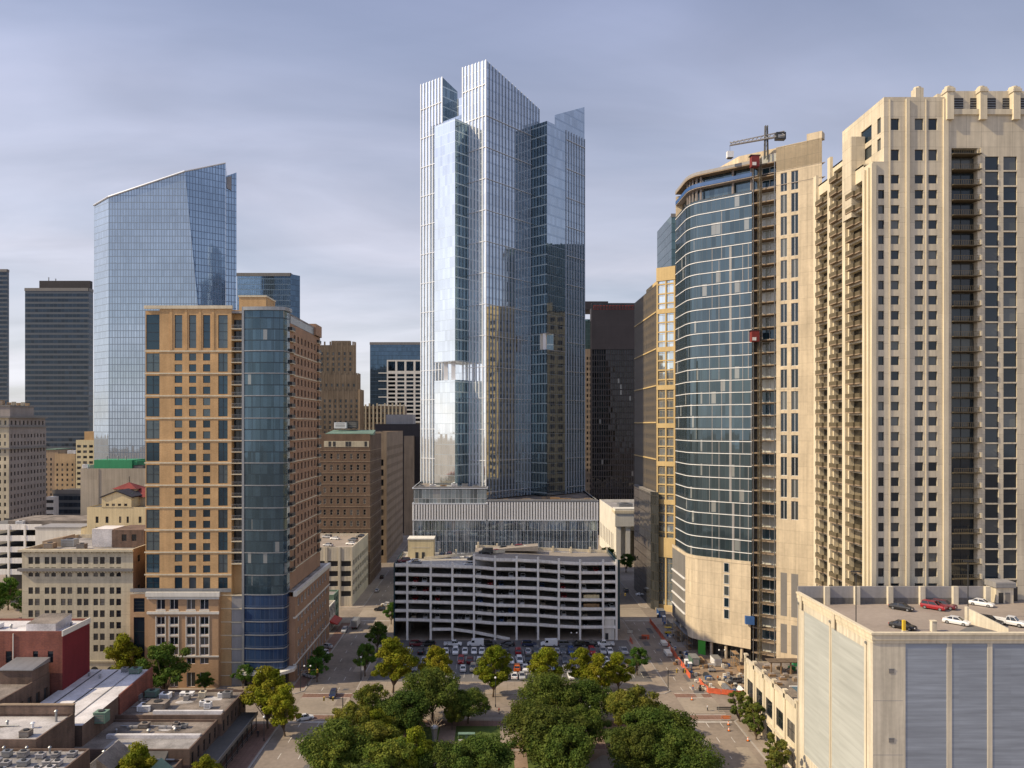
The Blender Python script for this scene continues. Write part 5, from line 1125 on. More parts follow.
for i in range(34): x = hx0+(hx1-hx0)*(i+.5)/34; t.mb('bracket').box(x-.15, x+.15, hY-.6, hY-.004, Z(572.5, hY), Z(570.6, hY), 'cream_stone'); 
for i in range(20): x = hx0+(hx1-hx0)*(i+.5)/20; t.mb('bracket').box(x-.12, x+.12, hY-.5, hY-.004, Z(553, hY), Z(551.6, hY), 'cream_stone')
for i in range(7):
    x = hx0+2.2+i*4.78; b = MB(); pts_ = [(x-1.1, hY-.03, 1), (x+1.1, hY-.03, 1), (x+1.1, hY-.03, 4)] + [(x+1.1*math.cos(a), hY-.03, 4+1.1*math.sin(a)) for a in (.5, 1.05, 1.57, 2.1, 2.64)] + [(x-1.1, hY-.03, 4)]
    b.poly(pts_, 'pane_dark'); b.build('arched_door', t.root)
t.mb('penthouse').box(X(92, 232), X(113, 232), 232, 240, hz-1, hz+4.5, 'roof_white'); t.facade('penthouse', 'old_brick', (X(113.5, 232), 231), (1, 0), X(146, 232)-X(113.5, 232), hz-1, Z(530, 231), [(3, 4.5), (6, 7.5)], [(hz+1, hz+3)], .2, 'frame')
t.mb('penthouse').box(X(113.5, 232), X(146, 232), 231.01, 243, hz-1, Z(530, 231), 'old_brick', 'rklt')
rr = random.Random(8)
t.unit(X(50, 230), 230, hz-1.1, 3, 2.4, 1.6, 'brown_stone'); t.unit(X(70, 234), 234, hz-1.1, 4, 3, 2.2, 'steel'); t.unit(X(82, 229), 229, hz-1.1, 2.4, 2, 1.5, 'roof_brown')
b = MB(); b.prism([(X(48, 236), 233), (X(68, 236), 233), (X(68, 236), 240), (X(48, 236), 240)], hz-1.1, [hz+.6, hz+1.8, hz+1.8, hz+.6], 'brown_stone'); b.build('skylight', t.root)
t.done()

# ------------------------------------------------------------------ left foreground: low brick roofs
def lowroof(name, label, x0, x1, y0, y1, z, wall, top, slope=0, F=None, Rt=None, side=None, par=.5):
    t = Bld(name, label, 'building', ((x0+x1)/2, (y0+y1)/2, 0)); t.shell(x0, x1, y0, y1, 0, z, wall, F=F, Rt=Rt, top=top, par=par); return t
rr = random.Random(21)
def clutter(t, x0, x1, y0, y1, z, n, m=('steel', 'white_metal', 'roof_brown', 'roof_grey')):
    for i in range(max(2, n//2)):
        xa_, ya_ = rr.uniform(x0+2, x1-6), rr.uniform(y0+1, y1-1); b = MB(); L_ = rr.uniform(2, 5)
        if rr.random() < .5: b.tube((xa_, ya_, z+.25), (xa_+L_, ya_+rr.uniform(-.4, .4), z+.25), .12, 'steel', 6); b.build('roof_pipe', t.root)
        else: b.box(xa_, xa_+L_, ya_-.35, ya_+.35, z+.12, z+.6, 'grey_panel'); b.box(xa_+L_*.4, xa_+L_*.5, ya_-.4, ya_+.4, z, z+.65, 'steel'); b.build('roof_duct', t.root)
        b = MB(); k_ = 7; r_ = rr.uniform(.8, 2.6); cx_, cy_ = rr.uniform(x0+3, x1-3), rr.uniform(y0+2.5, y1-2.5); b.poly([(cx_+r_*1.5*rr.uniform(.6, 1)*math.cos(6.28*q/k_), cy_+r_*.7*rr.uniform(.6, 1)*math.sin(6.28*q/k_), z+.006+.002*i) for q in range(k_)], rr.choice(('roof_dark', 'roof_pale', 'roof_brown'))); b.build('roof_patch', t.root)
    for i in range(n):
        x, y = rr.uniform(x0+1.5, x1-1.5), rr.uniform(y0+1.5, y1-1.5)
        if rr.random() < .45: t.vent(x, y, z, rr.uniform(.18, .35), rr.uniform(.5, 1.1), rr.choice(('steel', 'white_metal')))
        else: t.unit(x, y, z, rr.uniform(1, 2.4), rr.uniform(.9, 1.8), rr.uniform(.6, 1.5), rr.choice(m))
t = lowroof('brick_building', 'red painted brick building with a white roof, tallest of the low roofs', -126, -102, 179.5, 191.5, 27, 'red_brick', 'roof_white', F=dict(cols=[(10.5, 12), (17, 18.2), (20.5, 21.8)], rows=[(19.5, 22.3)], depth=.25, style='sash', pane='pane_dark'))
b = MB(); b.box(-101.99, -101.9, 179.5, 191.5, 9, 25.9, 'crimson_paint'); b.build('painted_flank', t.root); b = MB(); b.box(-102.0, -101.7, 179.2, 191.6, 25.9, 27.2, 'white_wall'); b.build('coping', t.root)
b = MB(); b.prism([(-111.5, 181), (-104.5, 181), (-104.5, 188), (-111.5, 188)], 26.5, [28.4, 28.4, 29.2, 29.2], 'roof_white', top='roof_brown'); b.build('monitor_roof', t.root)
b = MB(); b.tube((-113.6, 179.35, 12), (-113.6, 179.35, 26.5), .12, 'white_wall', 6); b.build('downpipe', t.root)
t.vent(-117, 184, 26.5); t.vent(-103.5, 186, 26.5); t.unit(-121, 184, 26.5, 3, 2.4, 1.1, 'white_metal'); t.done()
t = lowroof('brick_building', 'dark brick building with blind arches below the red painted wall', -128, -104.5, 160, 178.6, 17.5, 'old_brick', 'roof_brown', Rt=dict(cols=even(18.6, 6, 1.5), rows=[(8.5, 14.5)], depth=.4, style='bare', pane='interior_dark'))
t.mb('flank_lean_to').box(-112, -104.6, 172, 178.4, 17.0, 20.2, 'old_brick'); t.mb('flank_lean_to').prism([(-112.3, 171.6), (-104.3, 171.6), (-104.3, 178.5), (-112.3, 178.5)], 20.2, [20.4, 20.4, 21.2, 21.2], 'steel')
t.unit(-121, 170, 17, 5, 3, 1.6, 'dark_frame'); t.unit(-117.5, 174, 17, 3, 2.5, 2.0, 'dark_frame'); clutter(t, -127, -114, 161, 168, 17, 4); t.done()
t = Bld('brick_building', 'long low building with a bright white sloping roof beside the red wall', 'building', (-94, 176, 0))
w = t.mb('wall'); w.prism([(-103, 160.5), (-87, 160.5), (-87, 193), (-103, 193)], 0, [12.2, 12.2, 13.6, 13.6], 'old_brick', top='roof_white')  # walls in darker brick, the alley's shade put into the colour
for i, x in enumerate((-99.5, -95.2, -91)): w.prism([(x-.12, 160.6), (x+.12, 160.6), (x+.12, 192.5), (x-.12, 192.5)], [12.15, 12.15, 13.55, 13.55], [12.32, 12.32, 13.72, 13.72], 'roof_dark' if i < 2 else 'roof_grey')
t.mb('parapet').prism([(-86.99, 176), (-86.6, 176), (-86.6, 193), (-86.99, 193)], 0, [13.2, 13.2, 14.2, 14.2], 'red_brick')
t.unit(-89.8, 190.5, 13.5, 2.6, 1.8, 1.2, 'copper_green'); t.unit(-93, 191.5, 13.5, 1.4, 1.2, 1.0); t.vent(-97, 187, 13.3); t.vent(-100.5, 188.5, 13.4); t.unit(-86.0, 166.5, 10.5, 2.6, 2.2, 2.4, 'copper_green'); t.done()
t = lowroof('brick_building', 'brown brick building with pale flat roof and stepped parapet, left of the dark alley', -112, -88.4, 146.5, 160.2, 15.0, 'old_brick', 'roof_pale', par=.6)
t.mb('back_parapet').box(-112, -88.4, 159.6, 160.3, 15.0, 16.8, 'old_brick'); t.mb('back_parapet').box(-112, -88.3, 159.5, 160.35, 16.8, 17.0, 'brown_stone'); clutter(t, -109, -90, 148, 158, 14.4, 4); t.vent(-90.5, 157, 14.4, .25, 2.2); t.done()
t = lowroof('low_building', 'low roof crowded with cooling units at the lower left corner', -102, -77.8, 130, 146.3, 13.4, 'old_brick', 'roof_grey', par=.4)
for i in range(7):
    for j in range(4): t.unit(-98.5+i*3.1+rr.uniform(-.7, .7), 133.5+j*3.3+rr.uniform(-.4, .4), 13.0, rr.uniform(1.1, 1.9), rr.uniform(.9, 1.5), rr.uniform(.6, 1.2), rr.choice(('steel', 'roof_pale', 'roof_grey', 'grey_panel')))
for i in range(4): t.vent(-98+i*4.4, 145, 13.0, .2, 1.2)
t.done()
t = Bld('gabled_shed', 'small grey gabled shed wedged between low roofs near the bottom edge', 'building', (-77.5, 152, 0))
t.mb('wall').box(-80, -75, 148.5, 156.5, 0, 8.2, 'old_brick', 'fklr'); t.mb('roof').prism([(-80.4, 148.1), (-77.5, 148.1), (-77.5, 156.9), (-80.4, 156.9)], 8.2, [8.3, 10.6, 10.6, 8.3], 'roof_grey'); t.mb('roof').prism([(-77.5, 148.1), (-74.6, 148.1), (-74.6, 156.9), (-77.5, 156.9)], 8.2, [10.6, 8.3, 8.3, 10.6], 'roof_brown'); t.vent(-78.5, 153, 9.2); t.done()
t = lowroof('brick_building', 'flat grey roofed corner building with scattered vents along the left street', -92, -62.4, 174.5, 191.5, 9.0, 'old_brick', 'roof_brown', Rt=dict(cols=even(17, 6, 1.1), rows=[(4.8, 7.4)], depth=.25, style='sash', pane='pane_dark'), F=dict(cols=even(29, 8, 1.1), rows=[(5, 7)], depth=.2, style='sash'))
t.unit(-84.5, 188, 8.5, 2.8, 2.0, 1.5, 'copper_green'); t.unit(-87.5, 186, 8.5, 2.6, 1.6, 1.2, 'steel'); t.unit(-80.5, 186.5, 8.5, 2.4, 2, 1.3, 'white_metal'); t.unit(-79.5, 180, 8.5, 4.4, 3.2, 1.6, 'roof_brown'); t.unit(-82, 179, 8.5, 3, 2.6, 1.3, 'white_metal')
t.unit(-71.8, 187.5, 8.5, 1.5, 1.4, 1.3, 'beige_trim'); t.unit(-67.2, 187.5, 8.5, 1.3, 1.2, 1.0, 'white_metal'); t.unit(-69.5, 181.5, 8.5, 1.2, 1.1, 1.2, 'white_metal'); t.unit(-76, 188.5, 8.5, 3.2, 1.6, .8, 'white_metal'); clutter(t, -91, -64, 176, 190, 8.5, 7)
b = MB(); b.box(-79, -62.8, 176, 176.8, 8.5, 9.4, 'roof_white'); b.build('roof_kerb', t.root); t.done()
t = lowroof('brick_building', 'long grey patched roof with a pale ridge, nearest building on the left street', -90, -63.2, 158, 174.2, 8.2, 'old_brick', 'roof_brown', Rt=dict(cols=even(16.2, 5, 1.1), rows=[(4.4, 7.0)], depth=.25, style='sash', pane='pane_dark'))
b = MB(); b.box(-84, -63.6, 164.5, 165.5, 7.7, 8.5, 'roof_white'); b.build('roof_kerb', t.root); b = MB(); b.poly([(-82, 159, 7.73), (-64, 159, 7.73), (-64, 164.3, 7.73), (-82, 164.3, 7.73)], 'roof_grey'); b.build('roof_patch', t.root)
clutter(t, -89, -65, 166, 173, 7.7, 9); t.done()
t = lowroof('brick_building', 'dark hipped roof building behind the small tree, with a blue awning', -74, -64.5, 153.3, 157.6, 6.4, 'old_brick', 'roof_dark')
b = MB(); b.prism([(-67, 146), (-64.6, 146), (-64.6, 153.2), (-67, 153.2)], 6.2, [8.6, 6.6, 6.6, 8.6], 'steel', top='copper_green'); b.box(-66.8, -64.8, 146.2, 153.2, 0, 6.2, 'old_brick', 'flr'); b.build('awning', t.root); b = MB(); b.tube((-66, 157, 6.5), (-70, 154, 7.9), .2, 'steel', 6); b.build('roof_pipe', t.root)
b = MB(); b.prism([(-73.6, 153.5), (-67.3, 153.5), (-67.3, 157.2), (-73.6, 157.2)], 5.95, [6.0, 6.0, 8.2, 8.2], 'roof_dark'); b.build('hipped_roof', t.root); t.done()

t = Bld('canopy', 'dark flat canopy on posts along the low brick fronts of the left street', 'canopy', (-60, 175, 0))
b = MB(); b.box(-63.1, -58.6, 160, 189, 3.9, 4.2, 'roof_dark'); b.box(-58.7, -58.5, 160, 189, 3.6, 4.4, 'louvre_grey'); b.build('roof', t.root)
for i in range(9): b = MB(); b.box(-58.9, -58.7, 160.4+i*3.5, 160.6+i*3.5, .13, 3.9, 'dark_frame'); b.build('post', t.root)
b = MB()
for i in range(8): b.box(-58.84, -58.76, 160.7+i*3.5, 163.8+i*3.5, 1.05, 1.12, 'steel'); b.box(-58.84, -58.76, 160.7+i*3.5, 163.8+i*3.5, .5, .56, 'steel')
b.build('railing', t.root); t.done()
# ------------------------------------------------------------------ skyline behind, left to right
def glassbox(name, label, cat, x0, x1, y0, y1, z, m, top='roof_dark', mech=None):
    t = Bld(name, label, cat, ((x0+x1)/2, y0, 0))
    t.mb('glazing').prism([(x0, y0), (x1, y0), (x1, y1), (x0, y1)], 0, z, m, top=top)
    t.mb('coping').box(x0-.3, x1+.3, y0-.3, y0-.003, z-1.6, z+.8, 'louvre_grey'); t.mb('coping').box(x1+.003, x1+.3, y0-.3, y1, z-1.6, z+.8, 'louvre_grey')
    if mech: a, c, d, h = mech; t.mb('plant_storey').box(x0+a, x0+c, y0+3, y0+d, z, z+h, 'dark_brown')
    return t
t = glassbox('office_tower', 'thin slice of slate grey tower cut by the left picture edge', 'office building', X(-30, 700), X(7, 700), 700, 703, Z(270, 700), 'cw_stripe'); t.done()
Yd = 600; t = glassbox('office_tower', 'dark slab tower with horizontal stripes and a plant storey on top', 'office building', X(25, Yd), X(88.5, Yd), Yd, Yd+7, Z(289, Yd), 'cw_stripe', mech=(X(37, Yd)-X(25, Yd), X(88, Yd)-X(25, Yd), 6.8, Z(280, Yd)-Z(289, Yd)))
t.vent(X(48, 605), 606, Z(280, Yd), .4, 3); t.vent(X(55, 605), 606, Z(280, Yd), .4, 2); t.done()
# hotel with cornices, far left; sunlit front and shaded flank put into stone colours
Yh = 420; x0, x1 = X(-30, Yh), X(9, Yh); z = Z(427, Yh); ye = 455
t = Bld('historic_hotel', 'tall masonry block, flank greyed for shade, with dark cornice lines near the left edge', 'building', (-275, Yh, 0))
rw = [(Z(531-7.6*i, Yh)+1, Z(531-7.6*i, Yh)+3.1) for i in range(0, 14)]
t.facade('wall', 'cream_stone', (x0, Yh), (1, 0), x1-x0, 0, z, even(x1-x0, 7, 1.2, .8), rw, .35, 'bare', 'pane_dark')
t.facade('wall', 'grey_stone', (x1, Yh), (0, 1), ye-Yh, 0, z, even(ye-Yh, 11, 1.35, .6), rw, .4, 'bare', 'pane_dark')
t.mb('wall').poly([(x1, ye, 0), (x0, ye, 0), (x0, ye, z), (x1, ye, z)], 'grey_stone'); t.mb('roof').box(x0, x1, Yh, ye, z-.4, z-.2, 'roof_brown', 't')
for z_, d in ((z+5.6, 1.2), (z+.2, .7), (Z(448.5, Yh), .9)): t.mb('cornice').box(x0, x1+d, Yh-d, ye, z_-.5, z_+.5, 'louvre_grey')
t.facade('attic', 'grey_stone', (x1-.3, Yh+.3), (0, 1), ye-Yh-.6, z, z+5.2, even(ye-Yh-.6, 9, 1.6, .6), [(z+1.2, z+3.6)], .5, 'bare', 'pane_dark'); t.facade('attic', 'cream_stone', (x0, Yh+.3), (1, 0), x1-x0-.3, z, z+5.2, even(x1-x0, 7, 1.2, .8), [(z+1.2, z+3.6)], .5, 'bare', 'pane_dark')
q0, q1 = Yh+4, ye-9
t.mb('mansard').prism([(x0, q0), (x1-2, q0), (x1-2, q1), (x0, q1)], z+5.7, z+11.5, 'grey_stone', top='roof_brown'); t.mb('mansard').box(x0, x1-1.6, q0-.4, q1+.4, z+11.5, z+12.3, 'louvre_grey')
for i in range(4): t.unit(x1-8-i*3.5, Yh+6+i*2, z+12.3, 2.4, 2.2, 2.6, ('brown_stone', 'tan_brick')[i % 2])
for i in range(5): t.unit(x1-5, q0+4+i*4.2, z+12.3, 1.6, 1.6, 1.5+.5*(i % 2), ('tan_brick', 'cream_stone')[i % 2], fan=False)
t.done()
Yw = 320; x0, x1 = X(-40, Yw), X(41, Yw)
t = Bld('parking_deck', 'white open parking deck with long dark slots at the left edge', 'parking garage', (-210, Yw, 0))
zf = [Z(572-11.2*i, Yw) for i in range(5)]
for zz in zf: t.mb('spandrel').box(x0, x1, Yw, Yw+.4, zz-1.1, zz+1.2, 'white_concrete'); t.mb('floor_slab').box(x0, x1, Yw+.4, Yw+30, zz-1.1, zz-.7, 'slab_dark')
for i in range(6): b = MB(); x = x0+(x1-x0)*i/5; b.box(x-.4, x+.4, Yw-.2, Yw+.5, 0, zf[-1]+1, 'white_concrete'); b.build('column', t.root)
t.mb('back_wall').box(x0, x1, Yw+30, Yw+30.5, 0, zf[-1], 'interior_dark')
x2 = X(81, Yw-4); t.mb('stair_block').box(x1, x2, Yw-4, Yw+24, 0, Z(528.5, Yw-4), 'white_wall', 'fklr'); t.mb('stair_block').box(x1-.2, x2+.2, Yw-4.2, Yw+24.2, Z(528.5, Yw-4), Z(527, Yw-4), 'grey_panel')
t.mb('roof_terrace').box(X(8, Yw+8), x2-4, Yw+8, Yw+28, Z(528, Yw), Z(523, Yw), 'roof_brown'); t.unit(X(19, Yw+6), Yw+7, Z(527, Yw)-1, 3, 2, 2.6, 'white_metal'); t.done()
Yt = 500
t = Bld('small_block', 'cream mid-rise slab with grid of square windows in front of the dark striped tower', 'building', (-270, Yt, 0)); x0, x1 = X(76, Yt), X(94, Yt)
t.shell(x0, x1, Yt, Yt+20, 0, Z(440, Yt), 'cream_stucco', F=dict(cols=even(x1-x0, 3, 2.6), rows=pyr(Yt, [(445+5.4*i, 447.6+5.4*i) for i in range(8)]), depth=.3, style='bare')); t.mb('stair_tower').box(X(84, Yt), x1, Yt+.5, Yt+10, Z(440, Yt), Z(431.5, Yt), 'tan_brick'); t.done()
t = Bld('small_block', 'plain brown brick block between the tall masonry block and the cream slab', 'building', (-300, 540, 0)); x0, x1 = X(44, 540), X(78, 540)
t.shell(x0, X(58, 540), 540, 560, 0, Z(450, 540), 'brown_stone', F=dict(cols=even(X(58, 540)-x0, 3, 1.3), rows=rows_at(10, 12, 3.6, 1, 1.8), depth=.2, style='bare')); t.mb('roof_cap').box(x0, X(56, 540), 539.6, 560, Z(450, 540)+.01, Z(449, 540), 'copper_green')
t.shell(X(58, 540), x1, 536, 560, 0, Z(453.5, 540), 'sandstone', F=dict(cols=even(x1-X(58, 540), 4, 1.3), rows=rows_at(10, 11, 3.6, 1, 1.8), depth=.2, style='bare'), Rt=dict(cols=even(24, 6, 1.3), rows=rows_at(10, 11, 3.6, 1, 1.8), depth=.2, style='bare')); t.unit(X(67, 538), 545, Z(453.5, 540)-1, 5, 4, 3, 'white_metal'); t.done()
t = glassbox('low_office', 'low slate blue striped office block beside the blank beige wall', 'office building', X(53, 460), X(81, 460), 460, 480, Z(491, 460), 'cw_stripe'); t.mb('lower_deck').box(X(46, 455), X(54, 455), 455, 470, 0, Z(497, 455), 'white_concrete'); 
for i in range(4): t.mb('deck_slot').box(X(46, 455)+.3, X(54, 455)-.3, 454.9, 454.99, Z(503+7*i, 455), Z(500+7*i, 455), 'interior_dark', 'flrtb')
t.done()
# big slanted glass tower
Yg = 470
t = Bld('glass_tower', 'broad blue glass tower with slanted roof and diagonal crease, tallest on the left', 'skyscraper', (-210, Yg, 0))
pa, pb, pc_, pd = (X(94, Yg+12), Yg+12), (X(108.5, Yg), Yg), (X(184, Yg+.5), Yg+.5), (X(225.5, Yg+14), Yg+14)
def zz(p, y): return Z(y, p[1])
pl = (X(197, Yg+4.5), Yg+4.5)
t.mb('end_glazing').poly([(*pa, 0), (*pb, 0), (*pb, zz(pb, 197)), (*pa, zz(pa, 205.5))], 'cw_slant')
m1 = (X(185, Yg), Yg); m2 = (X(198, Yg), Yg)
t.mb('glazing').poly([(*pb, 0), (*m2, 0), (*m2, zz(m2, 307)), (*m1, zz(m1, 171.3)), (*pb, zz(pb, 197))], 'cw_slant')
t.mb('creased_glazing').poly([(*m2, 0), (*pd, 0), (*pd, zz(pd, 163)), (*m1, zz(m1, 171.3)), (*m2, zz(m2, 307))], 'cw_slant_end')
pe = (pd[0]-12, pd[1]+40)
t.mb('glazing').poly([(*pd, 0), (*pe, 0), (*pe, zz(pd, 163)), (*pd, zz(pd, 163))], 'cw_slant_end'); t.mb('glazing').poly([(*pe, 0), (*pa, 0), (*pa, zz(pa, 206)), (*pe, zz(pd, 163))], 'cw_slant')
t.mb('roof').poly([(*pa, zz(pa, 206)), (*pb, zz(pb, 197.3)), (*m1, zz(m1, 171.6)), (*pd, zz(pd, 163.3)), (*pe, zz(pd, 163.3))], 'grey_panel')
pf = (X(226, Yg+17), Yg+17); pg = (X(236.5, Yg+20), Yg+20); ph_ = (pg[0]-9, pg[1]+25)
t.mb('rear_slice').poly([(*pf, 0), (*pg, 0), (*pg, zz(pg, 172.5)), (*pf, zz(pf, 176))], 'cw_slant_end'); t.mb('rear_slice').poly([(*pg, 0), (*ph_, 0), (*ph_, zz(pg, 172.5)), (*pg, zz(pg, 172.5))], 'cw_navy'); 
b = MB(); b.poly([(pf[0]+.6, pf[1]-.4, zz(pf, 188)), (X(231.5, Yg+18), Yg+18, zz(pf, 190)), (X(231.5, Yg+18), Yg+18, zz(pf, 175.4)), (pf[0]+.6, pf[1]-.4, zz(pf, 177))], 'grey_panel'); b.build('crown_panel', t.root)
for a, c, ya, yc in ((pa, pb, 205.5, 197), (pb, m1, 197, 171.3), (m1, pd, 171.3, 163)): t.mb('coping').tube((a[0], a[1]-.3, zz(a, ya)), (c[0], c[1]-.3, zz(c, yc)), .55, 'alu_fin', 5)
t.done()
t = glassbox('office_tower', 'flat topped blue glass office tower behind the tan brick drum tower', 'office building', X(237, 560), X(290.5, 560), 560, 575, Z(274, 560), 'cw_blue'); t.mb('chamfer').prism([(X(290.5, 560)+.01, 560.5), (X(300, 567), 567), (X(300, 567)-3, 575), (X(290.5, 560)+.01, 575)], 0, Z(274.5, 562), 'cw_navy', top='roof_dark'); t.done()
# blank beige wall block with green roof sheet, cream block with gable, red tiled hip
Yb = 360; x0, x1 = X(80.5, Yb), X(150, Yb)
t = Bld('blank_block', 'windowless beige block topped by a bright green roof screen', 'building', (-180, Yb, 0)); z = Z(468.5, Yb)
t.shell(x0, x1, Yb, Yb+25, 0, z, 'blank_concrete'); t.mb('pilaster').box(X(98, Yb)-.4, X(98, Yb)+.4, Yb-.25, Yb-.003, 0, z, 'blank_concrete')
b = MB(); b.box(X(94, Yb+4), X(132, Yb+4), Yb+4, Yb+18, z-.9, Z(460, Yb+4), 'green_metal'); b.box(X(132, Yb+4)+.02, X(136, Yb+4), Yb+5, Yb+18, z-.9, Z(461, Yb+4), 'green_metal'); b.box(X(89, Yb+4), X(94, Yb+4)-.02, Yb+5, Yb+12, z-.9, Z(465, Yb+4), 'copper_green'); b.build('roof_screen', t.root)
for px in (107, 118, 126): t.vent(X(px, Yb+8), Yb+8, Z(460, Yb+4), .3, 1.6)
t.unit(X(86, Yb+6), Yb+6, z-1, 2.6, 2, 2.6, 'white_metal'); t.unit(X(140, Yb+6), Yb+6, z-1, 5, 3, 2.2, 'roof_dark'); t.done()
Yc = 300; x0, x1 = X(87, Yc), X(152, Yc)
t = Bld('gabled_block', 'pale yellow gabled building with a red tiled hip roof and dark slit windows', 'building', (-150, Yc, 0)); z = Z(507, Yc)
cc = pxc(x0, Yc, [(95.5, 98.5), (105.5, 108.5), (119, 121.3), (126.5, 128.8), (138.5, 141.5)])
t.facade('wall', 'cream_stucco', (x0, Yc), (1, 0), x1-x0, 0, z, cc, pyr(Yc, [(516.5, 523), (527, 533), (540, 546)]), .3, 'sash'); t.mb('wall').poly([(x0, Yc+26, 0), (x0, Yc, 0), (x0, Yc, z), (x0, Yc+26, z)], 'cream_stucco'); t.mb('wall').poly([(x1, Yc, 0), (x1, Yc+26, 0), (x1, Yc+26, z), (x1, Yc, z)], 'cream_stucco'); t.mb('roof').poly([(x0, Yc, z-.3), (x1, Yc, z-.3), (x1, Yc+26, z-.3), (x0, Yc+26, z-.3)], 'roof_dark')
gx0_, gx1_, gm = X(102, Yc), X(131.5, Yc), X(117, Yc); ze, zr_ = Z(497.5, Yc), Z(491.5, Yc)
t.facade('gable', 'cream_stucco', (gx0_, Yc-.15), (1, 0), gx1_-gx0_, z-.01, ze, pxc(gx0_, Yc, [(106, 109.2), (112, 115.2), (118, 121.2), (124.2, 127.4)]), [(Z(507-.2, Yc)+.3, Z(503.6, Yc))], .3, 'bare')
t.mb('gable').poly([(gx0_, Yc-.15, ze), (gx1_, Yc-.15, ze), (gm, Yc-.15, zr_)], 'cream_stucco'); t.mb('gable').box(gx0_, gx1_, Yc-.15, Yc+16, z-.2, ze, 'cream_stucco', 'lr')
t.mb('gable_roof').prism([(gx0_-.5, Yc-.6), (gm, Yc-.6), (gm, Yc+16), (gx0_-.5, Yc+16)], [ze-.1, zr_, zr_, ze-.1], [ze+.35, zr_+.45, zr_+.45, ze+.35], 'dark_brown'); t.mb('gable_roof').prism([(gm, Yc-.6), (gx1_+.5, Yc-.6), (gx1_+.5, Yc+16), (gm, Yc+16)], [zr_, ze-.1, ze-.1, zr_], [zr_+.45, ze+.35, ze+.35, zr_+.45], 'dark_brown')
hx0_, hx1_, hy0_, hy1_ = X(124, Yc+7), X(152, Yc+7), Yc+7, Yc+22; zh = Z(497, Yc+7); zp_ = Z(489, Yc+7); 
t.mb('hip_base').box(hx0_, hx1_, hy0_, hy1_, z-.3, zh, 'cream_stone', 'flrk')
b = MB(); e_ = 1.0; mx, my = (hx0_+hx1_)/2, (hy0_+hy1_)/2; a_, c_, d_, f_ = (hx0_-e_, hy0_-e_, zh), (hx1_+e_, hy0_-e_, zh), (hx1_+e_, hy1_+e_, zh), (hx0_-e_, hy1_+e_, zh); r0_, r1_ = (mx-3, my, zp_), (mx+3, my, zp_)
b.poly([a_, c_, r1_, r0_], 'red_tile'); b.poly([c_, d_, r1_], 'red_tile'); b.poly([d_, f_, r0_, r1_], 'red_tile'); b.poly([f_, a_, r0_], 'red_tile'); b.poly([f_, d_, c_, a_], 'red_tile'); b.build('hip_roof', t.root)
ux = X(127, Yc+12); b = MB(); b.box(ux-4.5, ux+4.5, Yc+10, Yc+18, z, Z(489, Yc+12), 'cream_stucco', 'flrk'); q_ = [(ux-5.2, Yc+9.4), (ux+5.2, Yc+9.4), (ux+5.2, Yc+18.6), (ux-5.2, Yc+18.6)]; ap = (ux, Yc+14, Z(482.5, Yc+12))
for i in range(4): b.poly([(*q_[i], Z(488.6, Yc+12)), (*q_[(i+1) % 4], Z(488.6, Yc+12)), ap], 'red_tile')
b.tube(ap, (ap[0], ap[1], ap[2]+2.4), .15, 'dark_frame', 5); b.build('lantern', t.root); t.unit(X(131, Yc+5), Yc+4.5, z+2.2, 1.6, 1.4, 2.8, 'copper_green'); t.done()
# middle gap: brick hotel, its neighbours, the stepped stone tower, the gridded tower
def street_front(name, label, xr, y0, y1, w, z, wall, F, Rt, top='roof_brown'):
    t = Bld(name, label, 'building', (xr-w/2, y0, 0)); t.shell(xr-w, xr, y0, y1, 0, z, wall, F=F, Rt=Rt, top=top); return t
Yq = 359.5; zq = Z(434, Yq)
rw = pyr(Yq, [(453.5+11.2*i, 459+11.2*i) for i in range(13)])
t = street_front('brick_hotel', 'brown brick hotel with stone bands and a green roof pavilion on the left street', -58, Yq, 396, 40, zq, 'hotel_brick', dict(cols=even(40, 12, 1.25, 1.0), rows=rw, depth=.25, style='sash', pane='pane_dark', frame='beige_trim'), dict(cols=even(36.5, 10, 1.3, 1.5), rows=rw, depth=.25, style='sash', pane='pane_dark', frame='beige_trim'))
for i in range(12): z = Z(450.5+11.2*i, Yq); t.mb('string_course').box(-98, -57.8, Yq-.15, Yq-.003, z-.15, z+.15, 'brown_stone'); t.mb('string_course').box(-57.99, -57.8, Yq+.2, 396, z-.15, z+.15, 'brown_stone')
t.mb('attic_band').box(X(324, Yq), X(369, Yq), Yq-.12, Yq-.004, Z(447, Yq), Z(441, Yq), 'cream_stone')
for i, px in enumerate((328.5, 333, 345.5, 348.5, 364.5)): t.mb('attic_slot').box(X(px, Yq), X(px+2.6, Yq), Yq-.16, Yq-.121, Z(446.5, Yq), Z(441.5, Yq), 'interior_dark', 'flrtb')
b = MB(); b.prism([(X(325, Yq), Yq+.5), (X(373, Yq), Yq+.5), (-58.5, Yq+20), (X(325, Yq), Yq+20)], zq-.5, [zq+.2, zq+.2, zq+1.8, zq+1.8], 'copper_green'); b.build('pavilion_roof', t.root)
t.unit(X(341, 375), 375, zq+2.5, 6, 4, 3.0, 'white_metal'); t.unit(X(352, 376), 378, zq+2.5, 5, 4, 3.6, 'roof_dark'); t.done()
t = street_front('narrow_block', 'slim concrete block with dark square bays just right of the brown brick hotel', -58, 416, 492, 14, Z(432, 416), 'brown_stone', dict(cols=[(7.5, 12.3)], rows=pyr(416, [(459.5+10*i, 466+10*i) for i in range(14)]), depth=.8, style='bare', pane='pane_dark'), dict(cols=even(76, 16, 1.6), rows=pyr(416, [(447+9.2*i, 451+9.2*i) for i in range(15)]), depth=.3, style='bare', pane='pane_dark')); t.done()
t = Bld('dark_block', 'flat topped dark brown block behind the slim concrete block', 'building', (-80, 530, 0))
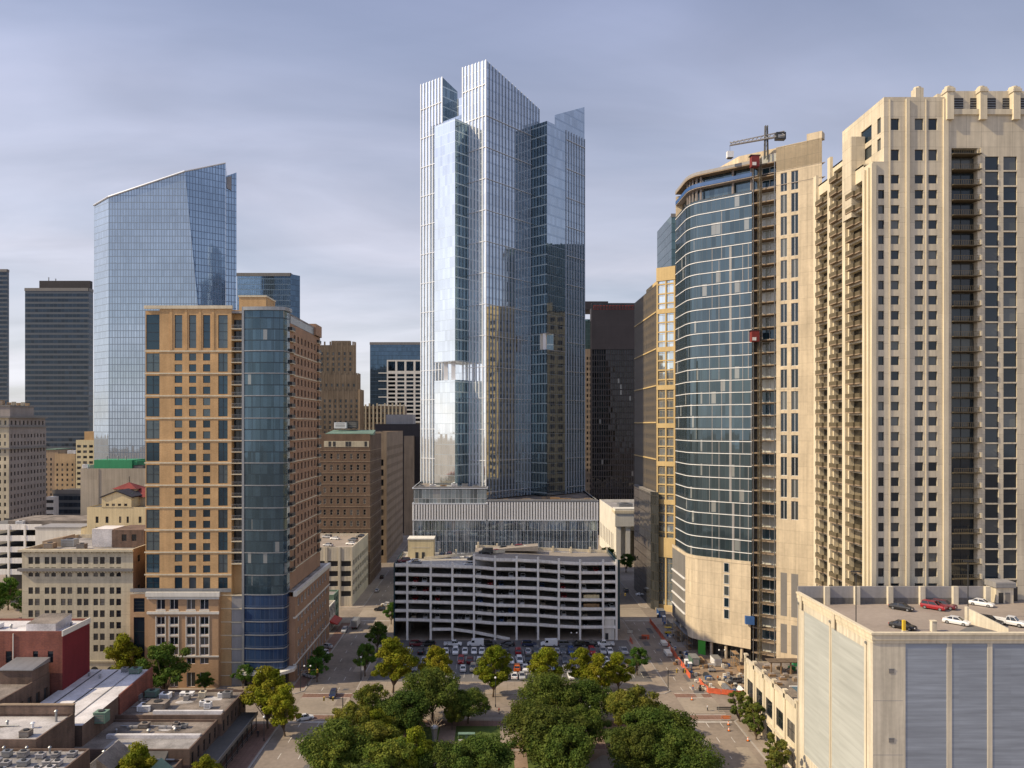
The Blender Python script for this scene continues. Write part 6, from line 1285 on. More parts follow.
t.shell(X(375, 530), X(421, 530), 530, 560, 0, Z(424, 530), 'dark_brown'); t.mb('plant_storey').box(X(386, 532), X(413, 532), 532, 550, Z(424, 530)+.01, Z(414.5, 530), 'grey_panel'); t.mb('tan_return').box(X(404, 520), X(413, 520), 520, 529.9, 0, Z(436, 520), 'brown_stone'); t.done()
Ya = 570; xa0, xa1 = X(300, Ya), X(352, Ya)
t = Bld('stepped_tower', 'stepped brown stone tower with jagged crown, in the gap left of the pale blue tower', 'building', (-120, Ya, 0))
for (p0, p1, yt, yb_, dy, nc) in ((300, 353, 344.5, 375, 4, 9), (300, 357, 374.5, 392, 2, 10), (300, 360, 391, 560, 0, 11)):
    x0, x1 = X(p0, Ya), X(p1, Ya); z1 = Z(yt, Ya); z0 = Z(yb_, Ya)
    F_ = dict(cols=even(x1-x0, nc, 1.5, .6), rows=[r for r in rows_at(0, 40, 4.0, 1, 2.3) if r[0] > z0+1 and r[1] < z1-3], depth=.6, style='bare', pane='pane_dark')
    t.shell(x0, x1, Ya+dy, Ya+14-dy, max(0, z0-8) if dy else 0, z1, 'sandstone', F=F_, Rt=dict(F_, cols=even(14-2*dy, 3, 1.5, .4)), top='roof_brown')
    p = (x1-x0-1.2)/nc
    for i in range(nc+1):
        x = x0+.6+p*i; t.mb('pier').box(x-.55, x+.55, Ya+dy-.7, Ya+dy-.004, max(0, z0-8) if dy else 0, z1+(2.6 if dy == 4 else 1.2), 'sandstone'); 
    for i in (0, 3, 7, 10): y = Ya+dy+1+(12-2*dy)*i/10; t.mb('pier').box(x1+.004, x1+.7, y-.55, y+.55, max(0, z0-8) if dy else 0, z1+(2.6 if dy == 4 else 1.2), 'sandstone')
t.mb('crown').box(X(330, Ya), X(349, Ya), Ya+5, Ya+9, Z(344.5, Ya)-1, Z(344, Ya)+3.0, 'sandstone'); t.done()
t = Bld('ribbed_block', 'low ribbed sandstone block with rounded pier tops below the gridded tower', 'building', (-110, 620, 0)); x0, x1 = X(358, 620), X(404, 620)
t.shell(x0, x1, 620, 640, 0, Z(406, 620), 'brown_stone', F=dict(cols=even(x1-x0, 12, 1.3, .5), rows=rows_at(10, 20, 4.2, 1, 2.6), depth=.4, style='bare'), top='red_tile')
for i in range(13): x = x0+(x1-x0)*i/12; t.mb('pier').box(x-.6, x+.6, 619.2, 619.99, 0, Z(404.5, 620)+(i % 2), 'cream_stone')
t.done()
Yn = 700; x0, x1 = X(370, Yn), X(424, Yn)
t = glassbox('office_tower', 'navy glass tower with a pale stone grid front left of the pale blue tower', 'office building', x0, x1, Yn, Yn+40, Z(343, Yn), 'cw_navy')
g0_, g1_ = X(387, Yn), X(424, Yn)
t.facade('stone_grid', 'white_wall', (g0_, Yn-1.2), (1, 0), g1_-g0_, 40, Z(360, Yn), even(g1_-g0_, 4, 6.6, .3), [(Z(371, Yn), Z(361.5, Yn))] + pyr(Yn, [(374+4.05*i, 376.6+4.05*i) for i in range(18)]), .8, 'bare', 'pane_dark')
t.mb('stone_grid').poly([(g0_, Yn, 40), (g0_, Yn-1.2, 40), (g0_, Yn-1.2, Z(360, Yn)), (g0_, Yn, Z(360, Yn))], 'white_wall')
for i in range(5): t.mb('ledge').box(X(378.5, Yn), g0_-.1, Yn-.8, Yn-.01, Z(373+8*i, Yn)-.5, Z(373+8*i, Yn)+.4, 'white_wall')
t.mb('dark_bay').box(X(378.5, Yn), g1_, Yn-.4, Yn-.005, Z(420, Yn), Z(354, Yn), 'cw_navy'); t.done()
# low parking block and shopfronts on the left street, beyond the drum tower
Yk = 317.0; zk = Z(547, Yk)
t = Bld('parking_block', 'low cream parking block with cars on its roof in front of the brown brick hotel', 'parking garage', (-70, Yk, 0)); xk = -58.5
t.shell(xk-44, xk, Yk, 357, 0, zk, 'garage_cream', F=dict(cols=even(44, 8, 4.2), rows=pyr(Yk, [(561+10*i, 566.5+10*i) for i in range(4)]), depth=.8, style='bare', pane='interior_dark'), Rt=dict(cols=even(40, 7, 4.0), rows=pyr(Yk, [(561+10*i, 566.5+10*i) for i in range(4)]), depth=.8, style='bare', pane='interior_dark'), top='deck_concrete', par=1.1)
for i in range(9): x = xk-44+5.5*i; t.mb('pier').box(max(xk-44, x-.5), min(xk, x+.5), Yk-.3, Yk-.004, 0, zk, 'garage_cream')
t.done()
t = Bld('shopfront', 'white two-storey corner shop with a red awning on the left street', 'building', (-64, 282, 0)); t.shell(-78, -59.5, 276, 287, 0, 9.5, 'white_wall', Rt=dict(cols=even(11, 3, 2.2), rows=[(.4, 3.2), (5.2, 7.6)], depth=.25, style='pair', pane='pane_dark'), F=dict(cols=even(18.5, 4, 2), rows=[(5, 7.5)], depth=.2), top='roof_grey', par=.6)
b = MB(); b.prism([(-59.5, 277), (-56.6, 277), (-56.6, 286), (-59.5, 286)], [3.4, 2.7, 2.7, 3.4], [4.2, 3.0, 3.0, 4.2], 'red_paint'); b.build('awning', t.root); b = MB(); b.box(-59.4, -59.2, 278, 285, 7.8, 9.3, 'grey_panel'); b.build('sign_board', t.root); t.unit(-70, 281, 8.9, 2.5, 2, 1.5); t.done()
t = Bld('shopfront', 'green-grey narrow shop with upper bay next to the white corner shop', 'building', (-64, 290, 0)); t.shell(-80, -60, 287.1, 296, 0, 11.5, 'copper_green', Rt=dict(cols=even(8.9, 3, 1.7), rows=[(.4, 3.2), (4.6, 6.8), (8, 10)], depth=.25, style='sash', pane='pane_dark'), top='roof_grey', par=.6); t.unit(-70, 291, 10.9, 2.5, 2, 1.5); t.done()

# ------------------------------------------------------------------ trees
def tree_proto(kind, seed):
    rn = random.Random(seed); tr, cr = MB(), MB()
    spec = dict(oak=(8.2, 3.0, 12.0, 78, 19000, 'leaf_oak', .46), elm=(5.2, 2.0, 13.4, 60, 14000, 'leaf_elm', .46), street=(4.2, 1.9, 9.8, 42, 8000, 'leaf_street', .38), column=(2.5, .7, 9.2, 40, 6500, 'leaf_column', .36), olive=(6.0, 2.6, 11.0, 56, 13000, 'leaf_olive', .44))[kind]
    rad, h0, h1, nc, nl, lm, ls = spec
    hc = (h0+h1)/2; hr = (h1-h0)/2
    lean = (rn.uniform(-.3, .3), rn.uniform(-.3, .3)); fork = (lean[0], lean[1], h0*.75)
    tr.tube((0, 0, -.1), fork, .42 if kind == 'oak' else .27, 'bark', 7, .28 if kind == 'oak' else .18)
    cl = []
    for i in range(nc):
        a = rn.uniform(0, 2*math.pi); w = rn.random()**.5; up = rn.uniform(-.75, 1)
        k = math.sqrt(max(.08, 1-abs(up)**2.2)) if kind != 'elm' else math.sqrt(max(.1, 1-abs(up)**1.6))*(1.0-.30*max(0, up))
        w *= k; c = (lean[0]+rad*w*math.cos(a)*rn.uniform(.75, 1), lean[1]+rad*w*math.sin(a)*rn.uniform(.75, 1), hc+hr*up*.86); r = rad*rn.uniform(.13, .29)
        cl.append((c, r))
        if i % 3 == 0: tr.tube(fork, (c[0]*.8+fork[0]*.2, c[1]*.8+fork[1]*.2, c[2]-r*.2), .11, 'bark', 5, .04)
    for i in range(nl):
        c, r = cl[rn.randrange(nc)]; v = Vector((rn.gauss(0, 1), rn.gauss(0, 1), rn.gauss(0, 1))).normalized(); d = r*(rn.random()**.4)*1.08
        p = Vector(c)+Vector((v.x*d, v.y*d, v.z*d*.78)); n = (v+Vector((rn.gauss(0, .6), rn.gauss(0, .6), rn.gauss(.35, .6)))).normalized(); x = n.orthogonal().normalized(); y = n.cross(x); t_ = rn.uniform(0, 6.3)
        x, y = x*math.cos(t_)+y*math.sin(t_), y*math.cos(t_)-x*math.sin(t_); s = ls*rn.uniform(.45, 1.5)
        cr.poly([p-x*s*.5, p-y*s*.32+n*.04, p+x*s*.5, p+y*s*.32+n*.04], lm)
    root = empty('tree_source', (0, 0, 0), None, None)
    a = tr.build('trunk', root); c = cr.build('crown', root)
    return root
leafmat('leaf_oak', (0.050, 0.082, 0.014), (0.095, 0.132, 0.021), (0.145, 0.165, 0.030))
leafmat('leaf_elm', (0.15, 0.185, 0.012), (0.235, 0.245, 0.016), (0.235, 0.20, 0.018))
leafmat('leaf_street', (0.045, 0.115, 0.018), (0.085, 0.16, 0.022), (0.13, 0.18, 0.028))
leafmat('leaf_column', (0.075, 0.10, 0.02), (0.125, 0.14, 0.026), (0.18, 0.16, 0.03))
leafmat('leaf_olive', (0.095, 0.13, 0.02), (0.155, 0.18, 0.026), (0.22, 0.20, 0.03))
PROTO = {k: [tree_proto(k, s+11*i) for i in range(n)] for k, s, n in (('oak', 3, 4), ('elm', 40, 4), ('street', 70, 2), ('column', 90, 2), ('olive', 120, 3))}
CATN = dict(oak=('oak_tree', 'oaks in the square'), elm=('elm_tree', 'yellowing elms round the square'), street=('street_tree', 'young street trees'), column=('slim_tree', 'slim trees along the beige podium'), olive=('shade_tree', 'shade trees in the square'))
USED = set()
rt = random.Random(77)
def tree(kind, px, py, s, label, zc=None, ground=.13, variant=None):
    """px, py: middle of its crown in the photograph; scale s"""
    hc_ = dict(oak=7.5, elm=7.9, street=5.8, column=5.0, olive=6.8)[kind]*s + ground
    Y = (CAMH-hc_)*FPX/(py-VY); x = X(px, Y)
    i = rt.randrange(len(PROTO[kind])); src = PROTO[kind][i]; rz = rt.uniform(0, 6.28); name, grp = CATN[kind]
    if src.name not in USED: USED.add(src.name); o = src; o.location = (x, Y, ground); o.rotation_euler.z = rz; o.scale = (s, s, s)
    else: o = copy_tree(src, (x, Y, ground), rz, s=s)
    o.scale = (s*rt.uniform(.9, 1.15), s*rt.uniform(.9, 1.15), s*rt.uniform(.9, 1.08))
    o.name = name; USED.add(o.name); tag(o, label, 'tree', grp)
for a in (
 ('elm', 393, 658, 1.25, 'tall yellow-green elm at the left front corner of the parking lot'),
 ('elm', 437, 664, .95, 'small yellow elm behind the big oak, in front of the white cars'),
 ('elm', 493, 664, 1.15, 'tall yellow elm in the middle before the parking lot, beside a lamp post'),
 ('elm', 546, 664, .95, 'yellow elm directly behind the central oak, before the lot'),
 ('elm', 581, 662, .95, 'orange tinged elm, first of the clump at the right of the lot'),
 ('elm', 600, 671, .95, 'yellow-olive elm in the middle of the clump at the right of the lot'),
 ('elm', 619, 667, .90, 'darker olive elm at the right end of the yellow clump by the lot'),
 ('street', 637, 657, .95, 'bright green round tree on the corner of lot and right street'),
 ('street', 377, 636, .95, 'dark green umbrella shaped tree beside the left end of the garage'),
 ('street', 365, 658, .95, 'small bright green tree on the left street corner next to a banner post'),
 ('street', 391, 612, .8, 'small dark tree squeezed between garage end and left street'),
 ('elm', 268, 692, 1.15, 'yellow elm on the left pavement in front of the drum tower canopy'),
 ('elm', 285, 705, .95, 'orange-yellow elm leaning over the left street kerb'),
 ('street', 165, 664, 1.8, 'large dark green tree in front of the white framed podium windows'),
 ('elm', 125, 655, 1.2, 'yellow-green tree before the cream historic block'),
 ('oak', 432, 691, 1.05, 'big dark oak left of the brick path, back row of the square'),
 ('oak', 468, 703, .70, 'dark oak with its edge on the brick path'),
 ('oak', 405, 708, .95, 'oak behind the fan sculpture on the left'),
 ('oak', 549, 692, 1.1, 'dark oak right of the lamp post, back row of the square'),
 ('oak', 586, 697, .80, 'shadowed oak at the right rear of the square'),
 ('olive', 372, 704, .95, 'grey-green tree at the left rear edge of the square'),
 ('olive', 395, 721, .80, 'light olive tree left of the fan sculpture'),
 ('oak', 338, 746, .95, 'wide oak at the lower left corner of the square'),
 ('olive', 372, 742, .95, 'olive green tree next to the wide corner oak'),
 ('elm', 414, 749, .90, 'yellowish tree at the bottom, left of centre'),
 ('olive', 390, 762, .95, 'pale tree cut by the bottom edge, below the olive trees'),
 ('oak', 478, 754, .90, 'rounded oak at the bottom below the picnic stall'),
 ('oak', 447, 760, .75, 'low dark oak cut by the bottom edge beside the yellowish tree'),
 ('oak', 545, 731, 1.12, 'broad spreading oak in the centre front of the square'),
 ('oak', 563, 752, .95, 'oak at the bottom in front of the broad central one'),
 ('olive', 637, 706, 1.2, 'olive green tree on the right rear edge of the square along the right street'),
 ('olive', 618, 708, .75, 'lighter tree on the left side of the right rear oak'),
 ('oak', 662, 727, 1.0, 'dark oak overhanging the right street kerb'),
 ('oak', 682, 750, .95, 'oak at the bottom right corner of the square'),
 ('oak', 640, 746, .90, 'oak beside the bare path near the bottom right'),
 ('olive', 352, 726, 1.0, 'olive tree on the left kerb edge of the square, behind the wide corner oak'),
 ('oak', 531, 714, .75, 'oak standing at the left shoulder of the broad central one'),
 ('oak', 582, 728, .85, 'oak at the right shoulder of the broad central one'),
 ('oak', 650, 733, .95, 'oak in the middle of the right hand group of the square'),
 ('olive', 452, 715, .55, 'small olive tree right of the fan sculpture'),
 ('olive', 334, 757, .9, 'olive tree below the wide corner oak at the bottom edge'),
 ('elm', 378, 728, .8, 'yellow tinged tree amid the olive trees on the left'),
 ('column', 740, 703, .95, 'slim tree nearest the street corner, first of the row by the beige podium'),
 ('column', 749, 711, 1.0, 'slim tree second from the street corner by the beige podium'),
 ('column', 756, 719, 1.0, 'slim tree third from the street corner by the beige podium'),
 ('column', 772, 750, 1.0, 'slim tree under the arched windows, fourth along the beige podium'),
 ('column', 783, 760, 1.1, 'slim tree nearest the bottom edge, at the foot of the parking block'),
 ('street', 322, 655, .85, 'small tree by the podium flank among the parked cars'),
 ('street', 317, 666, .8, 'small dark tree at the near end of the podium flank'),
 ('street', 243, 674, .7, 'shrub-like tree below the drum tower canopy'),
 ('street', 205, 679, .6, 'shrub-like tree at the podium door'),
 ('elm', 137, 768, .95, 'yellow-green tree rising in front of the dark hipped roof'),
 ('elm', 207, 768, .6, 'small yellow tree at the bottom edge beside the blue awning'),
 ('street', 8, 590, 1.4, 'dark green tree left of the cream historic block'),
 ('street', -6, 600, 1.4, 'dark tree cut by the left picture edge'),
 ('street', 25, 603, 1.2, 'dark tree almost hidden behind the red building roof'),
 ('street', 606, 556, 1.2, 'tree in shade at the foot of the pale stone hall, behind the garage roof'),
 ('street', 626, 560, 1.1, 'tree in front of the lit stone columns'),
): tree(*a)
# ------------------------------------------------------------------ vehicles
def loft(mb, st, m):
    """st: (y, z_low, z_mid, z_top, half width, half width at top)"""
    i = len(mb.v); k = mb.k(m)
    for y, zl, zm, zt_, w, wt in st: mb.v += [(-w*.96, y, zl), (-w, y, zm), (-wt, y, zt_), (wt, y, zt_), (w, y, zm), (w*.96, y, zl)]
    for a in range(len(st)-1):
        for j in range(6):
            p, q = i+a*6+j, i+a*6+(j+1) % 6; mb.f.append((p, p+6, q+6, q)); mb.mi.append(k)
    mb.f.append(tuple(i+j for j in range(6))); mb.mi.append(k); e = i+6*(len(st)-1); mb.f.append(tuple(e+j for j in reversed(range(6)))); mb.mi.append(k)
def cabin(gm, rm, y0, y1, y2, y3, zb, zt_, wb, wt, pillars=True):
    """y0..y1 rear slope, y2..y3 windscreen slope"""
    B_ = [(-wb, y0, zb), (wb, y0, zb), (wb, y3, zb), (-wb, y3, zb)]; T_ = [(-wt, y1, zt_), (wt, y1, zt_), (wt, y2, zt_), (-wt, y2, zt_)]
    for j in range(4): gm.poly([B_[j], B_[(j+1) % 4], T_[(j+1) % 4], T_[j]], 'car_glass')
    rm.box(-wt-.02, wt+.02, y1-.03, y2+.03, zt_, zt_+.06, 'car_paint')
    for sx in (-1, 1):
        for yb_, yt_ in ((y0+.04, y1), (y3-.04, y2), ((y0+y3)/2-.1, (y1+y2)/2-.1)):
            rm.tube((sx*(wb+.005), yb_, zb), (sx*(wt+.005), yt_, zt_+.02), .045, 'car_paint', 4)
def make_car(kind):
    p = {}; g = lambda n: p.setdefault(n, MB())
    B_, G = g('body'), g('glazing')
    if kind == 'sedan':
        loft(B_, [(-2.3, .35, .6, .82, .78, .70), (-2.2, .25, .62, .95, .86, .78), (-1.3, .22, .65, 1.0, .90, .82), (.9, .22, .65, .98, .90, .82), (1.9, .22, .6, .82, .88, .76), (2.3, .3, .52, .68, .78, .66)], 'car_paint')
        cabin(G, B_, -1.75, -1.05, .35, 1.15, .97, 1.42, .78, .60); L, R_, wy = 2.3, .33, (-1.4, 1.42); hz, tz = .62, .78
    elif kind == 'suv':
        loft(B_, [(-2.3, .4, .75, 1.02, .84, .78), (-2.2, .3, .75, 1.1, .92, .85), (.9, .28, .75, 1.1, .94, .86), (2.0, .28, .7, 1.0, .92, .82), (2.35, .35, .62, .85, .84, .74)], 'car_paint')
        cabin(G, B_, -2.2, -1.95, .3, 1.1, 1.08, 1.68, .82, .68); L, R_, wy = 2.35, .37, (-1.42, 1.45); hz, tz = .78, .98
    elif kind == 'pickup':
        loft(B_, [(-.3, .4, .8, 1.12, .95, .90), (.9, .38, .8, 1.12, .97, .9), (2.3, .38, .78, 1.1, .96, .86), (2.75, .42, .72, .98, .9, .8)], 'car_paint')
        for sx in (-1, 1): B_.box(sx*.93-.06, sx*.93+.06, -2.85, -.31, .5, 1.12, 'car_paint')
        B_.box(-.86, .86, -2.85, -2.75, .5, 1.1, 'car_paint'); B_.box(-.86, .86, -2.74, -.32, .45, .62, 'rubber')
        cabin(G, B_, -.42, -.2, .95, 1.55, 1.1, 1.75, .84, .7); L, R_, wy = 2.75, .40, (-1.75, 1.85); hz, tz = .85, .98
    elif kind == 'van':
        loft(B_, [(-2.6, .4, .8, 2.1, .95, .85), (-2.5, .32, .8, 2.25, .98, .88), (1.2, .32, .8, 2.2, .98, .86), (1.5, .32, .8, 1.35, .98, .9), (2.3, .34, .7, 1.1, .94, .84), (2.6, .4, .62, .9, .88, .76)], 'car_paint')
        G.poly([(-.84, 1.53, 1.38), (.84, 1.53, 1.38), (.8, 1.23, 2.12), (-.8, 1.23, 2.12)], 'car_glass')
        for sx in (-1, 1): G.poly([(sx*.985, .3, 1.3), (sx*.985, 1.25, 1.3), (sx*.93, 1.1, 1.95), (sx*.93, .3, 1.95)][::sx], 'car_glass')
        L, R_, wy = 2.6, .36, (-1.6, 1.7); hz, tz = .75, 1.0
    else:   # box truck
        loft(B_, [(1.6, .5, 1.0, 1.7, 1.05, .98), (2.6, .5, 1.0, 1.6, 1.05, .98), (3.6, .5, .95, 1.35, 1.0, .9), (3.8, .55, .9, 1.2, .95, .85)], 'car_paint')
        cabin(G, B_, 1.6, 1.65, 2.3, 2.75, 1.6, 2.4, .95, .85)
        b = g('cargo_box'); b.box(-1.2, 1.2, -4.2, 1.45, .9, 3.4, 'car_paint'); b.box(-1.22, 1.22, -4.22, 1.47, .86, .95, 'dark_frame'); b.box(-1.22, 1.22, -4.22, 1.47, 3.4, 3.46, 'steel'); b.box(-1.1, 1.1, -4.24, -4.2, 1.0, 3.3, 'steel')
        g('chassis').box(-.5, .5, -4, 3.4, .5, .85, 'rubber'); L, R_, wy = 3.8, .48, (-2.7, 2.7); hz, tz = 1.0, 1.0
    w = .92 if kind in ('sedan', 'suv') else 1.0
    for sx in (-1, 1):
        b = MB(); b.box(sx*.6-.17, sx*.6+.17, L-.10, L+.02, hz-.09, hz+.07, 'lamp_clear'); p[('headlight', sx)] = b
        b = MB(); yb_ = -4.26 if kind == 'truck' else -2.9 if kind == 'pickup' else -L-.02 if kind != 'van' else -2.62
        b.box(sx*.66-.13, sx*.66+.13, yb_, yb_+.12, tz-.1, tz+.1, 'lamp_red'); p[('tail_light', sx)] = b
        for y in wy:
            b = MB(); x0, x1 = sx*(w-.24), sx*(w-.0); b.tube((x0, y, R_), (x1, y, R_), R_, 'rubber', 10); p[('wheel', sx, y)] = b; rb = MB(); rb.tube((x1-sx*.01, y, R_), (x1+sx*.02, y, R_), R_*.62, 'steel', 8); p[('rim', sx, y)] = rb
    return p
CARP = {}; SCL = 1.0
def car_source(kind, parts):
    if (kind, parts) in CARP: return CARP[(kind, parts)]
    p = make_car(kind)
    if parts:
        r = empty('car_source', (0, 0, 0), None, None)
        ch = []; by = {}
        for n, b in p.items():
            par = by.get(('wheel',)+n[1:]) if n[0] == 'rim' else None
            o = b.build(n if isinstance(n, str) else n[0], par or r); by[n] = o; ch.append(o)
    else:
        m = MB()
        for b in p.values():
            i = len(m.v); m.v += b.v
            for f, k in zip(b.f, b.mi): m.f.append(tuple(i+j for j in f)); m.mi.append(m.k(b.mats[k]))
        r = m.build('car_source'); ch = []
    CARP[(kind, parts)] = [r, ch, False]; return CARP[(kind, parts)]
PAINT = dict(white=(.78, .78, .78), black=(.012, .012, .014), silver=(.42, .43, .45), grey=(.13, .135, .145), red=(.32, .012, .018), blue=(.03, .075, .22), navy=(.015, .025, .07), beige=(.42, .36, .27), orange=(.75, .16, .02), maroon=(.12, .012, .018), tan=(.34, .27, .18))
NAMEK = dict(sedan=('sedan', 'car'), suv=('sport_utility', 'car'), pickup=('pickup_truck', 'pickup'), van=('van', 'van'), truck=('box_truck', 'truck'))
WORDK = dict(sedan='sedan', suv='estate car', pickup='pickup', van='van', truck='box truck')
def car(kind, colr, x, y, z, rz, label, group, parts=True):
    src = car_source(kind, parts); c = PAINT[colr] + (1,); nm, cat = NAMEK[kind]
    if not src[2]:
        src[2] = True; o = src[0]; o.location = (x, y, z); o.rotation_euler.z = rz; o.color = c
        for q in src[1]: q.color = c
        src.append(o)
    else:
        o = src[0].copy(); COL.objects.link(o); o.location = (x, y, z); o.rotation_euler.z = rz; o.color = c
        mp = {src[0]: o}
        for q in src[1]: d = q.copy(); COL.objects.link(d); d.parent = mp[q.parent]; mp[q] = d; d.color = c
    o.name = nm; o.scale = (SCL,)*3; tag(o, label, cat, group); return o
ORD = ['first', 'second', 'third', 'fourth', 'fifth', 'sixth', 'seventh', 'eighth', 'ninth', 'tenth', 'eleventh', 'twelfth']
def row(cars, place, group, parts=True):
    """cars: (kind, colour, x, y, z, rz); labels count equal ones from the left of the row"""
    cars = sorted(cars, key=lambda c: c[2]/c[3]); seen = {}
    tot = {}
    for c in cars: tot[c[:2]] = tot.get(c[:2], 0)+1
    for c in cars:
        k = c[:2]; seen[k] = seen.get(k, 0)+1
        w = f'{c[1]} {WORDK[c[0]]}'
        lab = f'the only {w} in {place}' if tot[k] == 1 else f'{ORD[seen[k]-1]} {w} from the left in {place}'
        car(*c, lab, group, parts)
rc = random.Random(42); LZ = .14
H = math.pi/2
# back row, side-on along the foot of the garage
rowA = [(k, c, X(px, 259.5), 259.5, LZ, H if i % 2 else -H) for i, (k, c, px) in enumerate((('suv', 'maroon', 417), ('suv', 'black', 428), ('pickup', 'white', 453), ('van', 'white', 475.5), ('suv', 'black', 489), ('sedan', 'black', 507.5), ('suv', 'navy', 529), ('van', 'white', 549), ('suv', 'grey', 566), ('suv', 'black', 578), ('pickup', 'black', 590), ('pickup', 'white', 605)))]
SCL = 1.1
row(rowA, 'the row along the garage foot', 'vehicles in the parking lot')
def lotrow(Y, lst, place, jit=.25):
    out = []
    for k, c, px in lst: out.append((k, c, X(px, Y), Y+rc.uniform(-jit, jit), LZ, (math.pi if rc.random() < .7 else 0)+rc.uniform(-.04, .04)))
    row(out, place, 'vehicles in the parking lot')
S = 'sedan'; U = 'suv'
lotrow(251.5, ((S, 'white', 409), (U, 'black', 421), (S, 'grey', 429), (S, 'white', 446), (U, 'white', 455.5), (S, 'white', 465), (S, 'white', 474), (S, 'white', 482), (U, 'black', 506), (U, 'red', 518), (S, 'silver', 528), (U, 'grey', 536.5), (S, 'white', 543), (S, 'silver', 557), (U, 'grey', 563), (U, 'blue', 571), (S, 'black', 580), (U, 'red', 592), (U, 'silver', 603), (S, 'white', 610), ('pickup', 'silver', 624)), 'the second row of the lot')
lotrow(241.5, ((U, 'black', 404), (S, 'blue', 413), (S, 'silver', 424), (U, 'red', 461), (U, 'maroon', 470), (S, 'white', 465.5+14), (S, 'white', 511), (U, 'white', 519.5), (U, 'black', 528), (S, 'silver', 555), (U, 'grey', 565), (S, 'white', 606), (S, 'silver', 615)), 'the third row of the lot')
lotrow(234.0, ((S, 'silver', 406), (U, 'grey', 415), (S, 'white', 463), (U, 'beige', 473), (U, 'orange', 517), (S, 'white', 525.5), (U, 'white', 533), (S, 'blue', 556), (S, 'silver', 566), (S, 'tan', 630)), 'the fourth row of the lot')
lotrow(226.8, ((S, 'white', 514.5), (S, 'silver', 522), (S, 'black', 506), (S, 'white', 571), (S, 'grey', 452)), 'the row nearest the trees')
# on the garage roof
SCL = 1.0
rf = []
for k, c, px, Y, rz in ((U, 'maroon', 404, 275, 2.0), (S, 'white', 414, 274, 2.2), (S, 'grey', 415, 270.5, 2.0), (S, 'silver', 469, 271.5, 1.8), (U, 'black', 442, 287, 3.0), (U, 'red', 449, 288, 3.0), (S, 'white', 462.5, 288, 3.1), (S, 'black', 473, 283, 1.6), (S, 'black', 503, 288, 2.0), (S, 'red', 495.5, 283, 2.0), ('van', 'black', 486, 280, H), (U, 'red', 517, 289, 1.8), (S, 'white', 525, 287.5, H)):
    x = X(px, Y); z = (pz(x, -1) if x > xs4 else pz(x, 0)) - .38; z += 1.3*max(0, min(1, (px-478)/60)) if Y > 286 and px > 480 else 0
    rf.append((k, c, x, Y, z, rz))
row(rf, 'the cars on the white garage roof', 'cars on the garage roof')
# inside the garage decks, two at most per bay
DECK = ['top', 'second', 'third', 'fourth', 'fifth', 'sixth', 'lowest']
cols_all = [gx0] + gcols + [gx1]
def incol(): return rc.choice(('white', 'silver', 'grey', 'black', 'blue', 'red', 'white', 'beige'))
for k in range(0, 7):
    for bi in range(10):
        x0, x1 = cols_all[bi+1] if bi < 10 else 0, cols_all[bi+2]
        n = rc.choice((0, 1, 1, 2)); used = set()
        for q in range(n):
            c = incol()
            if c in used: continue
            used.add(c); x = x0 + (x1-x0)*(.27 + .46*q) + rc.uniform(-.4, .4); yy = GY0 + 4.5 + rc.uniform(-.5, 1)
            kd = rc.choice((S, U)); z = pz(x, k) - .40 if True else 0
            zd_ = pz(x, k)-.40
            if k == 0 and x < xs4: continue
            car(kd, c, x, yy, zd_, math.pi+rc.uniform(-.05, .05), f'{c} {WORDK[kd]} on the {DECK[k]} garage deck, {ORD[bi]} bay from the left', 'cars inside the white garage', False)
# right roof deck
rd = []
for k, c, px, py, rz in ((S, 'black', 901.5, 606.5, -2.4), (S, 'black', 903, 625, -2.4), (U, 'red', 933.5, 606, -2.4), (U, 'maroon', 944, 605, -2.4), (S, 'white', 981.5, 602.5, -2.4), (S, 'white', 956.5, 620.5, -2.4), (S, 'white', 980, 618.5, -2.4), (U, 'black', 989, 621, -2.4), ('pickup', 'white', 1009, 621.5, -2.4)):
    Y = (CAMH-zd-.7)*FPX/(py-VY); rd.append((k, c, X(px, Y), Y, zd+.004, rz))
row(rd, 'the cars on the cream roof deck', 'cars on the cream roof deck')
# streets
for k, c, px, py, rz, lab in ((U, 'navy', 333, 694, math.pi+.05, 'dark blue estate car driving towards us on the left street crossing'), (S, 'white', 304.5, 717, -1.1, 'white sedan turning off the left street at the crossing'), ('truck', 'white', 356, 625, 0.0, 'white box truck at the left kerb beyond the drum tower'), (U, 'silver', 344.5, 630, math.pi, 'silver car parked beside the white box truck'), (S, 'white', 386.5, 604, H, 'white car crossing by the garage on the left street'), (U, 'black', 380, 609, H, 'dark car behind the white one at the far left crossing'), (U, 'black', 382, 577, 0, 'dark car far up the left street canyon'), (S, 'silver', 377, 590, 0, 'silver car up the left street past the far crossing'), (S, 'white', 641, 594, H, 'white car on the far right crossing'), (U, 'grey', 626, 590, 0, 'grey car far up the right street'),
    (S, 'silver', 327, 646, 1.0, 'silver sedan, furthest of the angled cars by the podium flank'), (U, 'white', 322.5, 652.5, 1.0, 'white estate car, second furthest of the angled cars by the podium flank'), (S, 'grey', 318, 659.5, 1.0, 'grey sedan in the middle of the angled cars by the podium flank'), (U, 'silver', 313.5, 667, 1.0, 'silver estate car, second nearest of the angled cars by the podium flank'), (S, 'silver', 309.5, 675, 1.0, 'silver sedan nearest us of the angled cars by the podium flank'),
    ('pickup', 'grey', 735, 681, H+.2, 'grey pickup inside the fenced building site'), (S, 'white', 650, 700-20, .0, 'white car standing on the closed right street beside the orange fence')):
    Y = GY(py, .7); x = X(px, Y)
    if lab.startswith('white car standing'): continue
    car(k, c, x, Y, .14 if 'podium flank' in lab or 'site' in lab else .012, rz, lab, 'vehicles on the streets', Y < 262)
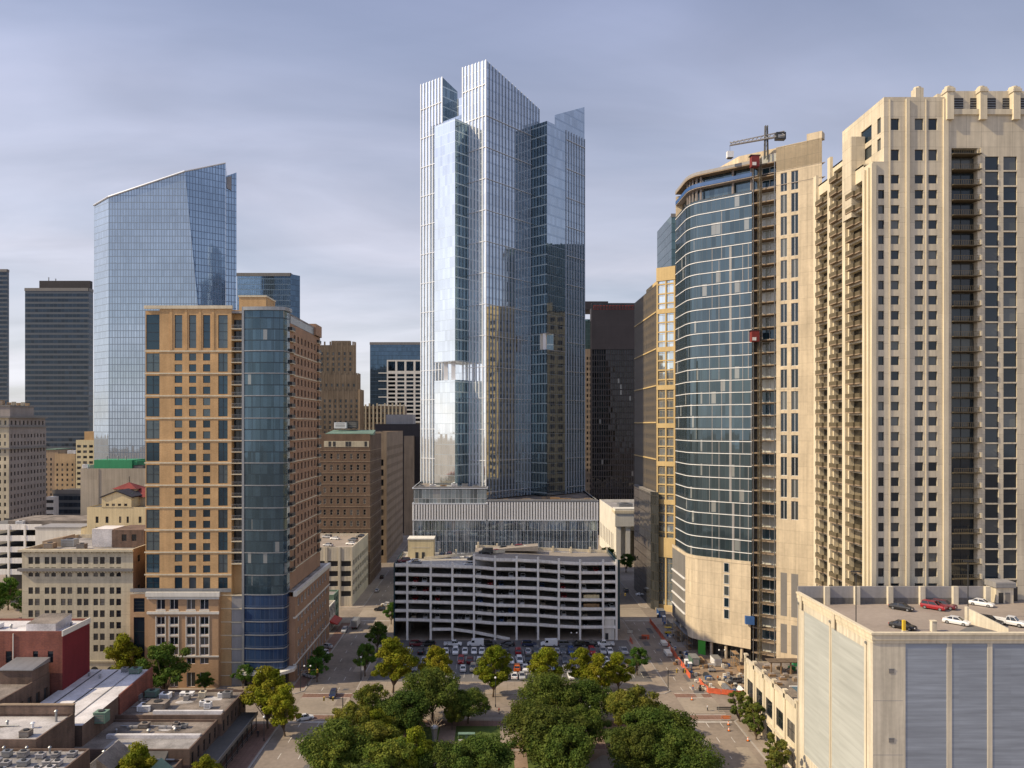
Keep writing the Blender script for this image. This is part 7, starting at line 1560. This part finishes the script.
rk = [(S, 'white', X(335, 345), 345, zk-1.1, 1.2), (U, 'silver', X(327, 350), 350, zk-1.1, 1.2), (S, 'black', X(361, 352), 352, zk-1.1, 1.2), (S, 'white', X(351, 330), 330, zk-1.1, 1.2), (U, 'grey', X(353, 340), 340, zk-1.1, 1.2), (S, 'silver', X(328, 326), 326, zk-1.1, 1.2)]
row(rk, 'the cars on the low cream parking roof', 'cars on the low parking roof', False)

# ------------------------------------------------------------------ street furniture and the building site
def lamp(px, py, h, label, double=True, z=.13, banner=False, Y=None):
    Y = Y or GY(py, z); x = X(px, Y); r = empty('street_lamp', (x, Y, z), label, 'street lamp', 'street lamps')
    b = MB(); b.cyl(x, Y, .16, z, z+.7, 'dark_frame', 8); b.cyl(x, Y, .08, z+.7, z+h, 'dark_frame', 8); b.build('post', r)
    if double:
        b = MB(); b.tube((x-.9, Y, z+h), (x+.9, Y, z+h), .05, 'dark_frame', 5); b.build('arm', r)
        for s in (-1, 1): b = MB(); b.ball((x+s*.9, Y, z+h+.32), .26, 'white_metal'); b.cyl(x+s*.9, Y, .16, z+h, z+h+.12, 'dark_frame', 8); b.build('globe', r)
    else: b = MB(); b.ball((x, Y, z+h+.28), .3, 'white_metal'); b.cyl(x, Y, .18, z+h-.1, z+h+.08, 'dark_frame', 8); b.build('globe', r)
    if banner: b = MB(); b.box(x+.1, x+.8, Y-.02, Y+.02, z+h*.45, z+h*.85, 'white_wall'); b.box(x+.05, x+.85, Y-.04, Y+.04, z+h*.85, z+h*.87, 'dark_frame'); b.build('banner', r)
for a in ((495.5, 707, 7.6, 'lamp post on the brick path before the yellow elm', False), (361, 680, 6.5, 'lamp post with white banner at the left crossing', False, .13, True), (413.5, 716, 6.0, 'lamp post between the oaks on the left of the square', False), (307.5, 686, 5.5, 'twin globe lamp on the pavement by the angled cars', True), (264, 741, 5.5, 'lamp post at the left kerb by the yellow elms', False), (574, 655, 7.0, 'twin lamp standing in the parking lot before the garage', True), (722, 667, 5.0, 'lamp post inside the fenced building site', True), (590, 728, 5.0, 'lamp post in shade under the right rear oaks', False)): lamp(*a)
for px, Y, h, lab in ((856, 139.5, 11.5, 'thin dark light mast near the roof deck corner'), (968, 150, 11.5, 'thin dark light mast rising beside the roof deck ramp')):
    x = X(px, Y); r = empty('light_mast', (x, Y, zd), lab, 'light mast', 'roof deck light masts'); b = MB(); b.cyl(x, Y, .3, zd, zd+.9, 'garage_cream', 10); b.cyl(x, Y, .09, zd+.9, zd+h, 'dark_frame', 8); b.build('pole', r); b = MB(); b.box(x-.9, x+.9, Y-.2, Y+.2, zd+h, zd+h+.18, 'dark_frame'); b.build('lamp_head', r)
def signal(x, y, label, s=1):
    r = empty('traffic_signal', (x, y, .13), label, 'traffic signal', 'traffic signals'); b = MB(); b.cyl(x, y, .12, .13, 6.2, 'dark_frame', 8); b.tube((x, y, 5.9), (x+s*5, y, 6.3), .07, 'dark_frame', 6); b.build('mast', r)
    for e in (2.5, 4.8): b = MB(); b.box(x+s*e-.18, x+s*e+.18, y-.15, y+.15, 5.4, 6.4, 'yellow_paint'); b.box(x+s*e-.12, x+s*e+.12, y-.2, y-.15, 5.5, 6.3, 'rubber'); b.build('signal_head', r)
signal(-38.2, 193.5, 'traffic signal mast on the square corner of the left crossing', -1); signal(-54.6, 215.5, 'traffic signal mast by the drum tower pavement', 1); signal(50.2, 215.5, 'traffic signal mast at the lot corner of the right crossing', 1); signal(-38.0, 294, 'traffic signal mast at the far left crossing by the garage', -1); signal(50.3, 312.5, 'traffic signal mast at the far right crossing', 1)
# orange fences
def fence(pts, name, label, m='orange_mesh', h=1.5):
    r = empty(name, (pts[0][0], pts[0][1], 0), label, 'site fence', 'orange site fences')
    rf_ = random.Random(len(pts))
    mb = MB(); pb = MB()
    for a, c in zip(pts, pts[1:]):
        L = math.dist(a, c); n = max(1, int(L/2.4))
        for i in range(n):
            p, q = [(a[0]+(c[0]-a[0])*t_/n, a[1]+(c[1]-a[1])*t_/n) for t_ in (i, i+1)]; o = rf_.uniform(-.12, .12); u = ((q[0]-p[0])/L*n, (q[1]-p[1])/L*n)
            mb.obox((p[0]+o, p[1]), u, L/n-.08, .05, .25, h+rf_.uniform(-.12, .1), m, back=.05); mb.obox((p[0]+o, p[1]), u, L/n-.08, .22, .13 if p[0] > 62 else .01, .26, m, back=.22)
            pb.cyl(p[0], p[1], .05, .01, h+.2, 'steel', 6)
    mb.build('barrier_panel', r); pb.build('post', r)
fence([(59.5, 226.5), (60.0, 245), (60.5, 268), (61.0, 292)], 'site_fence', 'long orange barrier line along the closed lane of the right street')
fence([(61.4, 214.4), (68, 212.2), (80, 213.0)], 'site_fence', 'short orange barrier at the front of the fenced building site')
fence([(60.9, 222.8), (61.4, 214.5)], 'site_fence', 'single orange barrier panel at the bend of the site fence')
fence([(48.5, 262), (48.8, 267)], 'site_fence', 'orange barrier by the right garage column')
fence([(53, 268.5), (55.8, 268.2)], 'site_fence', 'orange barrier standing in the right street by the garage')
sheet('site_ground', 61.9, 100, 213.6, 258, .137, 'dirt')
rs = random.Random(9)
def site(name, cat, label, x, y, build):
    b = MB(); build(b, x, y); r = b.build(name, None); me = r; 
    for v in me.data.vertices: v.co.x -= x; v.co.y -= y
    r.location = (x, y, 0); tag(r, label, cat, 'things on the building site')
def lumber(w, l, h, m):
    def f(b, x, y):
        for i in range(int(h/.25)):
            for j in range(4): o = rs.uniform(-.06, .06); b.box(x-w/2+j*w/4+.02, x-w/2+(j+1)*w/4-.02, y-l/2+o, y+l/2+o, .3+i*.25, .3+i*.25+.22, m)
        for e in (-.35, 0, .35): b.box(x-w/2, x+w/2, y+l*e-.08, y+l*e+.08, .13, .3, 'wood')
    return f
def container(m, l=5, w=2.4, h=2.5):
    def f(b, x, y):
        b.box(x-w/2, x+w/2, y-l/2, y+l/2, .3, h, m); b.box(x-w/2-.05, x+w/2+.05, y-l/2-.05, y+l/2+.05, h, h+.12, 'steel')
        for i in range(int(l/.5)): b.box(x-w/2-.05, x-w/2, y-l/2+.1+i*.5, y-l/2+.35+i*.5, .4, h-.1, m); b.box(x+w/2, x+w/2+.05, y-l/2+.1+i*.5, y-l/2+.35+i*.5, .4, h-.1, m)
        b.box(x-.9, x+.9, y-l/2-.06, y-l/2-.05, .4, h-.2, 'grey_panel'); b.box(x-w/2+.2, x+w/2-.2, y-l/2+.2, y+l/2-.2, .13, .3, 'dark_frame')
    return f
def scaff(l, w, h):
    def f(b, x, y):
        for i in range(3):
            for j in (0, 1): b.cyl(x-w/2+w*j, y-l/2+l*i/2, .06, .13, h, 'steel', 5)
        for k in range(int(h/1.8)+1):
            z = .4+k*1.8; b.box(x-w/2, x+w/2, y-l/2, y+l/2, z-.05, z, 'wood')
            for j in (-1, 1): b.tube((x+j*w/2, y-l/2, z), (x+j*w/2, y+l/2, min(h, z+1.7)), .04, 'steel', 4)
    return f
def toilet(m):
    def f(b, x, y):
        b.box(x-.55, x+.55, y-.55, y+.55, .2, 2.1, m); b.prism([(x-.6, y-.6), (x+.6, y-.6), (x+.6, y+.6), (x-.6, y+.6)], 2.1, [2.2, 2.2, 2.4, 2.4], 'white_metal'); b.box(x-.4, x+.4, y-.58, y-.55, .3, 2.0, 'grey_panel'); b.box(x-.6, x+.6, y-.6, y+.6, .13, .2, 'rubber')
    return f
def pipes(m, l, n):
    def f(b, x, y):
        k = 0
        for lay in range(3):
            for i in range(n-lay): b.tube((x-n*.2+lay*.2+i*.4, y-l/2, .35+lay*.35), (x-n*.2+lay*.2+i*.4, y+l/2, .35+lay*.35), .19, m, 7)
        b.box(x-n*.22, x+n*.22, y-.1, y+.1, .13, .17, 'wood')
    return f
def lift(m):
    def f(b, x, y):
        b.box(x-1.1, x+1.1, y-.6, y+.6, .45, .9, m); b.box(x-1.2, x+1.2, y-.7, y+.7, 2.4, 2.5, m)
        for sx in (-1, 1):
            for sy in (-1, 1): b.tube((x+sx*.75, y+sy*.55, .33), (x+sx*.75, y+sy*.75, .33), .3, 'rubber', 8); b.cyl(x+sx*1.15, y+sy*.65, .03, 2.5, 3.5, m, 4)
            b.tube((x-.9, y+sx*.4, .9), (x+.9, y+sx*.4, 2.4), .07, 'steel', 4); b.tube((x+.9, y+sx*.4, .9), (x-.9, y+sx*.4, 2.4), .07, 'steel', 4)
            b.box(x-1.2, x+1.2, y+sx*.66-.02, y+sx*.66+.02, 3.45, 3.5, m)
    return f
for nm, cat, lab, px, py, f in (
 ('timber_stack', 'stack', 'pale timber stack close to the long orange barrier', 668, 655, lumber(1.8, 5, 1.2, 'white_wall')), ('timber_stack', 'stack', 'pale timber stack second along the long orange barrier', 664, 645, lumber(1.8, 4, 1.0, 'white_wall')), ('timber_stack', 'stack', 'brown timber stack in front of the green boarded doorway', 700, 662, lumber(2, 4, 1.0, 'wood')), ('timber_stack', 'stack', 'brown timber stack at the right end of the site', 742, 672, lumber(2.2, 3, 1.3, 'wood')), ('timber_stack', 'stack', 'low timber stack beside the grey pickup', 722, 686, lumber(1.6, 3, .8, 'tan_precast')),
 ('site_container', 'container', 'white site container at the glass ground floor', 716, 665, container('white_metal', 4.5)), ('site_container', 'container', 'grey-green site container left of the white one', 694, 664, container('copper_green', 5)), ('site_container', 'container', 'grey site container under the dark flank of the unfinished tower', 672, 628, container('steel', 6)), ('site_container', 'container', 'blue site container at the far end of the barrier lane', 661, 616, container('blue_sheet', 5)),
 ('scaffold_tower', 'scaffold', 'pale scaffold tower below the hoist shaft', 735, 665, scaff(4, 1.6, 4.2)), ('scaffold_tower', 'scaffold', 'scaffold under the corner of the beige base', 688, 648, scaff(5, 1.6, 5)), ('scaffold_tower', 'scaffold', 'scaffold along the dark street flank of the unfinished tower', 677, 640, scaff(6, 1.6, 4.5)),
 ('portable_toilet', 'toilet', 'white portable toilet at the end of the long barrier', 686.5, 667, toilet('white_metal')), ('portable_toilet', 'toilet', 'blue portable toilet next to the white one', 690, 670, toilet('blue_sheet')), ('portable_toilet', 'toilet', 'blue portable toilet at the far end of the lane', 664, 622, toilet('blue_sheet')),
 ('pipe_stack', 'pipes', 'stack of grey pipes behind the short orange barrier', 727, 690, pipes('steel', 5, 5)), ('pipe_stack', 'pipes', 'stack of dark pipes at the bend of the fence', 708, 678, pipes('dark_frame', 4, 5)), ('pipe_stack', 'pipes', 'stack of white pipes near the podium corner', 742, 692, pipes('white_metal', 4, 4)),
 ('scissor_lift', 'lift', 'dark grey scissor lift in the middle of the site', 712, 672, lift('grey_panel')), ('scissor_lift', 'lift', 'grey scissor lift next to the pickup', 746, 684, lift('steel')), ('scissor_lift', 'lift', 'yellow scissor lift on the far side of the lane', 668, 634, lift('yellow_paint'))):
    Y = GY(py); site(nm, cat, lab, X(px, Y), Y, f)
k_ = 0
for px, py in ((699, 683), (716, 692), (734, 694), (750, 678), (704, 668), (728, 676), (672, 650), (680, 658), (659, 610), (655, 606), (676, 664), (698, 676), (665, 625), (670, 637), (684, 655), (690, 660), (707, 686), (722, 680), (741, 678), (748, 692), (710, 680), (737, 688), (726, 668), (702, 690), (660, 617), (667, 643), (687, 672)):
    Y = GY(py); x = X(px, Y); b = MB(); k_ += 1
    for i in range(9):
        a, c, h_ = rs.uniform(-1.2, 1.2), rs.uniform(-1, 1), rs.uniform(.2, 1.1); b.box(x+a-.4, x+a+.4, Y+c-.3, Y+c+.3, .13, .2+h_, rs.choice(('wood', 'steel', 'white_wall', 'grey_panel', 'blue_sheet', 'tan_precast', 'dark_frame')))
    o = b.build('rubble'); tag(o, None, None, 'loose building material', 'stuff')
# barricades and cones on the street
def cone(px, py, lab):
    Y = GY(py); x = X(px, Y); b = MB(); b.tube((x, Y, .06), (x, Y, .95), .3, 'orange_paint', 10, .06); b.box(x-.38, x+.38, Y-.38, Y+.38, .01, .07, 'rubber'); b.tube((x, Y, .45), (x, Y, .65), .215, 'white_metal', 10, .165); o = b.build('traffic_cone'); tag(o, lab, 'traffic cone', 'cones on the right street')
for px, py, lab in ((729, 731, 'orange cone in the right lane of the right street, nearest us'), (728.5, 725, 'orange cone just beyond the nearest one on the right street'), (748, 741, 'orange cone by the kerb and slim trees'), (692, 700, 'orange cone on the crossing near the fence bend'), (634, 661, 'orange cone at the lot corner of the right street')): cone(px, py, lab)
def barricade(px, py, m, lab, w=2.6):
    Y = GY(py); x = X(px, Y); b = MB()
    for s in (-1, 1): b.tube((x+s*w*.4, Y-.4, .02), (x+s*w*.4, Y, 1.3), .05, 'steel', 5); b.tube((x+s*w*.4, Y+.4, .02), (x+s*w*.4, Y, 1.3), .05, 'steel', 5)
    for z in (.5, .95): b.box(x-w/2, x+w/2, Y-.05, Y+.02, z, z+.3, m)
    o = b.build('barricade'); tag(o, lab, 'barricade', 'barricades on the right street')
barricade(725, 711.5, 'dark_frame', 'dark barricade on the crossing before the slim trees', 4.4); barricade(726, 720.5, 'orange_paint', 'orange and white barricade beyond the cones'); barricade(643, 640, 'dark_frame', 'dark barricade in the right street beside the garage', 3); barricade(630, 634, 'white_wall', 'white barricade at the garage corner', 2.0)
# fan sculpture, picnic stall with white boards, benches
Y = 181.0; x = X(434.5, Y); r = empty('sculpture', (x, Y, .15), 'fan-shaped sculpture of splayed tan blades on a dark post in the square', 'sculpture')
b = MB(); b.tube((x, Y, .15), (x, Y, 3.4), .5, 'steel', 10, .8); b.ball((x, Y, 3.6), 1.0, 'steel', 10, 6, .8); b.build('post', r)
for i in range(7): a = R(-75+25*i); b = MB(); b.tube((x+math.sin(a)*.7, Y, 3.6+math.cos(a)*.7), (x+math.sin(a)*2.6, Y-.1, 3.6+math.cos(a)*3.2), .17, 'brown_stone', 6, .05); b.build('blade', r)
Y = 179; x = X(466.5, Y); r = empty('stall', (x, Y, .15), 'green frame stall with two white boards on the lit path', 'stall')
b = MB(); 
for sx in (-1.9, 1.9): b.box(x+sx-.08, x+sx+.08, Y-.08, Y+.08, .15, 2.9, 'copper_green')
b.box(x-2.0, x+2.0, Y-.6, Y+.6, 2.9, 3.05, 'copper_green'); b.box(x-.35, x+.35, Y-.1, Y+.1, .15, 2.9, 'copper_green'); b.build('frame', r)
for sx in (-1.3, 1.3): b = MB(); b.prism([(x+sx-.6, Y-.5), (x+sx+.6, Y-.5), (x+sx+.45, Y-.3), (x+sx-.45, Y-.3)], .2, 1.7, 'white_metal'); b.build('board', r)
def bench(x, y, rz, lab):
    r = empty('park_bench', (x, y, .15), lab, 'bench', 'benches in the square'); b = MB()
    for i in range(4): b.box(x-.9, x+.9, y-.25+i*.14, y-.14+i*.14, .55, .6, 'wood')
    b.build('seat', r); b = MB()
    for i in range(3): b.box(x-.9, x+.9, y+.3, y+.34, .72+i*.16, .84+i*.16, 'wood')
    b.build('backrest', r)
    for s in (-.75, .75): b = MB(); b.box(x+s-.04, x+s+.04, y-.24, y+.3, .15, .55, 'dark_frame'); b.build('leg', r)
bench(6.6, 187, 0, 'park bench beside the lamp post on the brick path'); bench(7.6, 183.5, 0, 'park bench nearer us on the brick path'); bench(24, 160.5, 0, 'park bench by the bare path under the right oaks')
# a low wall and steps beside the path
b = MB(); b.prism([(5.0, 186), (9.5, 183), (9.9, 183.5), (5.4, 186.5)], .13, .75, 'paving'); tag(b.build('low_wall'), 'low pale seat wall curving beside the brick path', 'wall', 'seat walls'); b = MB(); b.prism([(6, 190), (11.5, 187), (11.9, 187.5), (6.4, 190.5)], .13, .75, 'paving'); tag(b.build('low_wall'), 'second pale seat wall, nearer the parking lot', 'wall', 'seat walls')
# people
def person(px, py, shirt, legs, lab, z=.01, rz=0.0, stride=.18, Y=None):
    Y = Y or GY(py, z); x = X(px, Y); me = bpy.data.meshes.new('person'); o = bpy.data.objects.new('person', me); COL.objects.link(o)
    V = [(0, 0, .95), (0, 0, 1.2), (0, .01, 1.42), (0, .02, 1.53), (0, .03, 1.66), (.1, 0, .9), (.11, stride*.5, .5), (.11, stride*.4-.05, .06), (.11, stride*.4+.13, .04), (-.1, 0, .9), (-.11, -stride*.4, .5), (-.11, -stride-.05, .07), (-.11, -stride+.12, .04), (.2, 0, 1.40), (.26, -.05, 1.13), (.25, .06, .9), (-.2, 0, 1.40), (-.26, .04, 1.13), (-.25, .14, .92), (0, .03, 1.76)]
    E = [(0, 1), (1, 2), (2, 3), (3, 4), (4, 19), (0, 5), (5, 6), (6, 7), (7, 8), (0, 9), (9, 10), (10, 11), (11, 12), (2, 13), (13, 14), (14, 15), (2, 16), (16, 17), (17, 18)]
    rad = [.15, .15, .13, .055, .105, .10, .075, .05, .04, .10, .075, .05, .04, .07, .05, .04, .07, .05, .04, .06]
    me.from_pydata(V, E, []); sk = o.modifiers.new('skin', 'SKIN')
    for v, r_ in zip(me.skin_vertices[0].data, rad): v.radius = (r_, r_)
    me.skin_vertices[0].data[0].use_root = True
    su = o.modifiers.new('sub', 'SUBSURF'); su.levels = su.render_levels = 1
    nm = f'clothes_{shirt}_{legs}'
    if nm not in MATS:
        t = NT(nm); s_ = t.n('ShaderNodeSeparateXYZ'); t.l(t.obj(), s_.inputs[0]); rp = t.n('ShaderNodeValToRGB'); rp.color_ramp.interpolation = 'CONSTANT'; e = rp.color_ramp.elements
        cs = dict(white=(.75, .75, .74), dark=(.02, .022, .03), red=(.45, .03, .02), blue=(.05, .1, .3), tan=(.35, .26, .16), orange=(.8, .2, .02))
        e[0].position = 0; e[0].color = (.02, .02, .02, 1); e[1].position = .05; e[1].color = cs[legs]+(1,)
        for p_, c in ((.5, cs[shirt]), (.765, (.38, .22, .15)), (.87, (.03, .02, .015))): q = e.new(p_); q.color = c+(1,)
        t.l(t.math('DIVIDE', s_.outputs[2], 2.0), rp.inputs[0]); t.end(rp.outputs[0], .85)
    me.materials.append(MATS[nm]); o.location = (x, Y, z); o.rotation_euler.z = rz; tag(o, lab, 'person', 'people out walking')
person(707.5, 711, 'white', 'dark', 'person in a white shirt crossing the right street', rz=1.2)
person(485, 712, 'dark', 'blue', 'person in dark clothes walking on the brick path', .15, 2.8)
person(499, 714, 'red', 'dark', 'person in a red top by the seat wall on the brick path', .15, 1.0)
person(258, 737, 'dark', 'dark', 'person in black on the left pavement under the elm', .14, .3)
person(322, 671, 'white', 'blue', 'person in a white shirt on the pavement by the podium flank', .14, .2)
person(693, 690, 'orange', 'blue', 'site worker in an orange vest at the fence bend', .14, 2.0)
person(718, 681, 'orange', 'dark', 'site worker in an orange vest by the grey pickup', .14, .5)
person(640, 702-38, 'blue', 'tan', 'person in blue at the lot corner', .14, 1.5)
# coloured sheets stored on the garage decks
for k, m, lab, a, c in ((3, 'red_paint', 'pinkish long crate on the fourth garage deck near the right end', 584, 600), (4, 'wood', 'row of tan crates on the fifth garage deck near the right end', 584, 600)):
    x0, x1 = X(a, GY0), X(c, GY0); z = pz(x0, k)-.40; b = MB(); n = 5
    for i in range(n): w_ = (x1-x0)/n; b.box(x0+i*w_, x0+(i+1)*w_-.1, GY0+1.0, GY0+2.2, z, z+1.9+.1*(i % 2), 'cream_stucco' if m == 'red_paint' else m)
    tag(b.build('crate'), lab, 'crate')
# drop the sources nobody placed
for o in list(bpy.data.objects):
    if o.name.startswith(('tree_source', 'car_source')):
        for c in list(o.children_recursive): bpy.data.objects.remove(c)
        bpy.data.objects.remove(o)
